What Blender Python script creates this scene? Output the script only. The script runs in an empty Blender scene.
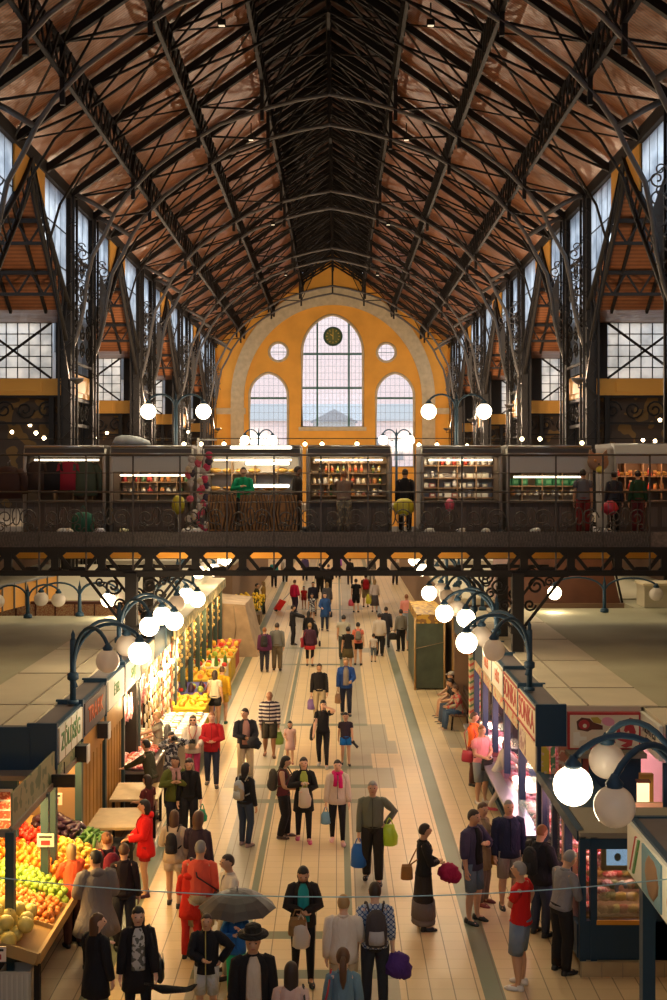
import bpy, bmesh, math, random
from math import pi, sin, cos, tan, radians, sqrt, atan2
from mathutils import Vector, Matrix
random.seed(7)
S = bpy.context.scene
C = S.collection
EYE = 7.3; F = 1150.0; XC = -0.3          # eye height, focal length in pixels, nave axis
V = Vector

# ------------------------------------------------------------------ materials
_m = {}
def mat(name, col, rough=.6, metal=0., emit=None, estr=0., build=None, spec=None):
    if name in _m: return _m[name]
    m = bpy.data.materials.new(name); m.use_nodes = True
    b = m.node_tree.nodes['Principled BSDF']
    b.inputs['Base Color'].default_value = (*col, 1)
    b.inputs['Roughness'].default_value = rough
    b.inputs['Metallic'].default_value = metal
    if spec is not None: b.inputs['Specular IOR Level'].default_value = spec
    if emit:
        b.inputs['Emission Color'].default_value = (*emit, 1)
        b.inputs['Emission Strength'].default_value = estr
    if build: build(m.node_tree, b)
    _m[name] = m
    return m
def noise_var(scale=6., amt=.25, detail=3., bump=0., coord='Object'):
    """value variation over the base colour, as wear has"""
    def f(nt, b):
        n = nt.nodes; l = nt.links
        tc = n.new('ShaderNodeTexCoord'); t = n.new('ShaderNodeTexNoise')
        t.inputs['Scale'].default_value = scale; t.inputs['Detail'].default_value = detail
        l.new(tc.outputs[coord], t.inputs['Vector'])
        mr = n.new('ShaderNodeMapRange'); mr.inputs[1].default_value = .3; mr.inputs[2].default_value = .7
        mr.inputs[3].default_value = 1-amt; mr.inputs[4].default_value = 1+amt
        l.new(t.outputs['Fac'], mr.inputs[0])
        mx = n.new('ShaderNodeMix'); mx.data_type = 'RGBA'; mx.blend_type = 'MULTIPLY'; mx.inputs[0].default_value = 1
        mx.inputs[6].default_value = b.inputs['Base Color'].default_value
        l.new(mr.outputs[0], mx.inputs[7]); l.new(mx.outputs[2], b.inputs['Base Color'])
        if bump:
            bp = n.new('ShaderNodeBump'); bp.inputs['Strength'].default_value = bump
            l.new(t.outputs['Fac'], bp.inputs['Height']); l.new(bp.outputs[0], b.inputs['Normal'])
    return f
def stripes(c2, axis='Z', scale=6., thr=.5, coord='Object'):
    def f(nt, b):
        n = nt.nodes; l = nt.links
        tc = n.new('ShaderNodeTexCoord'); w = n.new('ShaderNodeTexWave')
        w.bands_direction = axis; w.inputs['Scale'].default_value = scale
        l.new(tc.outputs[coord], w.inputs['Vector'])
        r = n.new('ShaderNodeValToRGB'); r.color_ramp.interpolation = 'CONSTANT'
        r.color_ramp.elements[0].color = b.inputs['Base Color'].default_value
        r.color_ramp.elements[1].color = (*c2, 1); r.color_ramp.elements[1].position = thr
        l.new(w.outputs['Fac'], r.inputs[0]); l.new(r.outputs[0], b.inputs['Base Color'])
    return f
def spots(c2, scale=14., thr=.55, coord='Object'):
    def f(nt, b):
        n = nt.nodes; l = nt.links
        tc = n.new('ShaderNodeTexCoord'); w = n.new('ShaderNodeTexNoise')
        w.inputs['Scale'].default_value = scale; w.inputs['Detail'].default_value = 1
        l.new(tc.outputs[coord], w.inputs['Vector'])
        r = n.new('ShaderNodeValToRGB'); r.color_ramp.interpolation = 'CONSTANT'
        r.color_ramp.elements[0].color = b.inputs['Base Color'].default_value
        r.color_ramp.elements[1].color = (*c2, 1); r.color_ramp.elements[1].position = thr
        l.new(w.outputs['Fac'], r.inputs[0]); l.new(r.outputs[0], b.inputs['Base Color'])
    return f
def plaid(c2, c3):
    def f(nt, b):
        n = nt.nodes; l = nt.links
        tc = n.new('ShaderNodeTexCoord')
        w = n.new('ShaderNodeTexWave'); w.bands_direction = 'X'; w.inputs['Scale'].default_value = 4.5
        v = n.new('ShaderNodeTexWave'); v.bands_direction = 'Z'; v.inputs['Scale'].default_value = 4.5
        for q in (w, v): l.new(tc.outputs['Object'], q.inputs['Vector'])
        a = n.new('ShaderNodeMath'); a.operation = 'ADD'; l.new(w.outputs['Fac'], a.inputs[0]); l.new(v.outputs['Fac'], a.inputs[1])
        r = n.new('ShaderNodeValToRGB'); r.color_ramp.interpolation = 'CONSTANT'
        a2 = n.new('ShaderNodeMath'); a2.operation = 'MULTIPLY'; a2.inputs[1].default_value = .5
        l.new(a.outputs[0], a2.inputs[0])
        r.color_ramp.elements[0].color = b.inputs['Base Color'].default_value
        r.color_ramp.elements[1].color = (*c2, 1); r.color_ramp.elements[1].position = .42
        e = r.color_ramp.elements.new(.72); e.color = (*c3, 1)
        l.new(a2.outputs[0], r.inputs[0]); l.new(r.outputs[0], b.inputs['Base Color'])
    return f
def glass_mat(name, tint=(1,1,1), gloss=.1):
    if name in _m: return _m[name]
    m = bpy.data.materials.new(name); m.use_nodes = True; nt = m.node_tree; n = nt.nodes; l = nt.links
    n.remove(n['Principled BSDF']); o = n['Material Output']
    t = n.new('ShaderNodeBsdfTransparent'); t.inputs[0].default_value = (*tint, 1)
    g = n.new('ShaderNodeBsdfGlossy'); g.inputs['Roughness'].default_value = .08
    x = n.new('ShaderNodeMixShader'); x.inputs[0].default_value = gloss
    l.new(t.outputs[0], x.inputs[1]); l.new(g.outputs[0], x.inputs[2]); l.new(x.outputs[0], o.inputs[0])
    _m[name] = m; return m

# ------------------------------------------------------------------ mesh builder
class MB:
    def __init__(s): s.v = []; s.f = []; s.mi = []; s.cur = 0; s.sm = []
    def add(s, vs, fs, smooth=False):
        o = len(s.v); s.v += [tuple(p) for p in vs]
        for f in fs: s.f.append([i+o for i in f]); s.mi.append(s.cur); s.sm.append(smooth)
        return s
    def box(s, x0, x1, y0, y1, z0, z1):
        vs = [(x, y, z) for z in (z0, z1) for y in (y0, y1) for x in (x0, x1)]
        return s.add(vs, [(0,2,3,1),(4,5,7,6),(0,1,5,4),(2,6,7,3),(0,4,6,2),(1,3,7,5)])
    def bar(s, a, b, w=.1, h=None, up=(0,0,1)):
        a = V(a); b = V(b); h = w if h is None else h
        d = (b-a).normalized(); u = V(up)
        if abs(d.dot(u)) > .98: u = V((0,1,0))
        r = d.cross(u).normalized(); u = r.cross(d).normalized()
        vs = [p + r*(i*w/2) + u*(j*h/2) for p in (a, b) for (i, j) in ((-1,-1),(1,-1),(1,1),(-1,1))]
        return s.add(vs, [(3,2,1,0),(4,5,6,7),(0,1,5,4),(1,2,6,5),(2,3,7,6),(3,0,4,7)])
    def tube(s, pts, r=.05, n=8, r2=None, close=False):
        pts = [V(p) for p in pts]; k = len(pts); vs = []; fs = []
        rr = r if isinstance(r, (list, tuple)) else [r + ((r2 if r2 is not None else r)-r)*i/max(1, k-1) for i in range(k)]
        prev = None
        for i, p in enumerate(pts):
            if close: d = (pts[(i+1) % k]-pts[i-1])
            else: d = pts[min(i+1, k-1)]-pts[max(i-1, 0)]
            d = d.normalized() if d.length > 1e-9 else V((0,0,1))
            if prev is None:
                u = V((0,0,1)) if abs(d.z) < .9 else V((1,0,0))
                u = (u-d*u.dot(d)).normalized()
            else:
                u = prev-d*prev.dot(d)
                u = u.normalized() if u.length > 1e-6 else V((1,0,0))
            prev = u; w = d.cross(u)
            for j in range(n):
                a = 2*pi*j/n; vs.append(p + (u*cos(a)+w*sin(a))*rr[i])
        for i in range(k if close else k-1):
            for j in range(n):
                fs.append((i*n+j, i*n+(j+1) % n, ((i+1) % k)*n+(j+1) % n, ((i+1) % k)*n+j))
        if not close:
            fs.append(tuple(range(n-1, -1, -1))); fs.append(tuple((k-1)*n+j for j in range(n)))
        return s.add(vs, fs, True)
    def loft(s, rings, n=14, cap=True):
        """rings: (centre, rx, ry[, pitch, yaw]) ellipses in the xy plane, pitched about x, then yawed about z"""
        vs = []; fs = []; k = len(rings)
        for g in rings:
            c = V(g[0]); rx, ry = g[1], g[2]; R = None
            if len(g) > 3 and (g[3] is not None):
                R = g[3]
            for j in range(n):
                a = 2*pi*j/n; p = V((rx*cos(a), ry*sin(a), 0))
                if R is not None: p = R @ p
                vs.append(c+p)
        for i in range(k-1):
            for j in range(n):
                fs.append((i*n+j, i*n+(j+1) % n, (i+1)*n+(j+1) % n, (i+1)*n+j))
        if cap: fs.append(tuple(range(n-1, -1, -1))); fs.append(tuple((k-1)*n+j for j in range(n)))
        return s.add(vs, fs, True)
    def lathe(s, prof, c=(0,0,0), n=16):
        return s.loft([((c[0], c[1], c[2]+z), r, r) for r, z in prof], n)
    def ball(s, c, rx, ry=None, rz=None, nu=12, nv=8, wob=0.):
        ry = rx if ry is None else ry; rz = rx if rz is None else rz
        vs = [(c[0], c[1], c[2]-rz)]; fs = []
        for i in range(1, nv):
            a = -pi/2+pi*i/nv
            for j in range(nu):
                b = 2*pi*j/nu; w = 1+(random.uniform(-wob, wob) if wob else 0)
                vs.append((c[0]+rx*cos(a)*cos(b)*w, c[1]+ry*cos(a)*sin(b)*w, c[2]+rz*sin(a)*w))
        vs.append((c[0], c[1], c[2]+rz)); L = len(vs)-1
        for j in range(nu): fs.append((0, 1+(j+1) % nu, 1+j)); fs.append((L, L-nu+j, L-nu+(j+1) % nu))
        for i in range(nv-2):
            for j in range(nu):
                a = 1+i*nu; fs.append((a+j, a+(j+1) % nu, a+nu+(j+1) % nu, a+nu+j))
        return s.add(vs, fs, True)
    def prism(s, poly, ax, t0, t1):
        """poly of 2-D points extruded along axis ax ('x','y','z') from t0 to t1"""
        def P(p, t):
            return {'x': (t, p[0], p[1]), 'y': (p[0], t, p[1]), 'z': (p[0], p[1], t)}[ax]
        n = len(poly)
        vs = [P(p, t0) for p in poly]+[P(p, t1) for p in poly]
        fs = [tuple(range(n)), tuple(range(2*n-1, n-1, -1))]+[(i, i+n, (i+1) % n+n, (i+1) % n) for i in range(n)]
        return s.add(vs, fs)
    def quad(s, a, b, c, d): return s.add([a, b, c, d], [(0,1,2,3)])
    def data(s, name, mats):
        me = bpy.data.meshes.new(name)
        me.from_pydata(s.v, [], s.f)
        ms = mats if isinstance(mats, (list, tuple)) else [mats]
        for m in ms: me.materials.append(m)
        me.polygons.foreach_set('material_index', s.mi); me.polygons.foreach_set('use_smooth', s.sm)
        me.update(); bm = bmesh.new(); bm.from_mesh(me); bmesh.ops.recalc_face_normals(bm, faces=bm.faces); bm.to_mesh(me); bm.free()
        return me
    def build(s, name, mats, parent=None, loc=None):
        o = bpy.data.objects.new(name, s.data(name, mats)); C.objects.link(o)
        if parent: o.parent = parent
        if loc is not None: o.location = loc
        return o
def obj(name, me, parent=None, loc=None, rz=0):
    o = bpy.data.objects.new(name, me); C.objects.link(o)
    if parent: o.parent = parent
    if loc is not None: o.location = loc
    o.rotation_euler = (0, 0, rz); return o
def tag(o, label=None, cat=None, group=None, kind=None):
    if label: o['label'] = label
    if cat: o['category'] = cat
    if group: o['group'] = group
    if kind: o['kind'] = kind
    return o
def thing(name, label, cat, loc=(0,0,0), rz=0, group=None):
    o = bpy.data.objects.new(name, None); o.empty_display_size = .2; C.objects.link(o)
    o.location = loc; o.rotation_euler = (0, 0, rz); return tag(o, label, cat, group)
def struct(name, mb, m, parent=None):
    o = mb.build(name, m, parent); o['kind'] = 'structure'; return o
def copy_tree(o, parent=None):
    c = o.copy(); C.objects.link(c); c.parent = parent
    for ch in list(o.children): copy_tree(ch, c)
    return c
ORD = ['first','second','third','fourth','fifth','sixth','seventh','eighth','ninth','tenth','eleventh','twelfth']
def W(px, py, d):  return V(((px-336)*d/F, d, EYE-(py-470)*d/F))
def text(body, size, m, parent, loc, rot, name='lettering', ext=.004, sx=1.):
    cu = bpy.data.curves.new(name, 'FONT'); cu.body = body; cu.size = size; cu.extrude = ext
    cu.align_x = 'CENTER'; cu.align_y = 'CENTER'; cu.offset = size*.012
    cu.materials.append(m); o = bpy.data.objects.new('tmp', cu); C.objects.link(o)
    me = bpy.data.meshes.new_from_object(o.evaluated_get(bpy.context.evaluated_depsgraph_get())); bpy.data.objects.remove(o)
    o = bpy.data.objects.new(name, me); C.objects.link(o)
    o.parent = parent; o.location = loc; o.rotation_euler = rot; o.scale = (sx, 1, 1); return o
def light(kind, name, loc, power, col, size=.3, rot=None, parent=None, **k):
    ld = bpy.data.lights.new(name, kind); ld.energy = power; ld.color = col
    if kind == 'AREA':
        ld.shape = 'RECTANGLE'; ld.size = size[0]; ld.size_y = size[1]
    else: ld.shadow_soft_size = size
    for a, b in k.items(): setattr(ld, a, b)
    o = bpy.data.objects.new(name, ld); C.objects.link(o); o.location = loc
    if rot: o.rotation_euler = rot
    if parent: o.parent = parent
    return o

# ------------------------------------------------------------------ camera
cd = bpy.data.cameras.new('camera'); cam = bpy.data.objects.new('camera', cd); C.objects.link(cam)
cam.location = (0, 0, EYE); cam.rotation_euler = (pi/2, 0, 0)
cd.sensor_fit = 'AUTO'; cd.sensor_width = 36; cd.lens = 36*F/1000; cd.shift_x = -.0025; cd.shift_y = -.03
cd.clip_start = .1; cd.clip_end = 500
S.camera = cam
S.view_settings.view_transform = 'Standard'; S.view_settings.look = 'None'
S.view_settings.exposure = 0; S.view_settings.gamma = 1; S.view_settings.use_curve_mapping = False
S.cycles.use_denoising = True
S.cycles.max_bounces = 7; S.cycles.diffuse_bounces = 3; S.cycles.glossy_bounces = 2; S.cycles.transparent_max_bounces = 10
S.cycles.caustics_reflective = False; S.cycles.caustics_refractive = False
S.cycles.sample_clamp_indirect = 4
w = bpy.data.worlds.new('sky'); S.world = w; w.use_nodes = True
bg = w.node_tree.nodes['Background']
def _sky():
    n = w.node_tree.nodes; l = w.node_tree.links
    tc = n.new('ShaderNodeTexCoord'); t = n.new('ShaderNodeTexNoise'); t.inputs['Scale'].default_value = 3; t.inputs['Detail'].default_value = 5
    l.new(tc.outputs['Generated'], t.inputs['Vector'])
    r = n.new('ShaderNodeValToRGB'); r.color_ramp.elements[0].color = (.45,.62,.85,1); r.color_ramp.elements[0].position = .35
    r.color_ramp.elements[1].color = (.92,.97,1,1); r.color_ramp.elements[1].position = .6
    l.new(t.outputs['Fac'], r.inputs[0]); l.new(r.outputs[0], bg.inputs[0])
_sky(); bg.inputs[1].default_value = 2.3

IRON = mat('dark_iron', (.014,.011,.009), .65, .0, spec=.25)
STEEL = mat('grey_painted_steel', (.10,.09,.082), .5, .1)
NAVY = mat('navy_paint', (.018,.05,.085), .5, spec=.3)
NAVYB = mat('blue_paint', (.014,.035,.075), .5)
TEAL = mat('teal_post_paint', (.03,.065,.07), .45)
YEL = mat('ochre_plaster', (.75,.36,.05), .75, build=noise_var(.6, .1, 4))
YELP = mat('ochre_painted_panel', (.62,.29,.03), .6)
STONE = mat('pale_stone', (.52,.43,.28), .8, build=noise_var(2., .15, 4))
PANE = glass_mat('window_glass', (.95,.97,1), .06)
FROST = None
def _frost():
    m = bpy.data.materials.new('frosted_glass'); m.use_nodes = True; nt = m.node_tree; n = nt.nodes; l = nt.links
    n.remove(n['Principled BSDF']); o = n['Material Output']
    t = n.new('ShaderNodeBsdfTranslucent'); t.inputs[0].default_value = (.86,.93,1,1)
    g = n.new('ShaderNodeBsdfTransparent'); x = n.new('ShaderNodeMixShader'); x.inputs[0].default_value = .3
    tc = n.new('ShaderNodeTexCoord'); z = n.new('ShaderNodeTexNoise'); z.inputs['Scale'].default_value = .9; z.inputs['Detail'].default_value = 5; l.new(tc.outputs['Object'], z.inputs['Vector'])
    r = n.new('ShaderNodeValToRGB'); r.color_ramp.elements[0].color = (.5,.56,.62,1); r.color_ramp.elements[0].position = .35; r.color_ramp.elements[1].color = (.92,.97,1,1); r.color_ramp.elements[1].position = .6
    l.new(z.outputs['Fac'], r.inputs[0]); l.new(r.outputs[0], t.inputs[0])
    l.new(t.outputs[0], x.inputs[1]); l.new(g.outputs[0], x.inputs[2]); l.new(x.outputs[0], o.inputs[0]); return m
FROST = _frost()
GREEN = mat('green_window_bar', (.01,.1,.07), .5)
WHITE = mat('white_paint', (.75,.74,.7), .5)
BLACK = mat('black_paint', (.008,.008,.009), .5)
# ------------------------------------------------------------------ THE HALL
D0, PER = 14.5, 16.45
PAIRS = [(D0+PER*k, D0+PER*k+4.2) for k in range(6)]     # 14.5,30.95,47.4,63.85,80.3,96.75
ENDW = 105.3; HW = 10.75; NEAR = -5.
EAVE = EYE+11.5; PITCH = .7
def roof_z(a): return EYE+11.5+PITCH*(HW-a)

# floor with inlaid bands
def floor_nodes(nt, b):
    n = nt.nodes; l = nt.links
    tc = n.new('ShaderNodeTexCoord'); sp = n.new('ShaderNodeSeparateXYZ'); l.new(tc.outputs['Object'], sp.inputs[0])
    def M(op, a, c=None, v3=None):
        m = n.new('ShaderNodeMath'); m.operation = op
        for i, q in enumerate((a, c, v3)):
            if q is None: continue
            if isinstance(q, (int, float)): m.inputs[i].default_value = q
            else: l.new(q, m.inputs[i])
        return m.outputs[0]
    X = M('ADD', sp.outputs[0], .6); AX = M('ABSOLUTE', X); Y = sp.outputs[1]
    def band(c, lo, hi): return M('COMPARE', c, (lo+hi)/2, (hi-lo)/2)
    def OR(*a):
        r = a[0]
        for q in a[1:]: r = M('MAXIMUM', r, q)
        return r
    green = OR(band(AX, .75, .87), band(AX, 2.66, 2.95))
    grey = band(AX, .92, 1.5)
    mid = band(AX, 0, 1.5); wide = band(AX, 0, 2.0)
    cross = OR(*[band(Y, a, a+.3) for a in (16.5, 17.9, 25.2, 26.4, 28.1, 32.8, 43, 47, 60, 74)])
    panel = OR(band(Y, 26.4, 28.2), band(Y, 30.2, 33.0), band(Y, 46, 47.2), band(Y,60,62))
    green = OR(green, M('MULTIPLY', cross, mid))
    pg = M('MULTIPLY', panel, band(AX, .75, 2.0))
    extra = OR(M('MULTIPLY', band(X, 3.6, 4.05), band(Y, 30.2, 32.3)), M('MULTIPLY', band(X, 1.5, 2.2), band(Y, 29.6, 31)))
    grey = OR(grey, pg, M('MULTIPLY', extra, .9))
    # tile joints
    def joint(c, per, wd):
        return M('LESS_THAN', M('FRACT', M('DIVIDE', M('ADD', c, 400*per), per)), wd/per)
    jx = joint(sp.outputs[0], .33, .016); jy = joint(Y, .33, .011)
    nz = n.new('ShaderNodeTexNoise'); nz.inputs['Scale'].default_value = .8; nz.inputs['Detail'].default_value = 4; l.new(tc.outputs['Object'], nz.inputs['Vector'])
    wn = n.new('ShaderNodeTexWhiteNoise'); wn.noise_dimensions = '2D'
    cx = n.new('ShaderNodeCombineXYZ')
    l.new(M('FLOOR', M('DIVIDE', sp.outputs[0], .33)), cx.inputs[0]); l.new(M('FLOOR', M('DIVIDE', Y, .33)), cx.inputs[1]); l.new(cx.outputs[0], wn.inputs[0])
    def mix(fac, a, c):
        m = n.new('ShaderNodeMix'); m.data_type = 'RGBA'
        if isinstance(fac, float): m.inputs[0].default_value = fac
        else: l.new(fac, m.inputs[0])
        for i, q in ((6, a), (7, c)):
            if isinstance(q, tuple): m.inputs[i].default_value = (*q, 1)
            else: l.new(q, m.inputs[i])
        return m.outputs[2]
    base = mix(nz.outputs['Fac'], (.62,.455,.245), (.74,.565,.325))
    base = mix(M('MULTIPLY', wn.outputs[0], .35), base, (.56,.41,.23))
    c = mix(M('MULTIPLY', grey, .85), base, (.30,.275,.205))
    c = mix(green, c, (.17,.19,.125))
    c = mix(M('MULTIPLY', jy, .4), c, (.22,.14,.07))
    c = mix(M('MULTIPLY', jx, .75), c, (.14,.09,.05))
    l.new(c, b.inputs['Base Color'])
    mr = n.new('ShaderNodeMapRange'); mr.inputs[3].default_value = .28; mr.inputs[4].default_value = .5; l.new(nz.outputs['Fac'], mr.inputs[0]); l.new(mr.outputs[0], b.inputs['Roughness'])
FLOOR = mat('floor_tiles', (.6,.5,.35), .35, build=floor_nodes)
m = MB(); m.box(-22, 22, NEAR, ENDW, -.2, 0); struct('floor', m, FLOOR)

# roof
def roof_nodes(nt, b):
    n = nt.nodes; l = nt.links
    tc = n.new('ShaderNodeTexCoord'); wv = n.new('ShaderNodeTexWave'); wv.bands_direction = 'Y'; wv.inputs['Scale'].default_value = 2.0
    l.new(tc.outputs['Object'], wv.inputs['Vector'])
    nz = n.new('ShaderNodeTexNoise'); nz.inputs['Scale'].default_value = .7; nz.inputs['Detail'].default_value = 5
    l.new(tc.outputs['Object'], nz.inputs['Vector'])
    r = n.new('ShaderNodeValToRGB'); r.color_ramp.elements[0].color = (.20,.068,.024,1); r.color_ramp.elements[0].position = .3
    r.color_ramp.elements[1].color = (.33,.125,.05,1); r.color_ramp.elements[1].position = .7
    l.new(nz.outputs['Fac'], r.inputs[0])
    mx = n.new('ShaderNodeMix'); mx.data_type = 'RGBA'; mx.blend_type = 'MULTIPLY'; mx.inputs[0].default_value = .45
    l.new(r.outputs[0], mx.inputs[6]); l.new(wv.outputs['Fac'], mx.inputs[7]); l.new(mx.outputs[2], b.inputs['Base Color'])
    bp = n.new('ShaderNodeBump'); bp.inputs['Strength'].default_value = .25; l.new(wv.outputs['Fac'], bp.inputs['Height'])
    bp2 = n.new('ShaderNodeBump'); bp2.inputs['Strength'].default_value = .3; bp2.inputs['Distance'].default_value = .6
    l.new(nz.outputs['Fac'], bp2.inputs['Height']); l.new(bp.outputs[0], bp2.inputs['Normal']); l.new(bp2.outputs[0], b.inputs['Normal'])
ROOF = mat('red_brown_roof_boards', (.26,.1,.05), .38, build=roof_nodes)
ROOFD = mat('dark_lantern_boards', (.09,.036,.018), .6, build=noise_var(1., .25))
RW = 2.75; LIFT = 1.1
for s, nm in ((-1, 'ceiling'), (1, 'ceiling')):
    m = MB(); m.prism([(XC+s*(HW+.6), roof_z(HW+.6)), (XC+s*RW, roof_z(RW)), (XC+s*RW, roof_z(RW)+.2), (XC+s*(HW+.6), roof_z(HW+.6)+.2)], 'y', NEAR, ENDW)
    struct(nm, m, ROOF)
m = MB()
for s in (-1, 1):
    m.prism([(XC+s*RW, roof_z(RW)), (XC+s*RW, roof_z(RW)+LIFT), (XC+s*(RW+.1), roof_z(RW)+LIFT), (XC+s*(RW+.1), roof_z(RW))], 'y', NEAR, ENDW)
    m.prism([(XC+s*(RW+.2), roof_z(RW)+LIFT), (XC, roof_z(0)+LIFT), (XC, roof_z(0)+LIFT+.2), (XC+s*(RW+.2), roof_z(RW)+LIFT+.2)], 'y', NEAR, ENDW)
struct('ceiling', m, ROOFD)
# lantern rafters and struts, one object per bay between two trusses
FRAMES = []
for k, (a, b) in enumerate(PAIRS[:-1]):
    n = PAIRS[k+1][0]; st = (n-b)/3
    FRAMES += [(a, 'main'), (b, 'main'), (b+st, 'sec'), (b+2*st, 'sec')]
FRAMES += [(PAIRS[-1][0], 'main'), (PAIRS[-1][1], 'main')]
FRAMES = [f for f in FRAMES if f[0] > 17]
PUR = [HW, 8.06, 5.37, 2.75, 0]
for i in range(len(FRAMES)):
    y0 = FRAMES[i][0]; y1 = FRAMES[i+1][0] if i+1 < len(FRAMES) else ENDW
    t = thing('lantern_bracing', 'dark rafters and cross braces inside the roof lantern, %s bay' % ('end wall' if i == len(FRAMES)-1 else ORD[min(i, 11)] if i < 12 else 'bay %d of the row' % (i+1)), 'roof bracing', (0,0,0), 0, 'lantern braces along the ridge')
    def br(nm, a, b, *r): m = MB(); m.bar(a, b, *r); m.build(nm, IRON, t)
    for j in range(3):
        y = y0+(y1-y0)*(j+.5)/3
        for s in (-1, 1):
            br('rafter', (XC+s*RW, y, roof_z(RW)+LIFT-.2), (XC, y, roof_z(0)+LIFT-.2), .12, .22)
            br('lower_tie', (XC+s*RW, y, roof_z(RW)-.1), (XC+s*.1, y, roof_z(0)-.4), .09, .14)
            br('strut', (XC+s*RW, y-.6, roof_z(RW)-.1), (XC+s*1.4, y+.1, roof_z(1.4)+LIFT-.3), .07)
    for s in (-1, 1):
        br('cross_brace', (XC+s*RW, y0, roof_z(RW)-.1), (XC, y1, roof_z(0)-.35), .07); br('cross_brace', (XC+s*RW, y1, roof_z(RW)-.1), (XC, y0, roof_z(0)-.35), .07)
    t = thing('roof_bracing', 'crossed iron tie bars under the red-brown roof boards', 'roof bracing', (0,0,0), 0, 'crossed ties under the roof')
    m = MB()
    for s in (-1, 1):
        for j in range(3):
            a0, a1 = PUR[j], PUR[j+1]; zz = -.3
            p = lambda a, y: (XC+s*a, y, roof_z(a)+zz)
            br('tie_bar', p(a0, y0), p(a1, y1), .05, .06) if (i+j) % 2 else br('tie_bar', p(a0, y1), p(a1, y0), .05, .06)

# lengthwise lattice purlins
def purlin(x, z, dep, label):
    t = thing('purlin', label, 'roof girder', (0, 0, 0), 0, 'lattice purlins running along the roof')
    y0, y1 = 17, ENDW
    m = MB(); m.bar((x, y0, z), (x, y1, z), .13, .1); m.build('top_chord', IRON, t)
    m = MB(); m.bar((x, y0, z-dep), (x, y1, z-dep), .13, .08); m.build('bottom_chord', IRON, t)
    m = MB(); n = int((y1-y0)/.82)
    for i in range(n):
        a = y0+(y1-y0)*i/n; b = y0+(y1-y0)*(i+1)/n
        m.bar((x-.08, a, z), (x-.08, b, z-dep), .06, .1); m.bar((x+.08, a, z-dep), (x+.08, b, z), .06, .1)
    m.build('lattice_web', IRON, t)
    return t
for s in (-1, 1):
    side = 'west' if s < 0 else 'east'
    pl = 'slope over the fruit stalls' if s < 0 else 'slope over the meat stalls'
    purlin(XC+s*8.06, roof_z(8.06)-.35, 1.0, 'dark lattice purlin just over the side windows, '+pl)
    purlin(XC+s*5.37, roof_z(5.37)-.35, .9, 'dark lattice purlin halfway up the roof, '+pl)
    purlin(XC+s*2.75, roof_z(2.75)-.2, .8, 'dark lattice purlin edging the roof lantern, '+pl)
    m = MB(); m.bar((XC+s*HW, 17, EAVE-.1), (XC+s*HW, ENDW, EAVE-.1), .35, .5); o = m.build('eaves_beam', IRON)
    tag(o, 'long dark eaves beam over the side windows, '+pl.replace('slope', 'wall'), 'roof beam')
purlin(XC, roof_z(0)-.4, .5, 'dark lattice purlin hanging under the ridge of the hall')

ARC = [(0, 15.5), (1.3, 15.25), (2.6, 14.9), (4.5, 14.25), (6.2, 13.2), (7.4, 12.3), (8.3, 11.35), (8.85, 10.55), (9.2, 9.8), (9.75, 8.8), (9.98, 7.7), (10.1, 6.7), (10.35, 5.6), (10.68, 4.7)]
SEC = [(0, 17.3), (2.75, 16.0), (5.37, 14.3), (7.0, 13.1), (8.3, 12.2), (9.3, 11.3), (10.1, 10.0), (10.5, 8.6)]
def arc_h(a, A=ARC):
    for (a0, h0), (a1, h1) in zip(A, A[1:]):
        if a0 <= a <= a1: return h0+(h1-h0)*(a-a0)/(a1-a0)
    return A[-1][1]
def truss(y, kind, label):
    t = thing('roof_truss' if kind == 'main' else 'intermediate_truss', label, 'roof truss', (0, y, 0), 0)
    A = ARC if kind == 'main' else SEC
    for s in (-1, 1):
        m = MB(); m.bar((XC+s*HW, 0, EAVE-.25), (XC, 0, roof_z(0)-.25), .2 if kind == 'main' else .15, .26); m.build('rafter', IRON, t)
        pts = [(XC+s*a, 0, EYE+h) for a, h in A]
        m = MB(); m.tube(pts, .085 if kind == 'main' else .05, 7); m.build('arch_rib', STEEL if kind == 'main' else IRON, t)
        if kind == 'main':
            m = MB(); m.tube([(XC+s*8.9, 0, EYE+10.5), (XC+s*9.7, 0, EYE+11.0), (XC+s*10.6, 0, EYE+11.45)], .1, 7); m.build('knee_brace', STEEL, t)
        for j, a in enumerate(PUR[1:-1]):
            h = arc_h(a, A)
            m = MB(); m.bar((XC+s*a, 0, EYE+h-(.45 if kind == 'main' else 0)), (XC+s*a, 0, roof_z(a)-.2), .15 if kind == 'main' else .07); m.build('strut', IRON, t)
            m = MB(); a2 = PUR[j]; m.bar((XC+s*a, 0, EYE+h), (XC+s*a2, 0, roof_z(a2)-.3), .06, .08); m.build('diagonal', IRON, t)
            a3 = PUR[j+2]; m = MB(); m.bar((XC+s*a, 0, EYE+h), (XC+s*(a+a3)/2, 0, roof_z((a+a3)/2)-.3), .05, .07); m.build('diagonal', IRON, t)
    m = MB(); m.bar((XC, 0, EYE+A[0][1]), (XC, 0, roof_z(0)), .14); m.build('strut', IRON, t)
    return t
def scroll(m, c, r, ax, turns=1.6, t=.035, flip=1):
    pts = []
    for i in range(18):
        u = i/17; a = flip*turns*2*pi*u; q = r*(1-.8*u)
        p = (q*cos(a), q*sin(a))
        pts.append((c[0], c[1]+p[0], c[2]+p[1]) if ax == 'x' else (c[0]+p[0], c[1], c[2]+p[1]))
    m.tube(pts, t, 5)
where = {0: 'above the camera end of the hall', 1: 'over the gallery bridge', 2: 'first pair past the bridge', 3: 'second pair past the bridge', 4: 'third pair past the bridge', 5: 'pair next to the end wall'}
pi_ = 0
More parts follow.
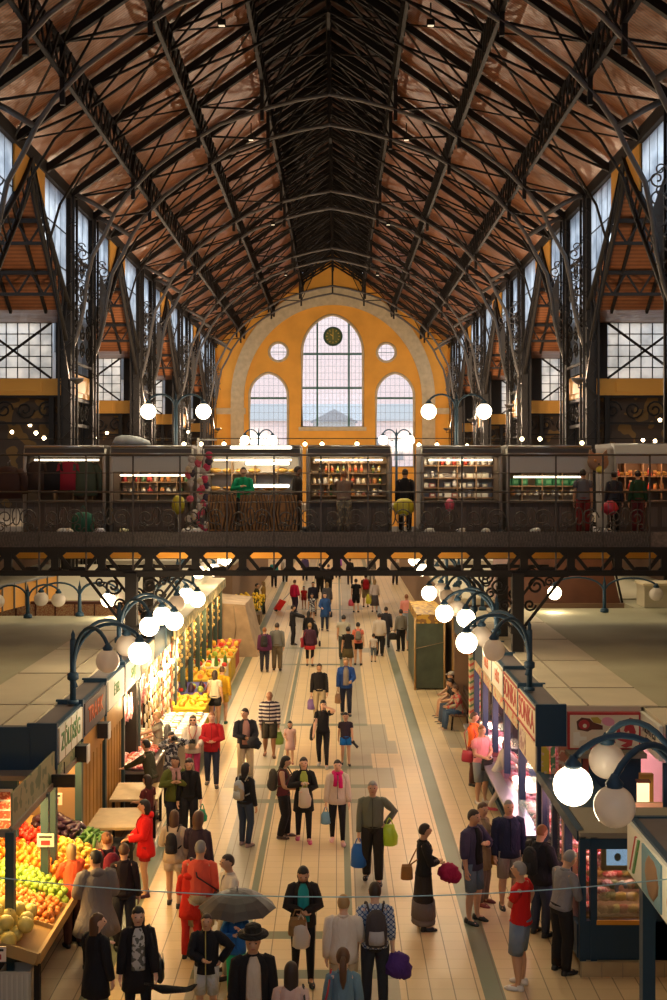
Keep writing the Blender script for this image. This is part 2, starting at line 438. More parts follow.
for y, kind in FRAMES:
    k = max(i for i, p in enumerate(PAIRS) if p[0] <= y+.01)
    if kind == 'main':
        w2 = 'nearer' if abs(y-PAIRS[k][0]) < .1 else 'further'
        truss(y, kind, 'grey arched iron roof truss, %s of the %s' % (w2, where[k]) if k > 1 else 'grey arched iron roof truss %s, its %s arch' % (where[k], w2))
    else:
        w2 = 'first' if y-PAIRS[k][1] < 5 else 'second'
        truss(y, kind, 'slim dark secondary truss, %s after the arches %s' % (w2, where[k]))

# columns, side walls, clerestory, aisles
nwin = 0
def bars(m, y0, y1, z0f, z1f, x, dv=.5, dh=1.15, t=.045):
    n = max(2, round((y1-y0)/dv))
    for i in range(n+1):
        y = y0+(y1-y0)*i/n; tt = t*2.2 if i in (0, n) else t
        m.bar((x, y, z0f(y)), (x, y, z1f(y)), tt, tt)
    zt = z1f(y0); z = zt
    while z > EYE+4:
        ys = [y0+(y1-y0)*i/12 for i in range(13) if z0f(y0+(y1-y0)*i/12) < z]
        if len(ys) > 1: m.bar((x, ys[0], z), (x, ys[-1], z), t*1.6, t*1.6)
        z -= dh
for s in (-1, 1):
    X = XC+s*HW; sd = 'fruit stall side' if s < 0 else 'meat stall side'
    for k, (a, b) in enumerate(PAIRS):
        if k == 0: continue
        for y, w2 in ((a, 'nearer'), (b, 'further')):
            t = thing('iron_column', 'tall dark iron column, %s, %s of the %s' % (sd, w2, where[k]), 'column', (X, y, 0))
            m = MB(); m.box(-.16, .16, -.22, .22, 0, EAVE-.3); m.box(-.3, .3, -.3, .3, 0, .6); m.build('shaft', IRON, t)
            for i in (-1, 1):
                for j in (-1, 1): m = MB(); m.bar((i*.3, j*.3, 0), (i*.3, j*.3, EAVE-.3), .09); m.build('corner_angle', IRON, t)
            m = MB(); z = 8.5
            while z < EAVE-1:
                for i in (-1, 1):
                    m.bar((-.3, i*.3, z), (.3, i*.3, z+.6), .05, .03); m.bar((.3, i*.3, z+.6), (-.3, i*.3, z+1.2), .05, .03)
                z += 1.2
            m.build('lattice_web', IRON, t)
            # perforated spandrel between arch rib and column
            m = MB(); n = 9
            ins = [(arc, h) for arc, h in [(9.72,8.9),(9.95,7.9),(10.06,7.0),(10.12,6.5),(10.3,5.7),(10.55,5.0)]]
            for i in range(6):
                zc = EYE+8.9-i*.62; r_ = (HW-.35-(9.85 if i < 4 else 10.1+.1*(i-4)))/2
                m2c = (-s*(.35+r_), 0, zc); scroll(m, m2c, max(.12, r_), 'y', 1.3, .03, 1 if i % 2 else -1)
                scroll(m, (-s*(.35+r_*.6), .05, zc+.3), max(.1, r_*.7), 'y', 1.2, .025, -1 if i % 2 else 1)
            w2 == 'further' and m.prism([(-s*.45, EYE+8.9), (-s*.8, EYE+7.9), (-s*.72, EYE+6.6), (-s*.45, EYE+6.0)], 'y', -.02, .02)
            m.build('scroll_bracket', STEEL, t)
        # narrow-bay window (between the two columns)
        ya, yb = a+.35, b-.35; zt = EYE+11.15; z0 = EYE+4.15
        nwin += 1
        m = MB(); bars(m, ya, yb, lambda y: z0, lambda y: zt, X, 1.3, 1.5, .03); o = struct('window_%d' % nwin, m, IRON)
        m = MB(); m.box(X-.01, X+.01, ya, yb, z0, zt); m.build('pane', FROST, o)
        m = MB()
        for i in range(5):
            for j in range(3):
                yc = ya+(yb-ya)*(j+.5)/3; zc = EYE+5.1+i*.85
                scroll(m, (X-s*.12, yc, zc), .42, 'x', 1.4, .04, 1 if (i+j) % 2 else -1)
        m.bar((X-s*.12, ya, EYE+8.9), (X-s*.12, yb, EYE+8.9), .08, .12); m.bar((X-s*.12, ya, EYE+4.5), (X-s*.12, yb, EYE+4.5), .08, .12)
        o = m.build('iron_scroll_screen', IRON); tag(o, 'dark scrollwork screen before a tall window, %s, %s' % (sd, where[k]), 'iron screen')
        m = MB(); m.box(X-.06, X+.06, ya, yb, EYE+3.1, EYE+4.05); m.box(X-s*.09-.03, X-s*.09+.03, ya+.3, yb-.3, EYE+3.3, EYE+3.85)
        struct('wall_panel', m, YELP)
        m = MB()
        m.bar((X, ya, EYE+3.0), (X, yb, EYE+3.0), .1, .14); m.bar((X, ya, EYE+1.9), (X, yb, EYE+1.9), .1, .14)
        for j in range(4): scroll(m, (X, ya+(yb-ya)*(j+.5)/4, EYE+2.45), .4, 'x', 1.5, .045, 1 if j % 2 else -1)
        tag(m.build('iron_frieze', IRON), 'dark scroll frieze under the ochre panel, %s, %s' % (sd, where[k]), 'iron frieze')
    # wide bays
    for k in range(1, len(PAIRS)):
        y0 = PAIRS[k][1]; y1 = PAIRS[k+1][0] if k+1 < len(PAIRS) else ENDW
        if k+1 >= len(PAIRS):
            nwin += 1; zt = EYE+11.15
            m = MB(); bars(m, y0+.4, y1-.6, lambda y: EYE+6.5, lambda y: zt, X); o = struct('window_%d' % nwin, m, IRON)
            m = MB(); m.box(X-.01, X+.01, y0+.4, y1-.6, EYE+6.5, zt); m.build('pane', FROST, o)
            m = MB(); m.box(X-.1, X+.1, y1-.6, y1, 5.6, EAVE); m.box(X-.1, X+.1, y0, y1, 5.6, EYE+6.4); struct('wall_side', m, YEL); continue
        yc = (y0+y1)/2; hw = (y1-y0)/2
        g = lambda y: EYE+11.2-1.0*abs(y-yc)**.85
        N = 10
        # ochre peak
        m = MB(); ys = [yc-2.0+4.0*i/N for i in range(N+1)]
        m.prism([(y, g(y)+.12) for y in ys]+[(yc+2.0, EAVE), (yc-2.0, EAVE)], 'x', X-.1, X+.1); struct('wall_panel', m, YEL)
        for e in (-1, 1):
            ya, yb = (y0+.35, yc-2.05) if e < 0 else (yc+2.05, y1-.35)
            nwin += 1; m = MB(); bars(m, ya, yb, lambda y: g(y)+.1, lambda y: EYE+11.15, X, .95, 1.5, .03); o = struct('window_%d' % nwin, m, IRON)
            m = MB(); ys2 = [ya+(yb-ya)*i/6 for i in range(7)]
            m.prism([(y, g(y)+.1) for y in ys2]+[(yb, EYE+11.15), (ya, EYE+11.15)], 'x', X-.01, X+.01); m.build('pane', FROST, o)
        # arch frame
        t = thing('arcade_arch', 'dark pointed iron side arch, %s, after the %s' % (sd, where[k]), 'iron arch', (X, 0, 0))
        ys = [y0+(y1-y0)*i/20 for i in range(21)]
        m = MB(); m.tube([(-s*.1, y, g(y)) for y in ys], .11, 6); m.build('outer_rib', IRON, t)
        m = MB(); m.tube([(-s*.1, yc+(y-yc)*.87, g(y)-.75-.5*(abs(y-yc)/hw)**3) for y in ys], .1, 6); m.build('inner_rib', IRON, t)
        m = MB()
        for i in range(20):
            q = (ys[i]+ys[i+1])/2
            m.bar((-s*.1, ys[i], g(ys[i])), (-s*.1, yc+(q-yc)*.87, g(q)-.75-.5*(abs(q-yc)/hw)**3), .06)
        m.build('lattice_web', IRON, t)
        # aisle roof: far slope with dark ribs
        xo = XC+s*20.2
        xa, xb = sorted((X+s*.15, xo))
        m = MB(); m.add([(xa, yc, EYE+11.15), (xb, yc, EYE+11.15), (xb, y1, EYE+6.6), (xa, y1, EYE+6.6)], [(0,1,2,3)])
        m.add([(xa, yc, EYE+11.25), (xb, yc, EYE+11.25), (xb, y1, EYE+6.7), (xa, y1, EYE+6.7)], [(0,1,2,3)])
        xm = X+s*1.6; xc0, xc1 = sorted((X+s*.15, xm))
        m.add([(xc0, yc, EYE+11.15), (xc1, yc, EYE+11.15), (xc1, y0, EYE+6.6), (xc0, y0, EYE+6.6)], [(0,1,2,3)])
        m.box(xa, xb, y1, y1+4.2, EYE+6.6, EYE+6.7)
        struct('ceiling_aisle', m, ROOF)
        t = thing('aisle_truss', 'dark lattice trusses in the aisle, %s, after the %s' % (sd, where[k]), 'roof truss', (0, 0, 0))
        for q, nm in ((.35, 0), (.7, 1)):
            yq = yc+(y1-yc)*q; zq = EYE+11.15-4.55*q
            m = MB(); m.bar((X, yq, zq-.15), (xo, yq, zq-.15), .12, .16); m.bar((X, yq, zq-1.), (xo, yq, zq-1.), .12, .12)
            for i in range(9):
                u0 = X+(xo-X)*i/9; u1 = X+(xo-X)*(i+.5)/9; u2 = X+(xo-X)*(i+1)/9
                m.bar((u0, yq, zq-.15), (u1, yq, zq-1.), .07); m.bar((u1, yq, zq-1.), (u2, yq, zq-.15), .07)
            m.build('lattice_girder', IRON, t)
        for i in range(7):
            xq = X+s*(.9+i*1.45); m = MB(); m.bar((xq, yc, EYE+11.05), (xq, y1, EYE+6.5), .1, .16); m.build('rafter', IRON, t)
    # transverse window walls of the aisle
    for k in range(1, len(PAIRS)):
        y = PAIRS[k][1]; xi = XC+s*12.45; xo = XC+s*19.6; xa, xb = sorted((xi, xo))
        if k == 1: continue
        nwin += 1; m = MB(); z0, z1 = EYE+4.1, EYE+6.6
        n = 14
        for i in range(n+1):
            q = xa+(xb-xa)*i/n; m.bar((q, y, z0), (q, y, z1), .04)
        for i in range(6): m.bar((xa, y, z0+(z1-z0)*i/5), (xb, y, z0+(z1-z0)*i/5), .04)
        for j in range(2):
            u0 = xi+s*3.55*j; u1 = u0+s*3.4
            m.bar((u0, y-.08, z0), (u1, y-.08, z1), .1); m.bar((u0, y-.08, z1), (u1, y-.08, z0), .1); m.bar((u1+s*.07, y-.05, z0), (u1+s*.07, y-.05, z1), .18)
        o = struct('window_%d' % nwin, m, IRON); m = MB(); m.box(xa, xb, y-.01, y+.01, z0, z1); m.build('pane', FROST, o)
        m = MB(); xx = sorted((X, xo)); m.box(xx[0], xx[1], y-.08, y+.08, EYE+3.35, z0)
        m.box(xa+.4, xa+3.2, y-.12, y-.08, EYE+3.5, z0-.15); m.box(xa+3.9, xa+6.7, y-.12, y-.08, EYE+3.5, z0-.15); struct('wall_panel', m, YELP)
        m = MB(); m.box(xx[0], xx[1], y-.1, y+.1, z1, EYE+7.2); x2 = sorted((X, xi)); m.box(x2[0]+.2, x2[1], y-.1, y+.1, z0, z1); struct('wall_beam', m, IRON)
        m = MB(); m.bar((X, y, EYE+3.3), (xo, y, EYE+3.3), .12, .12); m.bar((X, y, EYE+2.1), (xo, y, EYE+2.1), .1, .1)
        for i in range(9): scroll(m, (X+s*(1.+i*.95), y, EYE+2.7), .42, 'y', 1.5, .045, 1 if i % 2 else -1)
        for i in range(3): m.bar((X+s*(1.7+3*i), y, 5.6), (X+s*(1.7+3*i), y, EYE+3.3), .22)
        tag(m.build('iron_frieze', IRON), 'dark scroll frieze across the side aisle, %s, %s' % (sd, where[k]), 'iron frieze')
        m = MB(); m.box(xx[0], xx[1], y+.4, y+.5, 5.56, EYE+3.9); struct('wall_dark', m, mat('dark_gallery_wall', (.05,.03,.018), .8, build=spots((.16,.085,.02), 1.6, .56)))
        # neighbouring facade outside that window
        m = MB(); m.box(xa-.3, xb, y+3.2, y+3.5, 5.6, EYE+8.2); o = struct('wall_exterior', m, mat('pale_exterior_wall', (.78,.8,.82), .9, build=noise_var(1.2, .2)))
        m = MB()
        for i in range(5): m.box(xa+.5+i*1.5, xa+1.2+i*1.5, y+3.1, y+3.2, EYE+5.6, EYE+7.3)
        m.build('shutter', mat('grey_shutter', (.2,.22,.24), .8), o)
    # outer aisle wall, gallery floor
    xo = XC+s*20.2; xa, xb = sorted((xo, xo+s*.3))
    m = MB(); m.box(xa, xb, NEAR, ENDW, 0, EYE+6.9); struct('wall_west' if s < 0 else 'wall_east', m, mat('brown_wall', (.22,.13,.07), .8))
    xa, xb = sorted((X-s*.5, xo))
    m = MB(); m.box(xa, xb, 31.5, ENDW, 5.3, 5.56); struct('floor_gallery', m, mat('gallery_floor', (.25,.2,.15), .7))
    # nearer side walls and roofs behind the frame edge keep the daylight in bounds
    m = MB(); m.box(min(X, X-s*.2), max(X, X-s*.2), NEAR, PAIRS[1][0]-1.2, 5.6, EAVE); struct('wall_side', m, YEL)
    xa, xb = sorted((X, xo)); m = MB(); m.box(xa, xb, NEAR, PAIRS[1][1], EYE+6.9, EYE+7.); struct('ceiling_aisle', m, ROOF)
m = MB()
for q in ((-22,-7.3,0,27),(6.7,22,0,27),(-7.3,6.7,0,8.2),(-7.3,6.7,22,27)): m.box(q[0], q[1], NEAR-.3, NEAR, q[2], q[3])
struct('wall_south', m, YEL)
m = MB()
for i in range(8): m.bar((-7.3+2*i, NEAR-.15, 8.2), (-7.3+2*i, NEAR-.15, 22), .12)
for i in range(6): m.bar((-7.3, NEAR-.15, 8.2+2.76*i), (6.7, NEAR-.15, 8.2+2.76*i), .12)
nwin += 1; o = struct('window_%d' % nwin, m, GREEN); m = MB(); m.box(-7.3, 6.7, NEAR-.16, NEAR-.14, 8.2, 22); m.build('pane', PANE, o)  # window added in the unseen wall so daylight reaches the crowd from the front

# ---- end wall with three arched windows, two roundels and a stone arch
def pointed(cx, w, zb, zs, zt, n=12):
    """outline of a pointed-arch opening, anticlockwise from bottom-left"""
    L = []; R = []
    h = zt-zs
    for i in range(n+1):
        u = i/n
        a = u*pi/2
        x = (1-sin(a)**2)**.60 if u < 1 else 0; z = sin(a)
        R.append((cx+w/2*x, zs+h*z)); 
    L = [(2*cx-x, z) for x, z in reversed(R)][1:]
    return [(cx-w/2, zb), (cx+w/2, zb)]+R+L
sc = F/ENDW
def ex(px): return (px-336)/sc
def ez(py): return EYE+(470-py)/sc
openings = [
    pointed(ex(332.5), ex(363)-ex(302), ez(427), ez(352), ez(315)),
    pointed(ex(268.7), ex(288)-ex(249.6), 7.6, ez(396), ez(373)),
    pointed(ex(395), ex(414)-ex(376), 7.6, ez(396), ez(373)),
    [(ex(278.5)+.86*cos(2*pi*i/20), ez(352)+.86*sin(2*pi*i/20)) for i in range(20)],
    [(ex(386.3)+.86*cos(2*pi*i/20), ez(352.5)+.86*sin(2*pi*i/20)) for i in range(20)]]
cu = bpy.data.curves.new('end_wall', 'CURVE'); cu.dimensions = '2D'; cu.fill_mode = 'BOTH'; cu.extrude = .3
def spline(pts):
    sp = cu.splines.new('POLY'); sp.points.add(len(pts)-1); sp.use_cyclic_u = True
    for p, q in zip(sp.points, pts): p.co = (q[0], q[1], 0, 1)
spline([(XC-20.5, 0), (XC+20.5, 0), (XC+20.5, EYE+7), (XC+HW+.2, EYE+7), (XC+HW+.2, EAVE), (XC, roof_z(0)+LIFT), (XC-HW-.2, EAVE), (XC-HW-.2, EYE+7), (XC-20.5, EYE+7)])
for o_ in openings: spline(o_)
tmp = bpy.data.objects.new('tmp', cu); C.objects.link(tmp); dg = bpy.context.evaluated_depsgraph_get()
me = bpy.data.meshes.new_from_object(tmp.evaluated_get(dg)); bpy.data.objects.remove(tmp)
me.materials.clear(); me.materials.append(YEL)
ow = obj('wall_north', me, None, (0, ENDW+.3, 0)); ow.rotation_euler = (pi/2, 0, 0); ow['kind'] = 'structure'
# stone arch band and imposts
m = MB(); cxw = ex(333); zs = ez(400); vs = []; n = 40
def arcpt(r, rz, a): return (cxw+r*cos(a), zs+rz*sin(a))
ro, rzo, ri, rzi = 102/sc, 112/sc, 89/sc, 95/sc
for i in range(n):
    a0, a1 = pi*i/n, pi*(i+1)/n
    p = [arcpt(ri, rzi, a0), arcpt(ro, rzo, a0), arcpt(ro, rzo, a1), arcpt(ri, rzi, a1)]
    m.prism(p, 'y', ENDW-.25, ENDW+.02)
for s in (-1, 1):
    xa, xb = sorted((cxw+s*ri, cxw+s*ro)); m.box(xa, xb, ENDW-.25, ENDW+.02, 5.6, zs)
    xa, xb = sorted((cxw+s*(ri-.15), cxw+s*(ro+1.5))); m.box(xa, xb, ENDW-.32, ENDW+.02, zs-1.3, zs-.75)
struct('trim_1', m, STONE)
# window surrounds, bars, panes
names = ['tall central', 'side', 'side', 'round', 'round']
for i, op in enumerate(openings):
    nwin += 1; m = MB()
    m.tube([(x, ENDW-.03, z) for x, z in op], .12, 6, close=True)
    o = struct('window_%d' % nwin, m, STONE)
    x0 = min(p[0] for p in op); x1 = max(p[0] for p in op); z0 = min(p[1] for p in op); z1 = max(p[1] for p in op)
    def top(x):
        zs_ = [];
        for (a, b) in zip(op, op[1:]+op[:1]):
            if (a[0]-x)*(b[0]-x) <= 0 and abs(a[0]-b[0]) > 1e-6: zs_.append(a[1]+(b[1]-a[1])*(x-a[0])/(b[0]-a[0]))
        return (min(zs_), max(zs_)) if zs_ else (z0, z0)
    def sidex(z):
        xs = []
        for (a, b) in zip(op, op[1:]+op[:1]):
            if (a[1]-z)*(b[1]-z) <= 0 and abs(a[1]-b[1]) > 1e-6: xs.append(a[0]+(b[0]-a[0])*(z-a[1])/(b[1]-a[1]))
        return (min(xs), max(xs)) if xs else (x0, x0)
    m = MB(); nb = {0: 16, 1: 8, 2: 8}.get(i, 4)
    for j in range(1, nb):
        x = x0+(x1-x0)*j/nb; a, b = top(x); m.bar((x, ENDW+.1, a), (x, ENDW+.1, b), .022)
    nz = int((z1-z0)/.62)
    for j in range(1, nz+1):
        z = z0+.62*j; a, b = sidex(min(z, z1-.05)); m.bar((a, ENDW+.1, z), (b, ENDW+.1, z), .02)
    m.build('glazing_bars', mat('thin_glazing_bar', (.12,.1,.09), .6), o)
    m = MB()
    if i == 0:
        for fx in (.25, .77): x = x0+(x1-x0)*fx; a, b = top(x); m.bar((x, ENDW+.05, a), (x, ENDW+.05, b), .16)
        for py in (354, 388): a, b = sidex(ez(py)); m.bar((a, ENDW+.05, ez(py)), (b, ENDW+.05, ez(py)), .17)
    elif i < 3: a, b = sidex(ez(398)); m.bar((a, ENDW+.05, ez(398)), (b, ENDW+.05, ez(398)), .16)
    else: m.bar((x0, ENDW+.05, (z0+z1)/2), (x1, ENDW+.05, (z0+z1)/2), .05)
    m.build('mullion', GREEN, o)
    m = MB(); m.prism(op, 'y', ENDW+.14, ENDW+.16); m.build('pane', PANE, o)
    if i == 0:
        m = MB(); m.box(x0-.3, x1+.3, ENDW-.3, ENDW, z0-.35, z0); m.build('sill', STONE, o)
# round crest on the central window
t = thing('wall_clock', 'round dark green and gold clock hanging in the top of the tall end window', 'clock', (ex(333), ENDW-.1, ez(336.5)))
m = MB(); m.tube([(.8*cos(2*pi*i/28), 0, .8*sin(2*pi*i/28)) for i in range(28)], .1, 6, close=True); m.build('rim', mat('dark_green_enamel', (.02,.06,.03), .4), t)
m = MB(); m.prism([(.75*cos(2*pi*i/28), .75*sin(2*pi*i/28)) for i in range(28)], 'y', -.03, .05); m.build('face', mat('green_gilt_face', (.10,.12,.03), .5), t)
m = MB()
for i in range(12): a = pi*i/6; m.bar((.5*cos(a), -.06, .5*sin(a)), (.63*cos(a), -.06, .63*sin(a)), .06)
m.build('hour_mark', mat('gold_paint', (.6,.4,.06), .4), t)
m = MB(); m.bar((0, -.07, -.3), (0, -.07, .45), .07); m.bar((0, -.08, 0), (-.25, -.08, .2), .08); m.build('clock_hand', mat('gold_paint', (.6,.4,.06), .4), t)
# buildings outside
m = MB(); m.box(-60, 60, ENDW+1, 200, -.3, 0); struct('street', m, mat('pale_paving', (.7,.68,.64), .9))
t = thing('exterior_building', 'pale pink brick building with grey roof seen through the arched end windows', 'building', (0, 138, 0))
m = MB(); m.box(-24, 24, 0, 8, 0, 27.0); m.build('wall', mat('pale_pink_brick', (.88,.68,.62), .9, build=noise_var(3., .06)), t)
m = MB(); m.box(-24, 24, -.4, 0, 13.2, 15.2); m.build('balcony_band', mat('grey_band', (.6,.62,.62), .9), t)
for i in range(16):
    m = MB(); m.box(-23+i*3, -21.9+i*3, -.12, 0, 8.5, 11.2); m.build('window', mat('far_window', (.25,.28,.32), .5), t)
t = thing('street_roof', 'small grey pitched roof outside below the tall end window', 'roof', (ex(334)*1.2, 126, 0))
m = MB(); m.prism([(-2.6, 12.6), (2.6, 12.6), (0, 14.0)], 'y', 0, 4); m.build('roof_cap', mat('grey_tin', (.3,.3,.31), .6), t)
m = MB(); m.box(-2.3, 2.3, .3, 3.7, 0, 12.6); m.build('wall', mat('grey_tin2', (.5,.5,.48), .8), t)
# ------------------------------------------------------------------ LAMPS
GLOW = mat('lit_globe', (1,1,1), .3, emit=(1,.80,.52), estr=9)
def _opal():
    m = bpy.data.materials.new('unlit_globe'); m.use_nodes = True; nt = m.node_tree; n = nt.nodes; l = nt.links
    b = n['Principled BSDF']; b.inputs['Base Color'].default_value = (.74,.7,.64,1); b.inputs['Roughness'].default_value = .12
    t = n.new('ShaderNodeBsdfTranslucent'); t.inputs[0].default_value = (.85,.78,.7,1); x = n.new('ShaderNodeMixShader'); x.inputs[0].default_value = .5
    l.new(b.outputs[0], x.inputs[1]); l.new(t.outputs[0], x.inputs[2]); l.new(x.outputs[0], n['Material Output'].inputs[0]); return m
DIM = _opal()
def globe_me(lit):
    m = MB(); m.ball((0,0,0), .2, nu=20, nv=14); return m.data('globe', GLOW if lit else DIM)
G1, G0 = globe_me(1), globe_me(0)
fit = MB().lathe([(.02,.0),(.075,.01),(.09,.05),(.05,.1),(.03,.14)], n=12).data('globe_fitting', NAVY)
def bracket_lamp(x, y, s, lits, label, z0=3.2, angs=(0, 48, -48)):
    """three-armed lamp on a stall roof; s = +1 arms reach towards -x"""
    t = thing('globe_lamp', label, 'lamp', (x, y, z0), 0, None)
    m = MB(); m.tube([(0,0,0),(0,0,1.12)], .055, 10); m.lathe([(.055,1.1),(.035,1.15),(.035,1.22),(.0,1.3)]); m.lathe([(.1,.0),(.1,.05),(.06,.07)]); m.lathe([(.06,.4),(.1,.43),(.1,.52),(.06,.55)]); m.build('post', NAVY, t)
    for i, (a, lit) in enumerate(zip(angs, lits)):
        dx, dy = -s*cos(radians(a)), sin(radians(a))
        R = 1.17
        pts = []
        for j in range(13):
            u = j/12; ang = pi*(1-u*.75)
            pts.append((dx*(R/1.707)*(1+cos(ang)), dy*(R/1.707)*(1+cos(ang)), .45+.95*sin(ang)**.85))
        m = MB(); m.tube([(dx*.06, dy*.06, .28)]+pts[0:], .034, 8); m.build('arm', NAVY, t)
        e = pts[-1]; p = obj('fitting', fit, t, (e[0], e[1], e[2]-.1))
        g = obj('globe', G1 if lit else G0, t, (e[0], e[1], e[2]-.27)); g['label'] = 'glowing white globe' if lit else 'unlit white globe'
        if lit: light('POINT', 'globe_light', (x+e[0]-s*.0, y+e[1]-.0, z0+e[2]-.62), 45, (1,.78,.5), .2)
    return t
side_l = 'above the fruit and souvenir stalls'; side_r = 'above the meat stalls'
for i, (y, l) in enumerate([(20.2,(1,0,0)),(24.5,(1,1,1)),(28.6,(1,1,0)),(37.0,(1,0,1)),(41,(1,1,0)),(45.5,(1,1,0))]):
    bracket_lamp(-4.62 if y < 35 else -5.1, y, -1, l, 'three-armed white globe lamp %s, %s from the camera end' % (side_l, ORD[i]))
for i, (y, l) in enumerate([(11.7,(1,0,0)),(21.4,(1,0,0)),(25.8,(1,0,1)),(30.0,(1,0,0)),(37.0,(1,0,0)),(41,(1,1,0))]):
    bracket_lamp(3.58 if y < 12 else 3.6 if y < 35 else 3.95, y, 1, l, 'three-armed white globe lamp %s, %s from the camera end' % (side_r, ORD[i]), angs=(0, -38, 60) if y < 12 else (0, 48, -48))
def post_lamp(x, y, z0, h, reach, lits, label, gr=.2, arms=(0,180), col=NAVY, gap=.0):
    t = thing('globe_lamp', label, 'lamp', (x, y, z0)); k = gr/.2
    m = MB(); m.tube([(0,0,0),(0,0,h)], .06*k, 10, .045*k); m.lathe([(.05*k,h),(.03*k,h+.05),(0,h+.22*k)]); m.lathe([(.12*k,0),(.12*k,.08),(.06*k,.12)]); m.build('post', col, t)
    for a, lit in zip(arms, lits):
        dx, dy = cos(radians(a)), sin(radians(a)); pts = []
        for j in range(11):
            u = j/10; ang = pi*(1-u*.8); q = reach*.55*(1+cos(ang))
            pts.append((dx*q, dy*q, h-.35*k+.5*k*sin(ang)**.8))
        m = MB(); m.tube(pts, .028*k, 7); m.build('arm', col, t)
        e = pts[-1]; o = obj('fitting', fit, t, (e[0], e[1], e[2]-.1*k)); o.scale = (k,)*3
        g = obj('globe', G1 if lit else G0, t, (e[0], e[1], e[2]-.27*k)); g.scale = (k,)*3
        g['label'] = 'glowing white globe' if lit else 'unlit white globe'
        if lit: light('POINT', 'globe_light', (x+e[0], y+e[1], z0+e[2]-.65*k), 45, (1,.78,.5), .2)
post_lamp(-4.15, 29.8, 5.78, 3.33, .72, (1,1), 'twin-globe lamp on the bridge above the doll kiosk', arms=(0,180))
post_lamp(3.12, 29.8, 5.78, 3.33, .72, (1,1), 'twin-globe lamp on the bridge above the tableware kiosk', arms=(0,180))
post_lamp(-3.9, 58, 5.56, 3.6, .70, (1,1), 'far twin-globe lamp before the arched end window on the fruit stall side', gr=.24)
post_lamp(3.05, 58, 5.56, 3.6, .68, (1,1), 'far twin-globe lamp before the arched end window on the meat stall side', gr=.24)
m = MB(); m.box(-11, 10.4, 57, 60.5, 5.3, 5.56); struct('floor_far_bridge', m, mat('gallery_floor', (.25,.2,.15)))
# lamps standing on the wide stall roofs
post_lamp(-8.55, 31.9, 3.2, .75, .85, (0,0), 'low lamp with two pale unlit globes on the wide roof by the ochre parapet', arms=(180,25))
post_lamp(-7.2, 32.3, 3.2, .8, 1.05, (0,1,0), 'low lamp with one glowing globe on the wide roof by the beige screen', arms=(195,330,0))
post_lamp(4.28, 33.6, 3.2, .8, .8, (0,), 'small lamp with a single unlit globe at the back corner of the meat stall roof', arms=(180,))
post_lamp(7.75, 33.2, 3.2, .85, 1.45, (1,0), 'low lamp with one glowing globe in front of the big brown sheet on the roof', arms=(180,345))

# ------------------------------------------------------------------ STALL BLOCKS
ROOFG = mat('grey_green_roof_felt', (.36,.34,.22), .85, build=noise_var(.5, .14, 5))
ROOFB = mat('beige_roof_strip', (.56,.49,.34), .8, build=noise_var(.8, .1, 5))
FASC = mat('dark_grey_parapet_cap', (.13,.11,.105), .75, build=noise_var(1.5, .15))
SEAM = mat('roof_seam', (.3,.25,.17), .8)
WOODP = mat('ochre_wood_shutter', (.40,.20,.035), .5, build=noise_var(1.5, .25, 5))
CREAM = mat('cream_sign_face', (.72,.62,.42), .6)
SIGNW = mat('white_sign_face', (.72,.72,.62), .6)
REDP = mat('red_sign_paint', (.42,.03,.03), .6)
GRNP = mat('green_sign_paint', (.10,.25,.08), .6)
ORGP = mat('orange_sign_paint', (.55,.11,.03), .6)
TILE = mat('beige_plinth_tile', (.42,.32,.17), .5, build=noise_var(3., .15))
INT = mat('stall_inner_wall', (.55,.38,.2), .7)
STEELW = mat('brushed_counter_steel', (.4,.4,.42), .3, .8)
def block(name, s, xf, y0, y1, xo, label, xs=(.47, 1.65), base=True):
    """stall block; s=-1 opens towards +x (west side), xf = front line, xo = outer edge"""
    t = thing('stall_block', label, 'market stall', (0,0,0))
    X = lambda a: xf+s*a
    def bx(m, a, b, *r): a, b = sorted((a, b)); return m.box(a, b, *r)
    m = MB(); bx(m, X(xs[1]), xo, y0, y1, 3.0, 3.19); m.build('roof_deck', ROOFG, t)
    m = MB(); bx(m, X(xs[0]), X(xs[1]), y0, y1, 3.0, 3.205); m.build('roof_strip', ROOFB, t)
    m = MB(); bx(m, X(xs[0]+.42), X(xs[0]+.45), y0, y1, 3.205, 3.22); y = y0+1.6
    while y < y1: bx(m, X(xs[0]), X(xs[1]), y, y+.03, 3.205, 3.215); y += 3.1
    m.build('roof_seam', SEAM, t)
    m = MB(); bx(m, X(.05), X(xs[0]), y0, y1, 3.0, 3.16); m.build('parapet_cap', FASC, t)
    m = MB(); bx(m, X(.0), X(.08), y0, y1, 2.52, 3.17); bx(m, X(0), X(.5), y0, y0+.08, 2.5, 3.18); m.build('fascia', NAVY, t)
    return t, X, bx
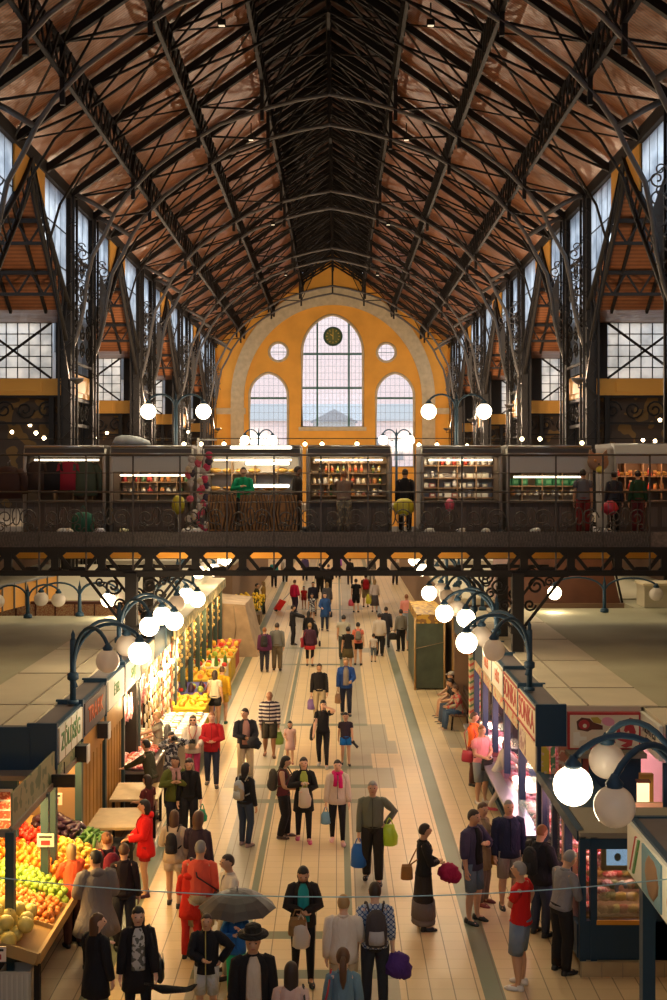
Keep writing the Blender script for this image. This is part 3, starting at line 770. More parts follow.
# meat block
T, X, bx = block('meat', 1, 3.5, 20.0, 34.2, 11.5, 'long flat-roofed meat stall block with navy posts and red-lettered signs', (.45, 2.1))
PY = [20.0, 22.0, 23.9, 25.7, 27.4, 29.1]
m = MB(); bx(m, X(-.02), X(.01), 20.08, 21.85, 2.02, 2.5); q_ = m.build('hanging_board', CREAM, T)
m = MB(); bx(m, X(-.03), X(-.02), 21.1, 21.75, 2.06, 2.46); m.build('printed_picture', mat('board_print', (.35,.2,.2), .6, build=spots((.6,.5,.4), 7, .5)), q_)
for y in PY:
    m = MB(); bx(m, X(0), X(.13), y, y+.12, 0, 2.55); m.build('post', NAVYB, T)
    m = MB(); bx(m, X(-.03), X(.5), y-.04, y+.03, 2.5, 3.23); m.build('sign_divider', NAVY, T)
for i, (a, b, w_, c) in enumerate([(20.07,21.9,'SONKA',REDP),(22.07,23.8,'SONKA',REDP),(23.98,25.6,'HÚS',ORGP),(25.8,27.3,'HÚS',ORGP)]):
    m = MB(); bx(m, X(-.03), X(0), a, b, 2.56, 3.14); p = m.build('sign', CREAM if i < 2 else SIGNW, T)
    m = MB()
    for q in ((2.56,2.6),(3.1,3.14)): bx(m, X(-.045), X(-.03), a, b, *q)
    m.build('sign_border', REDP if i < 2 else STONE, p)
    text(w_, .52 if i < 2 else .34, c, p, (X(-.035), (a+b)/2, 2.85), (pi/2, 0, -pi/2), sx=.95 if i < 2 else 1.)
m = MB()
for i, y in enumerate(PY[:-1]): bx(m, X(-.0), X(.03), y+.25, PY[i+1]-.05, 2.28, 2.5)
m.build('poster_band', mat('poster_band', (.55,.5,.3), .6, build=spots((.5,.12,.08), 9, .55)), T)
m = MB(); bx(m, X(2.2), X(2.3), 18.0, 34, 0, 3.0); m.build('back_wall', mat('pinkish_back_wall', (.6,.35,.33), .6), T)
m = MB(); bx(m, X(.0), X(8), 34.0, 34.2, 0, 3.0); m.build('end_wall', mat('brown_wall', (.22,.13,.07)), T)
m = MB(); bx(m, X(.05), X(.75), 20.2, 29.1, 0, .85); bx(m, X(-.0), X(.06), 20.2, 29.1, .0, .12); m.build('counter', NAVY, T)
m = MB(); m.quad((X(-.05),20.2,.95),(X(-.05),29.1,.95),(X(.45),29.1,1.4),(X(.45),20.2,1.4)); m.build('sloped_glass', glass_mat('counter_glass', (.85,.9,1), .3), T)
m = MB(); bx(m, X(-.28), X(.1), 20.2, 29.1, .82, .88); m.build('ledge', STEELW, T)
# wrapped column at the end of the counters
t = thing('wrapped_column', 'cream column wrapped with red and green slanted stripes at the end of the meat stalls', 'column', (3.55, 29.45, 0))
m = MB(); m.box(-.14, .14, -.12, .12, 0, 3.0)
def wrapf(nt, b):
    n = nt.nodes; l = nt.links; tc = n.new('ShaderNodeTexCoord'); mp = n.new('ShaderNodeMapping'); mp.inputs['Rotation'].default_value = (0,.5,0)
    l.new(tc.outputs['Object'], mp.inputs[0]); w_ = n.new('ShaderNodeTexWave'); w_.bands_direction = 'Z'; w_.inputs['Scale'].default_value = 1.2; l.new(mp.outputs[0], w_.inputs[0])
    r = n.new('ShaderNodeValToRGB'); r.color_ramp.interpolation = 'CONSTANT'; r.color_ramp.elements[0].color = (.6,.1,.05,1); r.color_ramp.elements[1].color = (.62,.5,.27,1); r.color_ramp.elements[1].position = .12
    e = r.color_ramp.elements.new(.9); e.color = (.1,.25,.08,1); l.new(w_.outputs['Fac'], r.inputs[0]); l.new(r.outputs[0], b.inputs['Base Color'])
m.build('column_shaft', mat('striped_wrap', (.6,.5,.3), .6, build=wrapf), t)
m = MB(); bx(m, 4.0, 4.6, 29.8, 34, 0, 3.0); struct('wall_dark_stall', m, mat('dark_brown_boards', (.06,.035,.02), .6))
# meat goods: trays behind the glass and joints hanging from rails
MEATS = [mat('raw_meat_%d' % i, c, .35, build=spots(c2, 22, .55)) for i, (c, c2) in enumerate([((.62,.08,.1),(.85,.5,.5)),((.75,.28,.3),(.9,.68,.66)),((.42,.08,.05),(.65,.3,.2))])]
def lump(m_, nm='meat_joint', el=1.7, r=.1):
    m = MB(); m.ball((0,0,-r*el), r, r*.8, r*el, 9, 7, .12); m.tube([(0,0,0),(0,0,.1)], .01, 5); return m.data(nm, m_)
JM = [lump(a) for a in MEATS]
SAUS = []
for a in MEATS[1:]:
    m = MB(); m.tube([(-.05,0,0),(-.06,0,-.3),(-.02,0,-.42),(.03,0,-.42),(.06,0,-.3),(.05,0,0)], [.02,.035,.04,.04,.035,.02], 7); SAUS.append(m.data('sausage_loop', a))
m = MB(); m.ball((0,0,.06), .16, .11, .07, 9, 6, .12); CUT = [None]*3
for i in range(3):
    m = MB(); m.ball((0,0,.05), .15, .1, .055, 9, 6, .14); CUT[i] = m.data('meat_cut', MEATS[i])
for i, y in enumerate([20.35+.29*j for j in range(31)]):
    for r_ in range(2):
        o = obj('meat_cut', random.choice(CUT[:2]), None, (3.72+.22*r_, y+random.uniform(-.05,.05), .86+0*r_), random.uniform(0, 3)); o.scale = (.9+.3*random.random(),)*3
        tag(o, 'cut of raw meat laid out behind the sloping glass of the meat counters', 'meat', 'meat cuts in the long glass counter')
for i, y in enumerate([20.3+.24*j for j in range(36)]):
    if min(abs(y-p) for p in PY) < .0: continue
    o = obj('meat_joint' if i % 3 else 'sausage_loop', (JM[i % 3] if i % 3 else SAUS[i % 2]), None, (3.98+.0*(i % 2), y, 2.2+random.uniform(-.1,.1)), random.uniform(0,3)); o.scale = (1.1,1.1,1.15)
    tag(o, 'dark red joint of meat hanging in the long meat stall' if i % 3 else 'sausage loop hanging between meat joints in the long meat stall', 'meat' if i % 3 else 'sausage', 'meat hung from the stall rail' if i % 3 else 'sausage loops on the stall rail')
m = MB(); m.tube([(3.98, 20.1, 2.38), (3.98, 29.1, 2.38)], .02, 6); m.build('hanging_rail', STEELW, T)
for i, y in enumerate((21, 22.9, 24.8, 26.5, 28.2)):
    t = thing('counter_lamp', 'pink tube lamp over the meat counters, %s from the sausage picture sign' % ORD[i], 'lamp', (4.25, y, 2.9))
    m = MB(); m.box(-.08, .08, -.6, .6, -.03, .05); m.build('housing', WHITE, t); m = MB(); m.tube([(0,-.55,-.06),(0,.55,-.06)], .03, 8)
    m.build('tube', mat('pink_tube', (1,1,1), emit=(1,.45,.6), estr=14), t)
    light('POINT', 'counter_light', (4.05, y, 1.75), 75, (1,.58,.64), .25)
# end face of the block: picture sign
t = thing('picture_sign', 'red-framed cream signboard painted with ham and sausages', 'sign', (0,0,0))
Yf = 19.98; sx = lambda px: (px-336)*Yf/F; sz = lambda py: EYE-(py-470)*Yf/F
m = MB(); m.box(sx(567), sx(639), Yf-.1, Yf, sz(748), sz(711.5)); m.build('frame', REDP, t); m = MB(); m.box(sx(563), sx(641), Yf, Yf+.3, sz(748), 3.19); m.build('backing', ROOFB, t)
m = MB(); m.box(sx(568.8), sx(637), Yf-.12, Yf-.1, sz(746.3), sz(713.8)); m.build('face', mat('cream_sign_face', (1,1,1)), t)
def blob(pts, nm, mm, dy=.0):
    m = MB(); m.prism([(sx(a), sz(b)) for a, b in pts], 'y', Yf-.13-dy, Yf-.12-dy); return m.build(nm, mm, t)
def circ(cx, cy, rx, ry, rot=0, n=14):
    return [(cx+rx*cos(2*pi*i/n)*cos(rot)-ry*sin(2*pi*i/n)*sin(rot), cy+rx*cos(2*pi*i/n)*sin(rot)+ry*sin(2*pi*i/n)*cos(rot)) for i in range(n)]
BR = mat('sign_brown', (.12,.03,.015), .6)
blob([(576,728),(575,720),(580,716),(588,717),(592,721),(601,724),(601,728),(590,728),(586,730)], 'ham_picture', BR)
blob(circ(582.5,723,5.5,4.8), 'ham_face', REDP, .01); blob(circ(583,724,2,2), 'ham_bone', CREAM, .02)
blob([(589,716),(596,715.5),(600,719),(599,722),(592,721)], 'bacon_picture', mat('sign_olive', (.5,.36,.05)))
blob(circ(606.5,720,6.5,4.3,.2), 'mortadella_picture', mat('sign_pink', (.75,.3,.38)))
blob([(622,729),(625,720),(628,716),(631,717),(631,722),(634,730),(633,735),(628,733),(627,729),(624,731)], 'sausage_picture', REDP)
blob([(614,737),(615,729),(618,727),(619,732),(624,737),(631,738),(630,744),(624,746),(619,744),(625,741),(618,739)], 'sausage_picture', REDP)
blob([(585,746),(586,743),(594,741),(595,738),(612,735.5),(614,741),(600,744),(592,747)], 'salami_picture', REDP)
blob([(593,739),(605,733),(612,728),(614,729),(608,734),(596,741)], 'knife_picture', mat('sign_grey', (.4,.36,.25)))
blob([(577,744),(572,743.5),(572,731),(578,730),(579,735),(585,735),(585,738),(578,739)], 'cleaver_picture', mat('sign_white', (.8,.76,.6)))
t = thing('side_sign', 'white lettered board turned sideways next to the sausage picture sign', 'sign')
m = MB(); m.box(5.27, 5.33, 18.75, 19.95, 2.55, 3.12); p = m.build('panel', SIGNW, t)
text('HENTES', .22, BLACK, p, (5.265, 19.35, 2.9), (pi/2,0,-pi/2)); text('ÁRUK', .18, BLACK, p, (5.265, 19.35, 2.7), (pi/2,0,-pi/2))
t = thing('corner_sign', 'cream signboard with red blots at the frame edge beside the white lettered board', 'sign')
m = MB(); m.box(5.36, 7.5, 18.6, 18.7, 2.5, 3.15); m.build('panel', NAVY, t); m = MB(); m.box(5.48, 7.3, 18.57, 18.6, 2.55, 3.08); m.build('face', CREAM, t)
m = MB(); m.ball((5.62,18.56,2.85), .1,.01,.14); m.ball((5.66,18.56,2.66),.12,.01,.08); m.build('red_blot', REDP, t)
t = thing('kiosk_recess', 'shadowed shop recess under the sausage picture sign with ochre curtain', 'kiosk')
m = MB(); m.box(3.97, 5.3, 19.99, 20.3, 0, 2.55); m.build('inner_wall', NAVY, t)
m = MB(); m.box(3.95, 9.5, 20.0, 20.3, 3.0, 3.18); m.box(5.35, 9.5, 18.7, 20.2, 3.0, 3.17); m.build('roof_deck', ROOFB, t)
m = MB(); m.box(5.35, 9.5, 18.75, 18.85, 0, 2.5); m.build('front_panel', NAVY, t)
m = MB(); m.box(3.97, 5.3, 19.6, 19.98, 2.38, 2.46); m.build('awning', mat('kiosk_roof_beige', (.24,.21,.15), .8), t)
m = MB(); m.box(5.0, 5.22, 18.9, 19.0, 1.0, 2.3); m.build('curtain', WOODP, t)
t = thing('wall_lantern', 'small glowing paper lantern box beside the globes on the kiosk', 'lamp', (5.02, 18.8, 1.98))
m = MB(); m.box(-.09, .09, -.05, .05, -.22, .22); m.build('shade', mat('paper_shade', (1,.8,.5), emit=(1,.75,.4), estr=1.4), t); m = MB(); m.box(-.11,.11,-.07,.07,.22,.25); m.box(-.11,.11,-.07,.07,-.25,-.22); m.build('frame', BR, t)
# strip posters hanging below the corner
for i, (a, b, c) in enumerate([(3.56,3.7,(.65,.5,.05)),(3.72,3.8,(.12,.3,.12)),(3.86,4.05,(.55,.2,.1)),(4.1,4.25,(.7,.5,.25)),(4.28,4.38,(.4,.08,.05))]):
    m = MB(); m.box(a, b, 19.93, 19.95, 1.55, 2.5); tag(m.build('hanging_banner', mat('banner_%d' % i, c, .7, build=spots((.7,.5,.3), 11, .6))), '%s printed banner strip hanging at the corner under the blue fascia' % ['yellow','green','brown-red','cream','dark red'][i], 'banner')
# glass kiosk in front
K = thing('meat_kiosk', 'navy glazed corner kiosk with a small screen and tiled plinth', 'kiosk')
m = MB(); m.box(3.62, 5.9, 16.75, 17.9, 2.0, 2.05); m.box(3.52, 5.9, 16.6, 16.75, 1.98, 2.06); m.build('roof', mat('kiosk_roof_beige', (.24,.21,.15), .8), K)
m = MB(); m.box(3.6, 5.8, 16.62, 16.7, 1.82, 2.0); m.box(3.5, 3.6, 16.7, 20, 1.9, 2.06); m.build('top_rail', NAVY, K)
for x in (3.52, 3.68, 4.5, 5.1): 
    m = MB(); m.box(x, x+.09, 16.6, 16.72, .2, 2.0); m.build('post', NAVY, K)
m = MB(); m.box(3.55, 4.4, 17.9, 19.9, 1.98, 2.04); m.build('side_roof', NAVY, K)
for y in (17.6, 18.6, 19.5):
    m = MB(); m.box(3.5, 3.62, y, y+.1, .2, 2.0); m.build('post', NAVYB, K)
m = MB(); m.box(3.6, 5.8, 16.62, 16.72, .22, .78); m.box(3.5, 3.58, 16.7, 20, .22, .7); m.build('lower_panel', NAVY, K)
m = MB(); m.box(3.52, 5.9, 16.55, 16.66, 0, .21)
m.build('plinth', TILE, K); m = MB()
for i in range(8): m.box(3.52+.3*i, 3.53+.3*i, 16.54, 16.55, 0, .21)
m.build('plinth_joint', SEAM, K)
m = MB(); m.box(3.76, 4.5, 16.65, 16.66, .78, 1.82); m.build('front_pane', glass_mat('counter_glass', (.85,.9,1)), K)
m = MB(); m.box(3.54, 3.55, 16.72, 20, .75, 1.9); m.build('side_pane', glass_mat('clear_counter_glass', (.95,.93,.95), .08), K)
m = MB(); m.box(3.76, 4.48, 16.58, 16.62, .74, .8); m.box(4.44, 4.5, 16.58, 16.62, .74, 1.84); m.build('window_frame', YELP, K)
m = MB(); m.box(3.6, 5.2, 18.3, 18.36, .2, 2.0); m.build('back_wall', INT, K)
m = MB(); m.box(3.6, 5.1, 16.8, 18.3, .72, .78); m.build('display_floor', mat('brown_display', (.25,.15,.06)), K)
t = thing('screen', 'small lit screen in an ochre frame inside the corner kiosk', 'screen', (4.05, 16.74, 1.68))
m = MB(); m.box(-.19,.27,-.03,.03,-.2,.18); m.build('frame', YELP, t); m = MB(); m.box(-.12,.2,-.045,-.03,-.12,.11); m.build('display', mat('lit_display', (.2,.3,.35), emit=(.6,.85,.95), estr=.75), t)
m = MB(); m.ball((.04,-.045,0),.05,.004,.06); m.build('picture', mat('display_print', (.3,.4,.3)), t)
GOODS = [mat('good_%d' % i, c, .5) for i, c in enumerate([(.45,.3,.04),(.5,.4,.25),(.3,.12,.04),(.5,.08,.05),(.15,.17,.04),(.55,.42,.12)])]
for i in range(34):
    r_ = i % 4; x = 3.82+.72*random.random(); g = random.choice(GOODS)
    m = MB(); m.ball((0,0,.07), .09, .07, .07, 8, 6, .15)
    o = m.build('wrapped_good', g, None, (x, 16.85+.22*r_, .8+.1*r_)); tag(o, 'small brown and yellow packed delicacy on the display floor of the corner kiosk', 'food', 'delicacies in the corner kiosk')
m = MB(); m.tube([(4.16+.07*cos(a/10*pi*1.2), 16.78, 1.2+.08*sin(a/10*pi*1.2)) for a in range(11)], .03, 7); tag(m.build('white_sausage', mat('white_casing', (.7,.66,.6))), 'curled white sausage standing in the kiosk window', 'sausage')
for i in range(46):
    y = 16.95+i*.066; o = obj('meat_cut', CUT[i % 2], None, (3.74+.16*(i % 3), y, .86+.2*(i % 4))); o.scale = (.75,)*3
    tag(o, 'raw pink-red meat cut stacked behind the side glass of the corner kiosk', 'meat', 'meat cuts in the corner kiosk')
for i in range(30):
    o = obj('meat_joint', JM[i % 2], None, (3.85+.2*(i % 2), 17.0+i*.1, 1.95-.3*(i % 2))); o.scale = (.8,.8,.95)
    tag(o, 'raw meat joint hanging above the side window of the corner kiosk', 'meat', 'meat joints hung in the corner kiosk')
light('POINT', 'kiosk_light', (4.1, 17.5, 1.75), 55, (1,.5,.5), .15); light('POINT', 'kiosk_light', (3.75, 19.0, 1.75), 30, (1,.5,.5), .12)
light('POINT', 'kiosk_lamp', (4.25, 16.95, 1.75), 16, (1,.75,.4), .1)
m = MB(); m.box(4.6, 7.5, 16.62, 16.9, .22, 2.0); tag(m.build('market_kiosk', NAVY), 'plain navy kiosk front beside the glazed corner kiosk', 'kiosk')
# nearest block at the frame edge
T2, X2, bx2 = block('near', 1, 3.5, 9.5, 13.72, 9, 'dark-roofed stall block with a carving picture on its side sign', (.9, 2.2))
m = MB(); bx2(m, 3.5, 9, 13.66, 13.72, 2.5, 3.18); bx2(m, 3.6, 3.75, 13.5, 13.65, 0, 2.5); m.build('corner_post', NAVY, T2)
m = MB(); m.box(3.46, 3.5, 9.6, 13.66, 2.55, 3.14); p = m.build('sign', SIGNW, T2)
m = MB(); m.box(3.44, 3.46, 12.2, 12.95, 2.58, 3.1); m.build('picture_field', mat('picture_blue', (.12,.25,.3)), p)
m = MB(); m.ball((3.44,12.55,2.84), .012,.26,.22,12,8,.1); m.build('carving_picture', mat('picture_brown', (.2,.11,.05)), p)
for q, c in enumerate((REDP, SIGNW, GRNP)):
    m = MB(); m.prism([(13.5-.06*q,2.62),(13.45-.06*q,2.62),(13.2-.06*q,3.08),(13.25-.06*q,3.08)], 'x', 3.44, 3.46); m.build('stripe', c, p)
m = MB(); m.ball((3.45,13.35,2.72),.01,.07,.05); m.ball((3.45,13.2,2.95),.01,.05,.04); m.ball((3.45,11.9,2.8),.01,.1,.08); m.build('flower_print', mat('print_orange', (.6,.25,.1)), p)
m = MB(); m.box(4.2, 6, 12.8, 13.6, .9, 1.0); m.box(4.3, 6, 12.9, 13.5, 0, .9); m.build('counter', mat('grey_counter', (.16,.17,.16), .4), T2)
m = MB(); m.box(4.35, 6, 13.3, 13.4, 1.1, 1.45); m.build('pink_display', mat('pink_meat_tray', (.7,.2,.3), .4), T2)

# ---- fruit and souvenir block
T3, X3, bx3 = block('fruit', -1, -4.5, 18.45, 32.4, -13, 'long flat-roofed stall block over the fruit stall with lettered fascia signs', (.42, 1.9))
m = MB(); bx3(m, -4.9, -9, 18.4, 18.5, 2.5, 3.18); m.build('end_fascia', NAVY, T3)
m = MB(); bx3(m, -4.55, -9, 18.05, 18.5, 2.42, 2.5); m.build('awning_ledge', FASC, T3)
PL = [18.45, 20.35, 22.45, 24.4, 26.4, 28.4, 30.4]
for y in PL:
    m = MB(); bx3(m, -4.5, -4.62, y, y+.14, 0, 2.55); m.build('post', TEAL, T3)
    m = MB(); bx3(m, -4.47, -4.95, y-.04, y+.03, 2.5, 3.24); m.build('sign_divider', NAVY, T3)
for i, (a, b, w_, c, f_) in enumerate([(18.55,20.25,'ZÖLDSÉG',GRNP,SIGNW),(20.5,22.3,'TRAFIK',ORGP,mat('dark_sign_face',(.07,.05,.05))),(22.6,24.3,'ÉTEL',GRNP,SIGNW),(24.5,26.3,'SAJT',GRNP,SIGNW),(26.5,28.3,'',GRNP,CREAM)]):
    m = MB(); m.box(-4.5, -4.47, a, b, 2.57, 3.13); p = m.build('sign', f_, T3)
    if w_: text(w_, .4 if i < 2 else .3, c, p, (-4.465, (a+b)/2, 2.85), (pi/2,0,pi/2), sx=.78 if i == 0 else 1.)
    if i == 0:
        m = MB()
        for q in range(5): m.box(-4.465, -4.46, a+q*.42, a+q*.42+.03, 2.57, 3.13)
        m.build('sign_bars', STONE, p)
m = MB(); m.box(-4.6, -4.52, 20.5, 24.4, 2.05, 2.5); m.build('shutter_box', WOODP, T3)
for a, b in ((20.5, 22.4), (22.6, 24.35)):
    m = MB(); m.box(-4.62, -4.55, a, b, 0, 2.05)
    for q in range(6): m.box(-4.55, -4.54, a+.1+(b-a)*q/6, a+.13+(b-a)*q/6, 0, 2.05)
    m.build('shutter', WOODP, T3)
m = MB(); m.box(-6.6, -6.5, 14.5, 32.4, 0, 3.0); m.build('back_wall', INT, T3)
for q in ((-9, -4.5, 32.3, 32.4), (-6.5, -4.6, 24.35, 24.42), (-6.5,-4.6,20.4,20.46)): m = MB(); m.box(*q, 0, 3.0); m.build('partition', mat('brown_wall', (.22,.13,.07)), T3)
for i, (y, z) in enumerate(((19.9, 2.42), (21.75, 2.4))):
    t = thing('wall_speaker', 'small black box with a pale edge hung under the fascia, %s the wooden shutters' % ('before' if i == 0 else 'above'), 'speaker', (-4.4, y, z))
    m = MB(); m.box(-.1,.1,-.08,.12,-.16,.12); m.build('housing', BLACK, t); m = MB(); m.box(.1,.12,-.08,.12,-.18,.12); m.build('grille', WHITE, t)
# awning frame and poster glass of the fruit stall
t = thing('fruit_awning', 'low awning frame with a band of poster glass over the fruit stall', 'awning')
m = MB(); m.bar((-4.5,15.9,2.3),(-4.5,20.4,2.3),.06,.1); m.bar((-4.5,15.9,2.28),(-6.4,15.9,2.28),.06,.1); m.build('rail', mat('old_metal', (.25,.2,.14), .5), t)
m = MB(); m.box(-4.53,-4.5,16.0,20.3,2.32,2.8); m.build('poster_band', mat('poster_band2', (.3,.3,.16), .5, build=spots((.12,.17,.08), 5, .55)), t)
for y in (15.9, 17.8):
    m = MB(); m.box(-4.56,-4.44,y-.06,y+.06,0,2.3); m.build('post', TEAL, t)
t = thing('price_board', 'small black board hanging from the fruit stall awning', 'sign', (-4.3, 18.2, 2.4))
m = MB(); m.box(-.2,.17,-.02,.02,-.12,.08); m.build('board', BLACK, t); m = MB(); m.bar((0,0,.1),(0,0,.28),.015); m.build('hook', IRON, t)
m = MB(); m.box(-9,-5.03,18.15,18.25,1.5,2.4); tag(m.build('market_kiosk', NAVY), 'navy kiosk carrying a photo poster beside the melons', 'kiosk')
t = thing('photo_poster', 'white sheet of small red photographs on the navy wall by the fruit stall', 'poster', (-5.28, 18.12, 1.95))
m = MB(); m.box(-.18,.18,0,.02,-.32,.32); m.build('sheet', mat('paper', (.6,.58,.55)), t)
for i in range(4): m = MB(); m.box(-.15,.15,-.01,0,-.29+.15*i,-.17+.15*i); m.build('photograph', MEATS[2], t)
m = MB(); m.prism([(-5.6,1.78),(-4.72,1.78),(-4.72,1.84),(-5.6,1.9)], 'y', 14.0, 15.6); tag(m.build('counter_roof', FASC), 'small dark counter roof at the frame edge in front of the photo poster', 'roof')

# ------------------------------------------------------------------ FRUIT
def fm(name, c, r=.45): return mat(name, c, r, build=noise_var(12., .12))
def fruit(name, c, rx, ry=None, rz=None, stem_=True, wob=.02):
    m = MB(); m.ball((0,0,0), rx, ry, rz, 10, 7, wob)
    if stem_:
        m.cur = 1; m.tube([(0,0,(rz or rx)*.9),(0.01,0,(rz or rx)*1.15)], .006, 4)
    return m.data(name, [fm(name+'_skin', c), mat('stalk_green', (.08,.12,.03))])
MEL = fruit('melon', (.72,.55,.13), .11, .11, .12); ORA = fruit('orange', (.85,.3,.02), .05); APR = fruit('apricot', (.75,.25,.04), .045)
APG = fruit('green_apple', (.35,.5,.06), .052); TOM = fruit('tomato', (.6,.03,.01), .05, .05, .043); PEP = fruit('yellow_pepper', (.85,.55,.06), .045, .045, .07)
EGG = fruit('aubergine', (.035,.012,.03), .05, .05, .12); CUC = fruit('cucumber', (.06,.16,.02), .035, .035, .14, False); LEM = fruit('lemon', (.85,.65,.05), .04, .055, .04)
XB, XF = -5.9, -4.0
t = thing('fruit_stand', 'sloping fruit stand with crates in front of the open fruit stall', 'market stand')
m = MB(); m.prism([(XF,.66),(XF,.74),(XB,1.34),(XB,1.26)], 'y', 15.4, 20.4); m.build('sloped_top', mat('crate_wood', (.35,.2,.06), .7), t)
m = MB(); m.bar((XF+.02,15.4,.76),(XF+.02,20.4,.76),.05,.14); m.bar((XB,15.38,1.36),(XF,15.38,.76),.05,.16)
for y in (16.4, 17.2, 18.0, 18.9, 19.7): m.bar((XB,y,1.36),(XF,y,.76),.03,.08)
m.build('divider', mat('crate_wood_light', (.42,.26,.09), .7), t)
for y in (15.6, 17.8, 20.1):
    m = MB(); m.box(XF-.1,XF-.02,y,y+.08,0,.68); m.build('leg', IRON, t)
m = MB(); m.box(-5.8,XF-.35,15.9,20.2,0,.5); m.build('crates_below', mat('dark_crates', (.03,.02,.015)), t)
def white_crate(x, y, z, lab):
    t = thing('plastic_crate', lab, 'crate', (x, y, z)); m = MB()
    m.box(-.2,.2,-.15,.15,0,.03)
    for a in (-1,1): m.box(-.2,.2,a*.15-.01,a*.15+.01,.0,.5); m.box(a*.2-.01,a*.2+.01,-.15,.15,0,.5)
    m.build('crate_body', mat('cream_plastic', (.5,.46,.36), .5), t); m = MB()
    for i in range(6): m.box(-.19+.07*i,-.165+.07*i,-.175,-.16,.03,.47)
    m.build('crate_rib', mat('cream_plastic2', (.6,.56,.45)), t)
white_crate(-4.35, 15.75, 0, 'cream slatted plastic crate on the floor under the melons')
def price(x, y, z, lab):
    m = MB(); m.box(-.13,.13,-.008,.008,-.1,.1); o = m.build('price_card', mat('price_white', (.7,.6,.5))); o.location = (x, y, z)
    m = MB(); m.box(-.07,.07,-.012,-.008,-.07,0); m.build('red_price', REDP, o); m = MB(); m.box(-.1,.1,-.012,-.008,.04,.07); m.build('printed_line', BLACK, o); tag(o, lab, 'price card')
price(-4.52, 15.3, .86, 'white price card with red figures on the front of the melon crate')
price(-4.47, 17.7, 1.6, 'white price card tied to the teal post of the fruit stall')
price(-4.75, 19.4, 1.75, 'white price card above the aubergines beside the tall fruit rack')
def slope_z(x): return .74+(1.34-.74)*(XF-x)/(XF-XB)
def heap(me, nm, y0, y1, x0, x1, r, n, label, group, lay=2, sc=.12, tilt=False, zoff=0):
    """piles n pieces in close rows over the slope, in layers"""
    pos = []; st = r*1.9
    for L in range(lay):
        x = x0+L*st*.5
        while x <= x1-L*st*.3:
            y = y0+L*st*.5
            while y <= y1-L*st*.3:
                pos.append((x, y, slope_z(x)+r*.95+L*r*1.45+zoff)); y += st
            x += st*.95
    pos = sorted(pos, key=lambda p: -p[2])[:n] if len(pos) > n else pos
    for p in pos:
        o = obj(nm, me, None, (p[0]+random.uniform(-.75,.75)*r, p[1]+random.uniform(-.75,.75)*r, p[2]))
        o.rotation_euler = (random.uniform(-.6,.6)+(1.3 if tilt else 0), random.uniform(-.6,.6), random.uniform(0,6)); s_ = 1+random.uniform(-sc, sc); o.scale = (s_,)*3
        tag(o, label, nm.replace('_', ' '), group)
heap(MEL, 'melon', 15.55, 16.35, -5.6, -4.15, .115, 120, 'round yellow melon heaped at the near end of the fruit stand', 'melons on the fruit stand')
heap(APR, 'apricot', 16.46, 17.18, -5.2, -4.08, .05, 300, 'orange-brown apricot heaped between the melons and the green apples', 'apricots on the fruit stand')
heap(APG, 'green_apple', 17.26, 17.95, -5.3, -4.08, .055, 260, 'yellow-green apple heaped beyond the apricots', 'green apples on the fruit stand')
heap(ORA, 'orange', 18.05, 18.85, -5.6, -4.1, .055, 290, 'bright orange heaped beyond the green apples', 'oranges on the fruit stand')
heap(TOM, 'tomato', 18.95, 19.6, -5.5, -4.7, .055, 160, 'red tomato piled behind the yellow peppers', 'tomatoes on the fruit stand')
heap(PEP, 'yellow_pepper', 18.95, 19.6, -4.66, -4.1, .06, 90, 'pale yellow pepper on the edge of the stand next to the tomatoes', 'yellow peppers on the fruit stand', tilt=True)
heap(EGG, 'aubergine', 19.78, 20.3, -5.2, -4.35, .07, 70, 'dark aubergine piled near the empty tan tables', 'aubergines on the fruit stand', tilt=True)
heap(CUC, 'cucumber', 19.7, 20.3, -4.4, -4.05, .06, 24, 'dark green cucumber at the far edge of the fruit stand', 'cucumbers on the fruit stand', tilt=True)
# tall fruit rack at the back of the stall, tiers facing the aisle
t = thing('fruit_rack', 'tall stepped rack of fruit at the back of the fruit stall', 'rack')
m = MB()
for i in range(6): m.box(-6.45+.0, -5.85-.0+0*i, 15.6+.0*i, 20.3, 1.3+.2*i, 1.33+.2*i)
for i in range(6): m.box(-6.45, -6.4, 15.6, 20.3, 1.3, 2.5)
m.build('shelf', mat('crate_wood', (.35,.2,.06)), t)
for i in range(5):
    me, nm, lb = [(ORA,'orange','oranges'),(LEM,'lemon','lemons'),(ORA,'orange','oranges'),(LEM,'lemon','lemons'),(PEP,'yellow_pepper','yellow peppers')][i]
    n = 42 if i < 4 else 38
    for j in range(n):
        for q in range(2):
            if q and j % 2: continue
            o = obj(nm, me, None, (-5.92-.11*q-.06*i*0, 15.7+4.5*j/n, 1.385+.2*i+.0*q)); s_ = random.uniform(.9,1.1); o.scale = (s_,)*3; o.rotation_euler = (random.random(), random.random(), random.random()*6)
            tag(o, '%s in the %s tier of the tall rack behind the fruit stand' % (nm.replace('_',' ').capitalize(), ORD[i]), nm.replace('_',' '), '%s in the %s tier of the rack' % (lb, ORD[i]))
light('AREA', 'fruit_stall_light', (-4.9, 17.0, 2.25), 130, (1,.62,.22), (.4, 2.2), rot=(0, radians(-20), 0))
light('AREA', 'fruit_stall_light', (-5.0, 19.4, 2.7), 130, (1,.62,.22), (.4, 1.6), rot=(0, radians(-20), 0))
t = thing('strip_lamp', 'long strip lamp under the roof of the fruit stall', 'lamp', (-5.0, 19.4, 2.86)); m = MB(); m.box(-.1,.1,-.8,.8,-.02,.05); m.build('housing', WHITE, t)
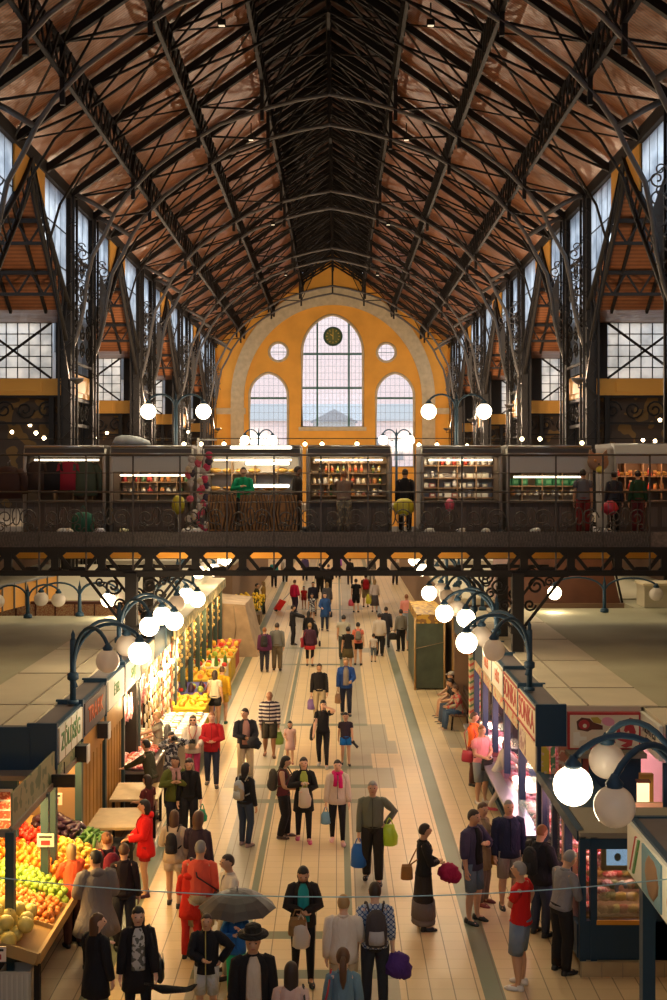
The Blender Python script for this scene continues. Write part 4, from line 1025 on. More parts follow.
# two tan folding tables
for i, (x, y) in enumerate(((-4.18, 21.55), (-4.05, 23.35))):
    t = thing('folding_table', 'empty tan table top standing on dark legs, %s' % ('next to the aubergines' if i == 0 else 'further one by the wooden shutters'), 'table', (x, y, 0), .04)
    m = MB(); m.box(-.45,.5,-.62,.62,.74,.79); m.build('tabletop', mat('tan_board', (.50,.34,.15), .55, build=noise_var(5., .1)), t)
    for a in (-.38,.42):
        for b in (-.55,.55): m = MB(); m.box(a-.025,a+.025,b-.025,b+.025,0,.74); m.build('leg', IRON, t)
    m = MB(); m.box(-.4,.4,-.55,.55,.2,.24); m.build('under_shelf', IRON, t)
# meat/produce stalls from y=24.4
def counter(x0, x1, y0, y1, z, lab, m_, top=None):
    t = thing('market_counter', lab, 'counter'); m = MB(); m.box(x0+.1, x1-.08, y0+.05, y1-.05, 0, z-.06); m.build('base', m_, t)
    m = MB(); m.box(x0, x1, y0, y1, z-.06, z); m.build('counter_top', top or STEELW, t); return t
counter(-4.9, -3.95, 24.6, 26.9, .85, 'counter heaped with pink wares beyond the tan tables', mat('dark_crates', (.03,.02,.015)))
for i in range(40):
    o = obj('meat_cut', CUT[1+(i % 2)] if i % 3 else CUT[0], None, (-4.75+.19*(i % 4), 24.75+.23*(i//4), .86)); o.rotation_euler = (0,0,i*1.3)
    tag(o, 'pinkish cut of cured meat spread on the counter beyond the tan tables', 'meat', 'cured meats on the aisle counter')
for i in range(22):
    o = obj('sausage_loop', SAUS[i % 2], None, (-4.62-.3*(i % 2), 24.6+.17*i, 2.35)); o.scale = (1.2,1.2,1.35); o.rotation_euler = (0,0,i)
    tag(o, 'reddish sausage loop hanging above the counter of cured meats', 'sausage', 'sausage loops over the aisle counter')
counter(-4.9, -3.35, 27.5, 30.3, .9, 'brightly lit white counter projecting into the aisle', mat('grey_table_cloth', (.3,.25,.18)), mat('white_top', (.8,.74,.62), .5))
PAK = [mat('packet_%d' % i, c, .5) for i, c in enumerate([(.7,.6,.45),(.6,.12,.06),(.75,.7,.6),(.5,.3,.08),(.08,.14,.35),(.65,.5,.1)])]
pk = []
for p_ in PAK:
    m = MB(); m.box(-.09,.09,-.06,.06,0,.07); m.cur = 1; m.box(-.06,.06,-.045,.045,.07,.074); pk.append(m.data('packet', [p_, WHITE]))
for i in range(60):
    o = obj('packet', pk[i % 5 if i % 2 else 2], None, (-4.75+.24*(i % 6), 27.65+.26*(i//6), .9), random.uniform(-.3,.3)); tag(o, 'small boxed packet laid out on the brightly lit white counter', 'packet', 'packets on the bright counter')
# garlands hanging in the bright stall
gar = []
for c in ((.75,.68,.5),(.6,.2,.1),(.8,.74,.6),(.6,.45,.2)):
    m = MB()
    for j in range(9): m.ball((.02*(-1)**j, 0, -.1*j), .045, .045, .055, 6, 4)
    gar.append(m.data('garland', mat('garland_%g' % c[0]+str(c[1]), c, .6)))
for i in range(44):
    o = obj('garland', gar[i % 4], None, (-4.45-.35*(i % 3), 26.9+.125*i, 2.55)); o.scale = (1.2,1.2,1.5); o.scale = (.8,.8,2.1); tag(o, 'dried garland string hanging in the brightly lit stall', 'garland', 'garlands in the bright stall')
for i, (y, p) in enumerate(((25.3, 90), (27.6, 380), (29.6, 420), (31.6, 180))):
    light('POINT', 'stall_light', (-4.35, y, 2.25), p, (1,.66,.32), .2)
for i, (y, z) in enumerate(((27.2,2.42),(28.2,2.4),(29.2,2.42),(30.1,2.4))):
    t = thing('stall_bulb', 'bare glowing bulb over the bright white counter, %s along' % ORD[i], 'lamp', (-4.3, y, z)); m = MB(); m.ball((0,0,-.1), .07, nu=12, nv=8); m.build('bulb', mat('bulb_glow', (1,1,1), emit=(1,.8,.5), estr=14), t); m = MB(); m.tube([(0,0,-.05),(0,0,.15)], .015, 5); m.build('socket', IRON, t)
# row of small stalls beyond: posts, fruit heaps, tarp-covered stall
for i, y in enumerate((31.6, 33.4, 35.2, 37.0, 38.8, 40.6, 42.4, 44.2)):
    t = thing('stall_post', 'dark teal stall post with yellow goods, %s in the row beyond the bright counter' % ORD[i], 'post', (-4.45, y, 0)); m = MB(); m.box(-.07,.07,-.07,.07,0,3.0); m.build('shaft', TEAL, t)
    m = MB(); m.box(-.1,.1,-.1,.1,0,.1); m.build('foot', IRON, t)
t = thing('stall_fascia', 'long thin roof and fascia carried by the row of teal posts', 'stall roof', (0,0,0)); m = MB(); m.box(-5.6,-4.35,31.0,45.2,2.98,3.06); m.build('roof_deck', ROOFB, t)
m = MB(); m.box(-4.38,-4.33,31.0,45.2,2.72,3.04); m.build('fascia', mat('green_brown_fascia', (.16,.15,.08), .7, build=spots((.45,.38,.2), 3, .55)), t)
for j in range(44):
    o = obj('garland', gar[(3, 0, 3, 1)[j % 4]], None, (-4.5-.25*(j % 2), 31.4+.31*j, 2.7)); o.scale = (1.3,1.3,1.3); tag(o, 'dried yellowish bunch hanging between the teal stall posts', 'garland', 'bunches between the teal posts')
cloths = [(.7,.5,.03),(.08,.08,.3),(.65,.45,.04),(.75,.65,.45),(.6,.4,.05),(.5,.1,.05)]
banana = MB()
banana.tube([(-.08,0,.0),(-.04,0,.03),(.04,0,.03),(.08,0,0)], [.012,.024,.024,.01], 6); banana = banana.data('banana', fm('banana_skin', (.8,.55,.03)))
for i, y in enumerate((31.2, 33.2, 35.4, 37.6, 39.8, 42.0)):
    c = cloths[i]; t = counter(-4.9, -3.55-.05*(i % 2), y, y+1.8, .85, 'produce table with %s cloth, %s beyond the bright counter' % (['yellow','dark blue','ochre','cream','mustard','red'][i], ORD[i]), mat('cloth_table_%d' % i, c, .8), mat('cloth_top_%d' % i, c, .8))
    for j in range(15 if i % 2 else 25):
        me, nm = [[(banana,'banana'),(LEM,'lemon'),(ORA,'orange')],[(APG,'green_apple'),(TOM,'tomato'),(EGG,'aubergine')],[(banana,'banana'),(PEP,'yellow_pepper'),(APR,'apricot')],[(CUC,'cucumber'),(TOM,'tomato'),(LEM,'lemon')],[(banana,'banana'),(ORA,'orange'),(APG,'green_apple')],[(LEM,'lemon'),(PEP,'yellow_pepper'),(TOM,'tomato')]][i][j % 3]
        o = obj(nm, me, None, (-4.75+.27*(j % 5), y+.2+.27*(j//5), .9+.03*(j % 2)), j*.7); o.scale = (1.9,)*3
        tag(o, '%s on the %s produce table beyond the bright counter' % (nm.replace('_',' ').capitalize(), ORD[i]), nm.replace('_',' '), '%s on the %s produce table' % (nm.replace('_',' '), ORD[i]))
    light('POINT', 'stall_light', (-4.2, y+.9, 2.4), 45, (1,.62,.2), .2)
TARP = mat('beige_tarpaulin', (.42,.3,.19), .7, build=noise_var(2.5, .18, 4, .3))
t = thing('covered_stall', 'stall fully covered by a beige tarpaulin beside the aisle', 'market stall', (-4.3, 46.5, 0))
m = MB(); prof = [(-1.3,0),(1.25,0),(1.0,.9),(.75,2.0),(-1.0,2.15),(-1.3,1.2)]
nx = 10; vs = []; fs = []
for i in range(nx+1):
    y = -1.6+3.2*i/nx; wv = .05*sin(i*2.1)
    for a, b in prof: vs.append((a+wv*(1 if a > 0 else -1), y, b+.04*sin(i*1.7+a*3)*(b > .1)))
for i in range(nx):
    for j in range(6): fs.append((i*6+j, i*6+(j+1) % 6, (i+1)*6+(j+1) % 6, (i+1)*6+j))
fs += [tuple(range(6)), tuple(nx*6+j for j in range(6))]
m.add(vs, fs, False); m.build('tarpaulin', TARP, t)
m = MB(); 
for a in (-.5,.3): m.tube([(a, -1.65, 2.0), (a+.1, -1.68, 1.2), (a-.05, -1.66, .1)], .02, 5)
m.build('tie_rope', mat('rope', (.3,.22,.13)), t)
t = thing('flower_barrow', 'barrow of yellow flowers just beyond the tarpaulin', 'flower stand', (-3.95, 53.0, 0))
m = MB(); m.box(-.7,.5,-.7,.7,.25,.7); m.box(-.6,-.5,-.6,-.5,0,.25); m.box(.3,.4,-.6,-.5,0,.25); m.build('barrow_body', mat('barrow_wood', (.12,.07,.03)), t)
m = MB()
for i in range(90): 
    a = random.random(); m.ball((random.uniform(-.65,.6), random.uniform(-.85,.85), .9+random.random()*.7), .07, nu=6, nv=4)
o = m.build('flower_heads', mat('yellow_petals', (.8,.5,.02), .7), t); o['kind'] = 'stuff'
m = MB()
for i in range(60): x, y = random.uniform(-.6,.55), random.uniform(-.8,.8); m.bar((x, y, .78), (x*1.1, y*1.1, 1.4), .02)
o = m.build('stems', mat('stem_green', (.06,.12,.02), .7), t); o['kind'] = 'stuff'

# blocks beyond the bridge
for (x0, x1, y0, y1, lab) in ((-13,-4.95,36.2,50,'pale stall roof seen beneath the bridge on the fruit side'),(-13,-4.6,52,80,'further pale stall roof under the bridge on the fruit side'),(3.75,12,36.7,48,'pale stall roof seen beneath the bridge on the meat side'),(4.3,12,52,80,'further pale stall roof under the bridge on the meat side')):
    t = thing('stall_block', lab, 'market stall'); m = MB(); m.box(x0, x1, y0, y1, 3.0, 3.2); m.build('roof_deck', mat('pale_roof', (.55,.5,.36), .85, build=noise_var(.4, .1)), t)
    m = MB(); m.box(x0+.1 if x0 > 0 else x0, x1-.1 if x0 < 0 else x1, y0+.1, y1, 0, 3.0); m.build('stall_wall', mat('brown_wall', (.22,.13,.07)), t)
t = thing('screen_band', 'beige patterned screen band with a dark top rail behind the wide roof', 'screen', (0, 35.2, 0))
m = MB(); m.box(-13,-5.6,-.04,.04,2.75,3.2); m.build('band', mat('patterned_band', (.5,.36,.2), .8, build=spots((.35,.16,.09), 30, .5)), t); m = MB(); m.box(-13,-5.4,-.08,.05,3.2,3.28); m.build('top_rail', mat('dark_red_rail', (.1,.03,.02)), t)
m = MB()
for i in range(12): m.box(-12.8+i*.6,-12.76+i*.6,-.07,-.04,2.75,3.2)
m.build('upright', mat('dark_red_rail', (.1,.03,.02)), t)
t = thing('roof_fence', 'ochre boarded parapet with grey uprights on the wide roof by the frame edge', 'fence', (0,0,0))
m = MB(); m.bar((-10.4,29.6,3.55),(-9.0,37,3.55),.04,.7); m.build('boarding', YELP, t); m = MB()
m.bar((-10.4,29.6,3.93),(-9.0,37,3.93),.1,.06)
for i in range(11): u = i/10; m.bar((-10.36+1.4*u,29.6+7.4*u,3.2),(-10.36+1.4*u,29.6+7.4*u,3.95),.05)
m.build('upright', mat('grey_metal', (.18,.18,.17), .5), t)
# brown sheet on the roof to the east
t = thing('covered_rack', 'big dark brown sheet stretched over a frame behind the wide roof', 'covered frame', (6.3, 35.6, 0))
m = MB(); m.prism([(-1.25,3.18),(2.5,3.18),(2.1,5.0),(-.2,5.25),(-.9,4.9)], 'y', 0, 3.0); m.build('sheet', mat('brown_sheet', (.13,.045,.02), .6, build=noise_var(1.5, .2)), t)
m = MB(); m.bar((-1.3,-.05,3.2),(-.85,-.05,4.9),.06); m.bar((2.55,-.05,3.2),(2.15,-.05,4.95),.06); m.build('frame', IRON, t)
m = MB(); m.box(5.0,8.9,35.5,36.6,2.9,3.18); m.box(5.1,8.8,35.6,36.5,0,2.9); tag(m.build('roof_platform', mat('brown_wall', (.22,.13,.07))), 'brown platform under the big brown sheet', 'platform')
t = thing('roof_box', 'cream box beside the big brown sheet on the roof', 'box', (9.9, 34.6, 3.2)); m = MB(); m.box(-.7,.9,-.3,.6,0,.65); m.build('box_body', ROOFB, t); m = MB(); m.box(-.75,.95,-.35,.65,.65,.72); m.build('lid', CREAM, t)
m = MB(); m.box(8.9,12,34.25,36.4,3.0,3.19); tag(m.build('roof_platform', ROOFG), 'grey roof piece under the cream box', 'platform')
# green tarp booth and bench
t = thing('covered_booth', 'tall narrow booth wrapped in green-grey tarpaulin beside the bench', 'booth', (3.1, 38.2, 0))
m = MB(); m.box(-.45,.5,0,4,.05,2.2); m.build('tarpaulin', mat('green_tarpaulin', (.055,.075,.05), .5, build=noise_var(2., .3, 4, .4)), t)
m = MB()
for x in (-.48,.5): m.tube([(x,-.04,0),(x,-.04,2.4)], .035, 6)
m.build('pole', mat('wood_pole', (.4,.25,.1)), t)
m = MB(); m.tube([(-.55,-.06,1.35),(.5,-.06,1.6)], .012, 4); m.build('rope', mat('rope', (.3,.22,.13)), t)
m = MB(); m.box(-.42,.55,0,4,2.2,2.5); m.build('goods_pile', mat('brown_goods', (.2,.1,.03), .7, build=spots((.5,.3,.04), 6, .5)), t)
t = thing('golden_panel', 'dark golden panel standing between the booth and the meat stalls', 'panel', (3.85, 35.2, 0)); m = MB(); m.box(-.16,.16,0,1.4,0,3.0); m.build('panel_face', mat('golden_cloth', (.35,.2,.03), .6, build=stripes((.2,.1,.01),'X',9)), t)
t = thing('slatted_bench', 'dark slatted bench with iron legs where three people sit', 'bench', (3.62, 33.3, 0))
m = MB()
for i in range(4): m.box(-.42+.13*i,-.32+.13*i,-1.2,1.2,.42,.45)
m.build('seat', mat('bench_slats', (.1,.05,.025), .6), t); m = MB()
for i in range(3): m.box(.1+.02*i,.13+.02*i,-1.2,1.2,.55+.14*i,.65+.14*i)
m.build('backrest', mat('bench_slats', (.1,.05,.025), .6), t)
for y in (-1.05,1.05):
    m = MB(); m.bar((-.38,y,0),(-.34,y,.42),.05); m.bar((.1,y,0),(.05,y,.42),.05); m.bar((.05,y,.42),(.18,y,.95),.05); m.build('leg', IRON, t)

# ------------------------------------------------------------------ THE BRIDGE
BY = 26.0; BY2 = 31.0; BZ = 5.78; GZ = 5.56
BR_ = thing('gallery_bridge', 'iron footbridge with scroll railing crossing the whole hall', 'bridge', (0,0,0))
DECKM = mat('bridge_deck', (.06,.045,.036), .7)
m = MB(); m.box(-11,10.4,BY,BY2,BZ-.07,BZ); m.build('deck', DECKM, BR_)
m = MB(); m.box(-11,10.4,BY-.03,BY,GZ,BZ+.12); m.build('kick_board', mat('grey_brown_mesh_board', (.115,.092,.078), .6, build=noise_var(20., .35)), BR_)
m = MB(); m.box(-11,10.4,BY2-.3,BY2-.2,GZ-.62,BZ-.07)
m.build('far_fascia', YEL, BR_)
zb = EYE-103*BY/F; zt = GZ-.06
for yy, nm in ((BY, 'near'), (BY2-.1, 'far')):
    m = MB(); m.bar((-11,yy,zb),(10.4,yy,zb),.14,.12); m.bar((-11,yy,zt),(10.4,yy,zt),.14,.12); m.build('girder_chord', IRON, BR_)
    n = 20
    for i in range(n):
        x0 = -11+21.2*i/n+.41; x1 = x0+1.06
        if yy > BY and i % 2: continue
        m = MB(); m.bar((x0,yy,zb),(x0,yy,zt),.17,.1); m.prism([(x0-.32,zt),(x0+.32,zt),(x0+.08,zt-.22),(x0-.08,zt-.22)],'y',yy-.03,yy+.03); m.prism([(x0-.22,zb),(x0+.22,zb),(x0+.07,zb+.16),(x0-.07,zb+.16)],'y',yy-.03,yy+.03); m.build('girder_post', IRON, BR_)
        m = MB(); xm = (x0+x1)/2; m.bar((x0,yy,zt),(xm-.1,yy,zb),.075); m.bar((x1,yy,zt),(xm+.1,yy,zb),.075); m.prism([(xm-.26,zb),(xm+.26,zb),(xm+.12,zb+.14),(xm-.12,zb+.14)],'y',yy-.03,yy+.03); m.build('girder_brace', IRON, BR_)
for i in range(20):
    m = MB(); m.bar((-10.6+1.06*i,BY,BZ-.15),(-10.6+1.06*i,BY2,BZ-.15),.08,.12); m.build('cross_beam', mat('ochre_beam', (.42,.2,.03), .6), BR_)
# railing: standards, rails, scroll panels
px2x = lambda px, d=BY: (px-336)*d/F
NET = mat('railing_net', (.045,.036,.03), .6)
post_px = [39.6+46.9*i for i in range(-1, 14)]
z_of = lambda py, d=BY: EYE-(py-470)*d/F
RAILS = [(455, .026), (473, .014), (492, .03), (502, .016)]
for px in post_px:
    m = MB(); x = px2x(px); m.bar((x,BY-.04,GZ-.6),(x,BY-.04,z_of(455)),.036); m.build('standard', mat('rail_brown', (.05,.038,.03), .5), BR_)
for py, r in RAILS:
    m = MB(); m.tube([(-9.5,BY-.04,z_of(py)),(9.4,BY-.04,z_of(py))], r*.7, 6); m.build('rail', mat('rail_brown', (.05,.038,.03), .5), BR_)
for i in range(len(post_px)-1):
    a, b = px2x(post_px[i]), px2x(post_px[i+1]); m = MB(); zc = (z_of(505)+z_of(532))/2; hh = .28
    for j in range(2):
        c = a+(b-a)*(.27+.46*j); scroll(m, (c, BY, zc+.02), .21, 'y', 1.5, .016, 1 if j else -1); scroll(m, (c+(.1 if j else -.1), BY, zc-.2), .13, 'y', 1.3, .014, -1 if j else 1)
    mid = (a+b)/2; m.tube([(mid+.09*cos(2*pi*q/12), BY, zc+.05+.2*sin(2*pi*q/12)) for q in range(12)], .014, 4, close=True)
    for q in range(9): xx = a+(b-a)*q/8; m.bar((xx,BY,z_of(502)),(xx,BY,z_of(532)),.012)
    m.build('scroll_panel', NET, BR_)
    m = MB(); nn = 16
    for q in range(nn): u = a+(b-a)*q/nn; v = a+(b-a)*(q+1)/nn; m.bar((u,BY-.08,z_of(546)),(v,BY-.08,z_of(531)),.01); m.bar((v,BY-.08,z_of(546)),(u,BY-.08,z_of(531)),.01)
    m.build('mesh_panel', mat('rail_brown', (.05,.038,.03), .5), BR_)
# columns carrying the bridge, with scroll brackets
for x, s_, lab in ((-4.62,-1,'on the fruit stall side'),(4.1,1,'on the meat stall side')):
    for yy, w2 in ((BY,'near'),(BY2-2.6,'far')):
        t = thing('bridge_column', 'dark iron column with scroll brackets under the bridge %s, %s one' % (lab, w2), 'column', (x, yy, 0))
        m = MB(); m.box(-.13,.13,-.13,.13,0,zb); m.box(-.2,.2,-.2,.2,0,.4); m.box(-.18,.18,-.18,.18,zb-1.35,zb-1.2); m.build('shaft', IRON, t)
        for e in (-1,1):
            m = MB(); m.bar((e*.13,0,zb-1.25),(e*1.05,0,zb-.05),.06); m.bar((e*.13,0,zb-.05),(e*1.15,0,zb-.05),.08)
            scroll(m, (e*.42,0,zb-.3), .2, 'y', 1.5, .03, e); scroll(m, (e*.28,0,zb-.72), .14, 'y', 1.4, .028, -e); scroll(m, (e*.72,0,zb-.2), .11, 'y', 1.4, .022, e); m.build('scroll_bracket', IRON, t)
# kiosks on the bridge
KM = mat('kiosk_grey_metal', (.2,.19,.18), .4, .4); KD = mat('kiosk_dark_wood', (.085,.062,.048), .6); KR = mat('kiosk_roof_grey', (.3,.3,.28), .5)
KY = 28.4
SHELFB = [mat('shelf_back_warm', (.55,.4,.25), .7), mat('shelf_back_pale', (.6,.55,.5), .7), mat('shelf_back_dark', (.16,.1,.06), .7)]
def kiosk(pa, pb, lab, back, shelves=(462,474,486), shutter=0, lamp=(1,.75,.45), lp=34, top=445, glow=1.):
    xa, xb = px2x(pa, KY), px2x(pb, KY); zt = z_of(top, KY); zc = z_of(503, KY)
    t = thing('bridge_kiosk', lab, 'kiosk', ((xa+xb)/2, KY, BZ)); hw = (xb-xa)/2; zt -= BZ; zc -= BZ
    m = MB(); m.prism([(-.15,zt-.28),(-.12,zt-.1),(.0,zt),(2.2,zt),(2.2,zt-.1),(.1,zt-.1),(.05,zt-.3)], 'x', -hw, hw); m.build('canopy', mat('dark_canopy', (.07,.06,.052), .5), t)
    m = MB(); m.tube([(-hw,-.14,zt-.05),(hw,-.14,zt-.05)], .035, 6); m.tube([(-hw,-.16,zt-.22),(hw,-.16,zt-.22)], .02, 6); m.build('canopy_rail', STEELW, t)
    for s_ in (-1,1):
        m = MB(); m.tube([(s_*hw,-.1,0),(s_*hw,-.1,zt-.35),(s_*hw,-.02,zt-.1)], .045, 8); m.build('corner_post', mat('pale_kiosk_post', (.42,.4,.37), .4, .3), t)
        m = MB(); m.box(min(s_*hw,s_*(hw-.04)),max(s_*hw,s_*(hw-.04)),0,2.1,0,zt-.1); m.build('side_wall', KD, t)
    m = MB(); m.box(-hw,hw,.02,.08,0,zc); m.box(-hw,hw,-.08,.5,zc,zc+.06); m.build('counter', KD, t)
    m = MB(); nn = 5
    for i in range(nn): a = -hw+2*hw*i/nn; m.box(a+.06,a+2*hw/nn-.06,-.0,.02,.12,zc-.1)
    m.build('counter_panel', mat('kiosk_panel', (.13,.10,.08), .6), t)
    m = MB(); m.box(-hw+.04,hw-.04,1.2,1.26,0,zt-.1); m.build('back_wall', SHELFB[back], t)
    SW = mat('shelf_wood', (.25,.15,.08), .6)
    for py in shelves: z = z_of(py+6, KY)-BZ; m = MB(); m.box(-hw+.06,hw-.06,.85,1.2,z-.03,z); m.build('shelf', SW, t)
    for i in range(1,4): xx = -hw+2*hw*i/4; m = MB(); m.box(xx-.015,xx+.015,.84,1.2,zc,zt-.3); m.build('upright', SW, t)
    if shutter:
        m = MB(); m.box(-hw,hw,-.12,-.09,zt-.28-shutter,zt-.2); m.build('rolled_awning', mat('pale_awning', (.5,.52,.5), .6), t)
    x0 = (xa+xb)/2
    m = MB(); m.tube([(-hw*.82,.12,zt-.37-shutter),(hw*.82,.12,zt-.37-shutter)], .022, 6); m.build('tube_lamp', mat('kiosk_tube', (1,1,1), emit=(1,.85,.6), estr=4*glow), t)
    light('AREA', 'kiosk_strip_light', (x0, KY+.45, BZ+zt-.26), lp*.75, lamp, (hw*1.6,.2), rot=(radians(15),0,0))
    return t, x0, hw
def shelf_items(x0, hw, pys, protos, nm, lab, cat, grp, sp=.13, fill=.85, y=KY+.98, zadd=0.):
    for py in pys:
        z = z_of(py+6, KY)+zadd; x = -hw+.14
        while x < hw-.12:
            if random.random() < fill:
                o = obj(nm, random.choice(protos), None, (x0+x, y+random.uniform(-.06,.02), z), random.uniform(0,.3)); s_ = random.uniform(.85,1.15); o.scale = (s_,)*3; tag(o, lab, cat, grp)
            x += sp
def bottle(c, lab=(.7,.6,.4)):
    m = MB(); m.lathe([(.035,0),(.037,.02),(.037,.16),(.014,.2),(.013,.26),(.016,.27)], n=8); m.cur = 1; m.lathe([(.0385,.05),(.0385,.12)], n=8); return m.data('bottle', [mat('bottle_%g_%g' % (c[0], c[1]), c, .2), mat('bottle_label_%g' % lab[0], lab)])
BOT = [bottle(c, l) for c, l in (((.05,.02,.01),(.7,.6,.4)),((.3,.12,.02),(.6,.1,.05)),((.5,.3,.03),(.8,.75,.6)),((.02,.06,.02),(.5,.4,.1)))]
def doll(c, c2):
    m = MB(); m.lathe([(.0,0),(.075,.0),(.06,.08),(.03,.14),(.02,.15)], n=8); m.cur = 1; m.ball((0,0,.18), .035, nu=8, nv=6); return m.data('doll', [mat('doll_%g%g' % c[:2], c), mat('doll_head_%g' % c2[0], c2)])
DOL = [doll(a, b) for a, b in (((.5,.05,.04),(.65,.4,.28)),((.65,.6,.5),(.3,.15,.06)),((.08,.04,.03),(.65,.4,.3)),((.1,.2,.1),(.6,.5,.3)))]
def jar(c):
    m = MB(); m.lathe([(.05,0),(.055,.02),(.055,.1),(.045,.12)], n=8); m.cur = 1; m.lathe([(.048,.12),(.048,.145),(0,.146)], n=8); return m.data('jar', [mat('jar_%g%g' % c[:2], c, .3), mat('jar_lid', (.5,.35,.1), .4)])
JAR = [jar(c) for c in ((.65,.6,.52),(.5,.2,.06),(.6,.5,.35),(.3,.1,.08),(.7,.68,.65))]
def jacket_me(c):
    m = MB(); m.loft([((0,0,-.72),.26,.07),((0,0,-.4),.24,.09),((0,0,-.15),.24,.08),((0,0,-.04),.17,.06),((0,0,.0),.07,.05)], 12)
    for s_ in (-1,1): m.tube([(s_*.2,0,-.08),(s_*.3,0,-.25),(s_*.32,0,-.62)], [.07,.075,.06], 8)
    m.cur = 1; m.tube([(0,0,0),(0,0,.08),(.03,0,.1),(.03,0,.13)], .008, 4); return m.data('hanging_jacket', [mat('jacket_cloth_%g_%g' % c[:2], c, .8), STEELW])
# one clothes kiosk
t, x0, hw = kiosk(26, 105, 'clothes kiosk on the bridge with dark jackets hung across its front', 2, (475,), lp=10)
for px, c, nm in ((37,(.05,.03,.025),'dark brown'),(53,(.012,.012,.016),'black'),(69,(.30,.015,.04),'crimson'),(86,(.06,.085,.06),'grey-green')):
    o = obj('hanging_jacket', jacket_me(c), None, (px2x(px, KY), KY-.05, z_of(461, KY))); o.scale = (1.15 if px == 86 else .95, 1, 1.2 if px == 86 else 1.); tag(o, '%s jacket hanging in the clothes kiosk on the bridge' % nm, 'jacket')
o = obj('hanging_jacket', jacket_me((.045,.02,.018)), None, (px2x(8, 28), 28, z_of(466, 28))); o.scale = (1.3,1,1.1); tag(o, 'dark garment on a rail at the frame edge of the bridge', 'jacket')
t = thing('green_bag', 'green cloth sack standing below the crimson jacket', 'bag', (px2x(83, 27.8), 27.8, BZ)); m = MB(); m.loft([((0,0,.0),.26,.16),((0,0,.3),.28,.18),((0,0,.45),.22,.15),((0,0,.5),.12,.1)], 14); m.build('sack_body', mat('sack_green', (.01,.12,.08), .7), t); m = MB(); m.tube([(-.12,0,.45),(0,0,.66),(.12,0,.45)], .015, 5); m.build('handle', mat('sack_green', (.01,.12,.08)), t)
t, x0, hw = kiosk(112, 192, 'souvenir kiosk on the bridge with rows of costumed dolls', 0, (462,476,488), shutter=.38, lp=26)
shelf_items(x0, hw, (462,), DOL, 'doll', 'small costumed doll on the top shelf of the doll kiosk', 'doll', 'dolls on the top shelf', .2, .95, y=KY+.9, zadd=.02)
shelf_items(x0, hw, (476,488), DOL+JAR[:2], 'figurine', 'small figurine on a lower shelf of the doll kiosk', 'figurine', 'figurines on the lower shelves', .16)
m = MB(); m.loft([((0,0,0),.5,.3),((.0,0,.1),.46,.28),((-.1,0,.2),.3,.2),((-.15,0,.24),.1,.08)], 12); o = m.build('bundle', mat('pale_blue_bundle', (.4,.45,.5), .8, build=noise_var(4.,.2,3,.4)), None, (px2x(130,29), 29.2, z_of(444.5,29))); tag(o, 'pale crumpled bundle lying on the roof of the doll kiosk', 'bundle')
t, x0, hw = kiosk(205, 300, 'brightly lit food kiosk on the bridge with warm cream shelves', 1, (467,485), lamp=(1,.8,.5), lp=44, glow=2.6)
for z_, w_ in ((z_of(464,KY-.02), .3),):
    pass
for (pa, pb, py, dd) in ((231,291,447.5,28.0),(246,289,463.5,28.9),(250,289,486,28.9)):
    t = thing('fluorescent_tube', 'long white fluorescent tube on the food kiosk, %s' % ('on the roof edge' if py < 450 else 'over the upper shelf' if py < 470 else 'over the lower shelf'), 'lamp', (0, dd, z_of(py, dd)))
    m = MB(); m.tube([(px2x(pa,dd),0,0),(px2x(pb,dd),0,0)], .035, 8); m.build('tube', mat('cool_tube', (1,1,1), emit=(1,.95,.75), estr=7), t); m = MB(); m.box(px2x(pa,dd)-.05,px2x(pb,dd)+.05,.03,.08,-.04,.06); m.build('batten', KM, t)
lo = []
for c in ((.6,.35,.08),(.45,.22,.05)): m = MB(); m.ball((0,0,.06), .16, .07, .06, 10, 6, .05); lo.append(m.data('bread_loaf', fm('crust_%g' % c[0], c)))
shelf_items(x0, hw, (467,485), lo, 'bread_loaf', 'golden loaf on a shelf of the brightly lit food kiosk', 'bread', 'loaves in the food kiosk', .34, .8)
BRP = mat('carved_brown_panel', (.36,.17,.05), .6, build=noise_var(6., .45, 4))
for i, (a, b) in enumerate(((208,236),(240,268),(269,297))):
    t = thing('wicker_panel', 'brown leaf-patterned counter screen below the food kiosk, %s of three' % ORD[i], 'screen', (0, 27.5, BZ)); m = MB(); m.box(px2x(a,27.5),px2x(b,27.5),0,.04,.06,z_of(495,27.5)-BZ); m.build('panel_board', BRP, t)
    m = MB(); c = px2x((a+b)/2, 27.5)
    for q in range(4):
        for e in (-1,1): m.tube([(c+e*(.03+.08*q),-.02,.1),(c+e*(.1+.08*q),-.02,.5),(c+e*(.04+.07*q),-.02,.95)], .018, 5)
    m.build('leaf_relief', mat('carved_dark', (.08,.035,.015)), t)
t, x0, hw = kiosk(308, 390, 'spirits kiosk on the bridge with bottles on warm shelves', 0, (456,467,478,490), lp=28)
shelf_items(x0, hw, (467,), BOT, 'bottle', 'bottle on the middle shelf of the spirits kiosk', 'bottle', 'bottles on the middle shelf', .15, .6)
shelf_items(x0, hw, (478,), BOT+JAR, 'bottle', 'bottle on the lower shelf of the spirits kiosk', 'bottle', 'bottles on the lower shelf', .14, .7)
shelf_items(x0, hw, (490,), JAR+BOT, 'jar', 'jar on the bottom shelf of the spirits kiosk', 'jar', 'jars on the bottom shelf', .14)
shelf_items(x0, hw, (457,), JAR, 'jar', 'jar on the top shelf of the spirits kiosk', 'jar', 'jars on the top shelf', .15, .8)
t, x0, hw = kiosk(422, 500, 'tableware kiosk on the bridge with a row of white jugs on top', 1, (459,472,482,492), lp=24)
mg = []
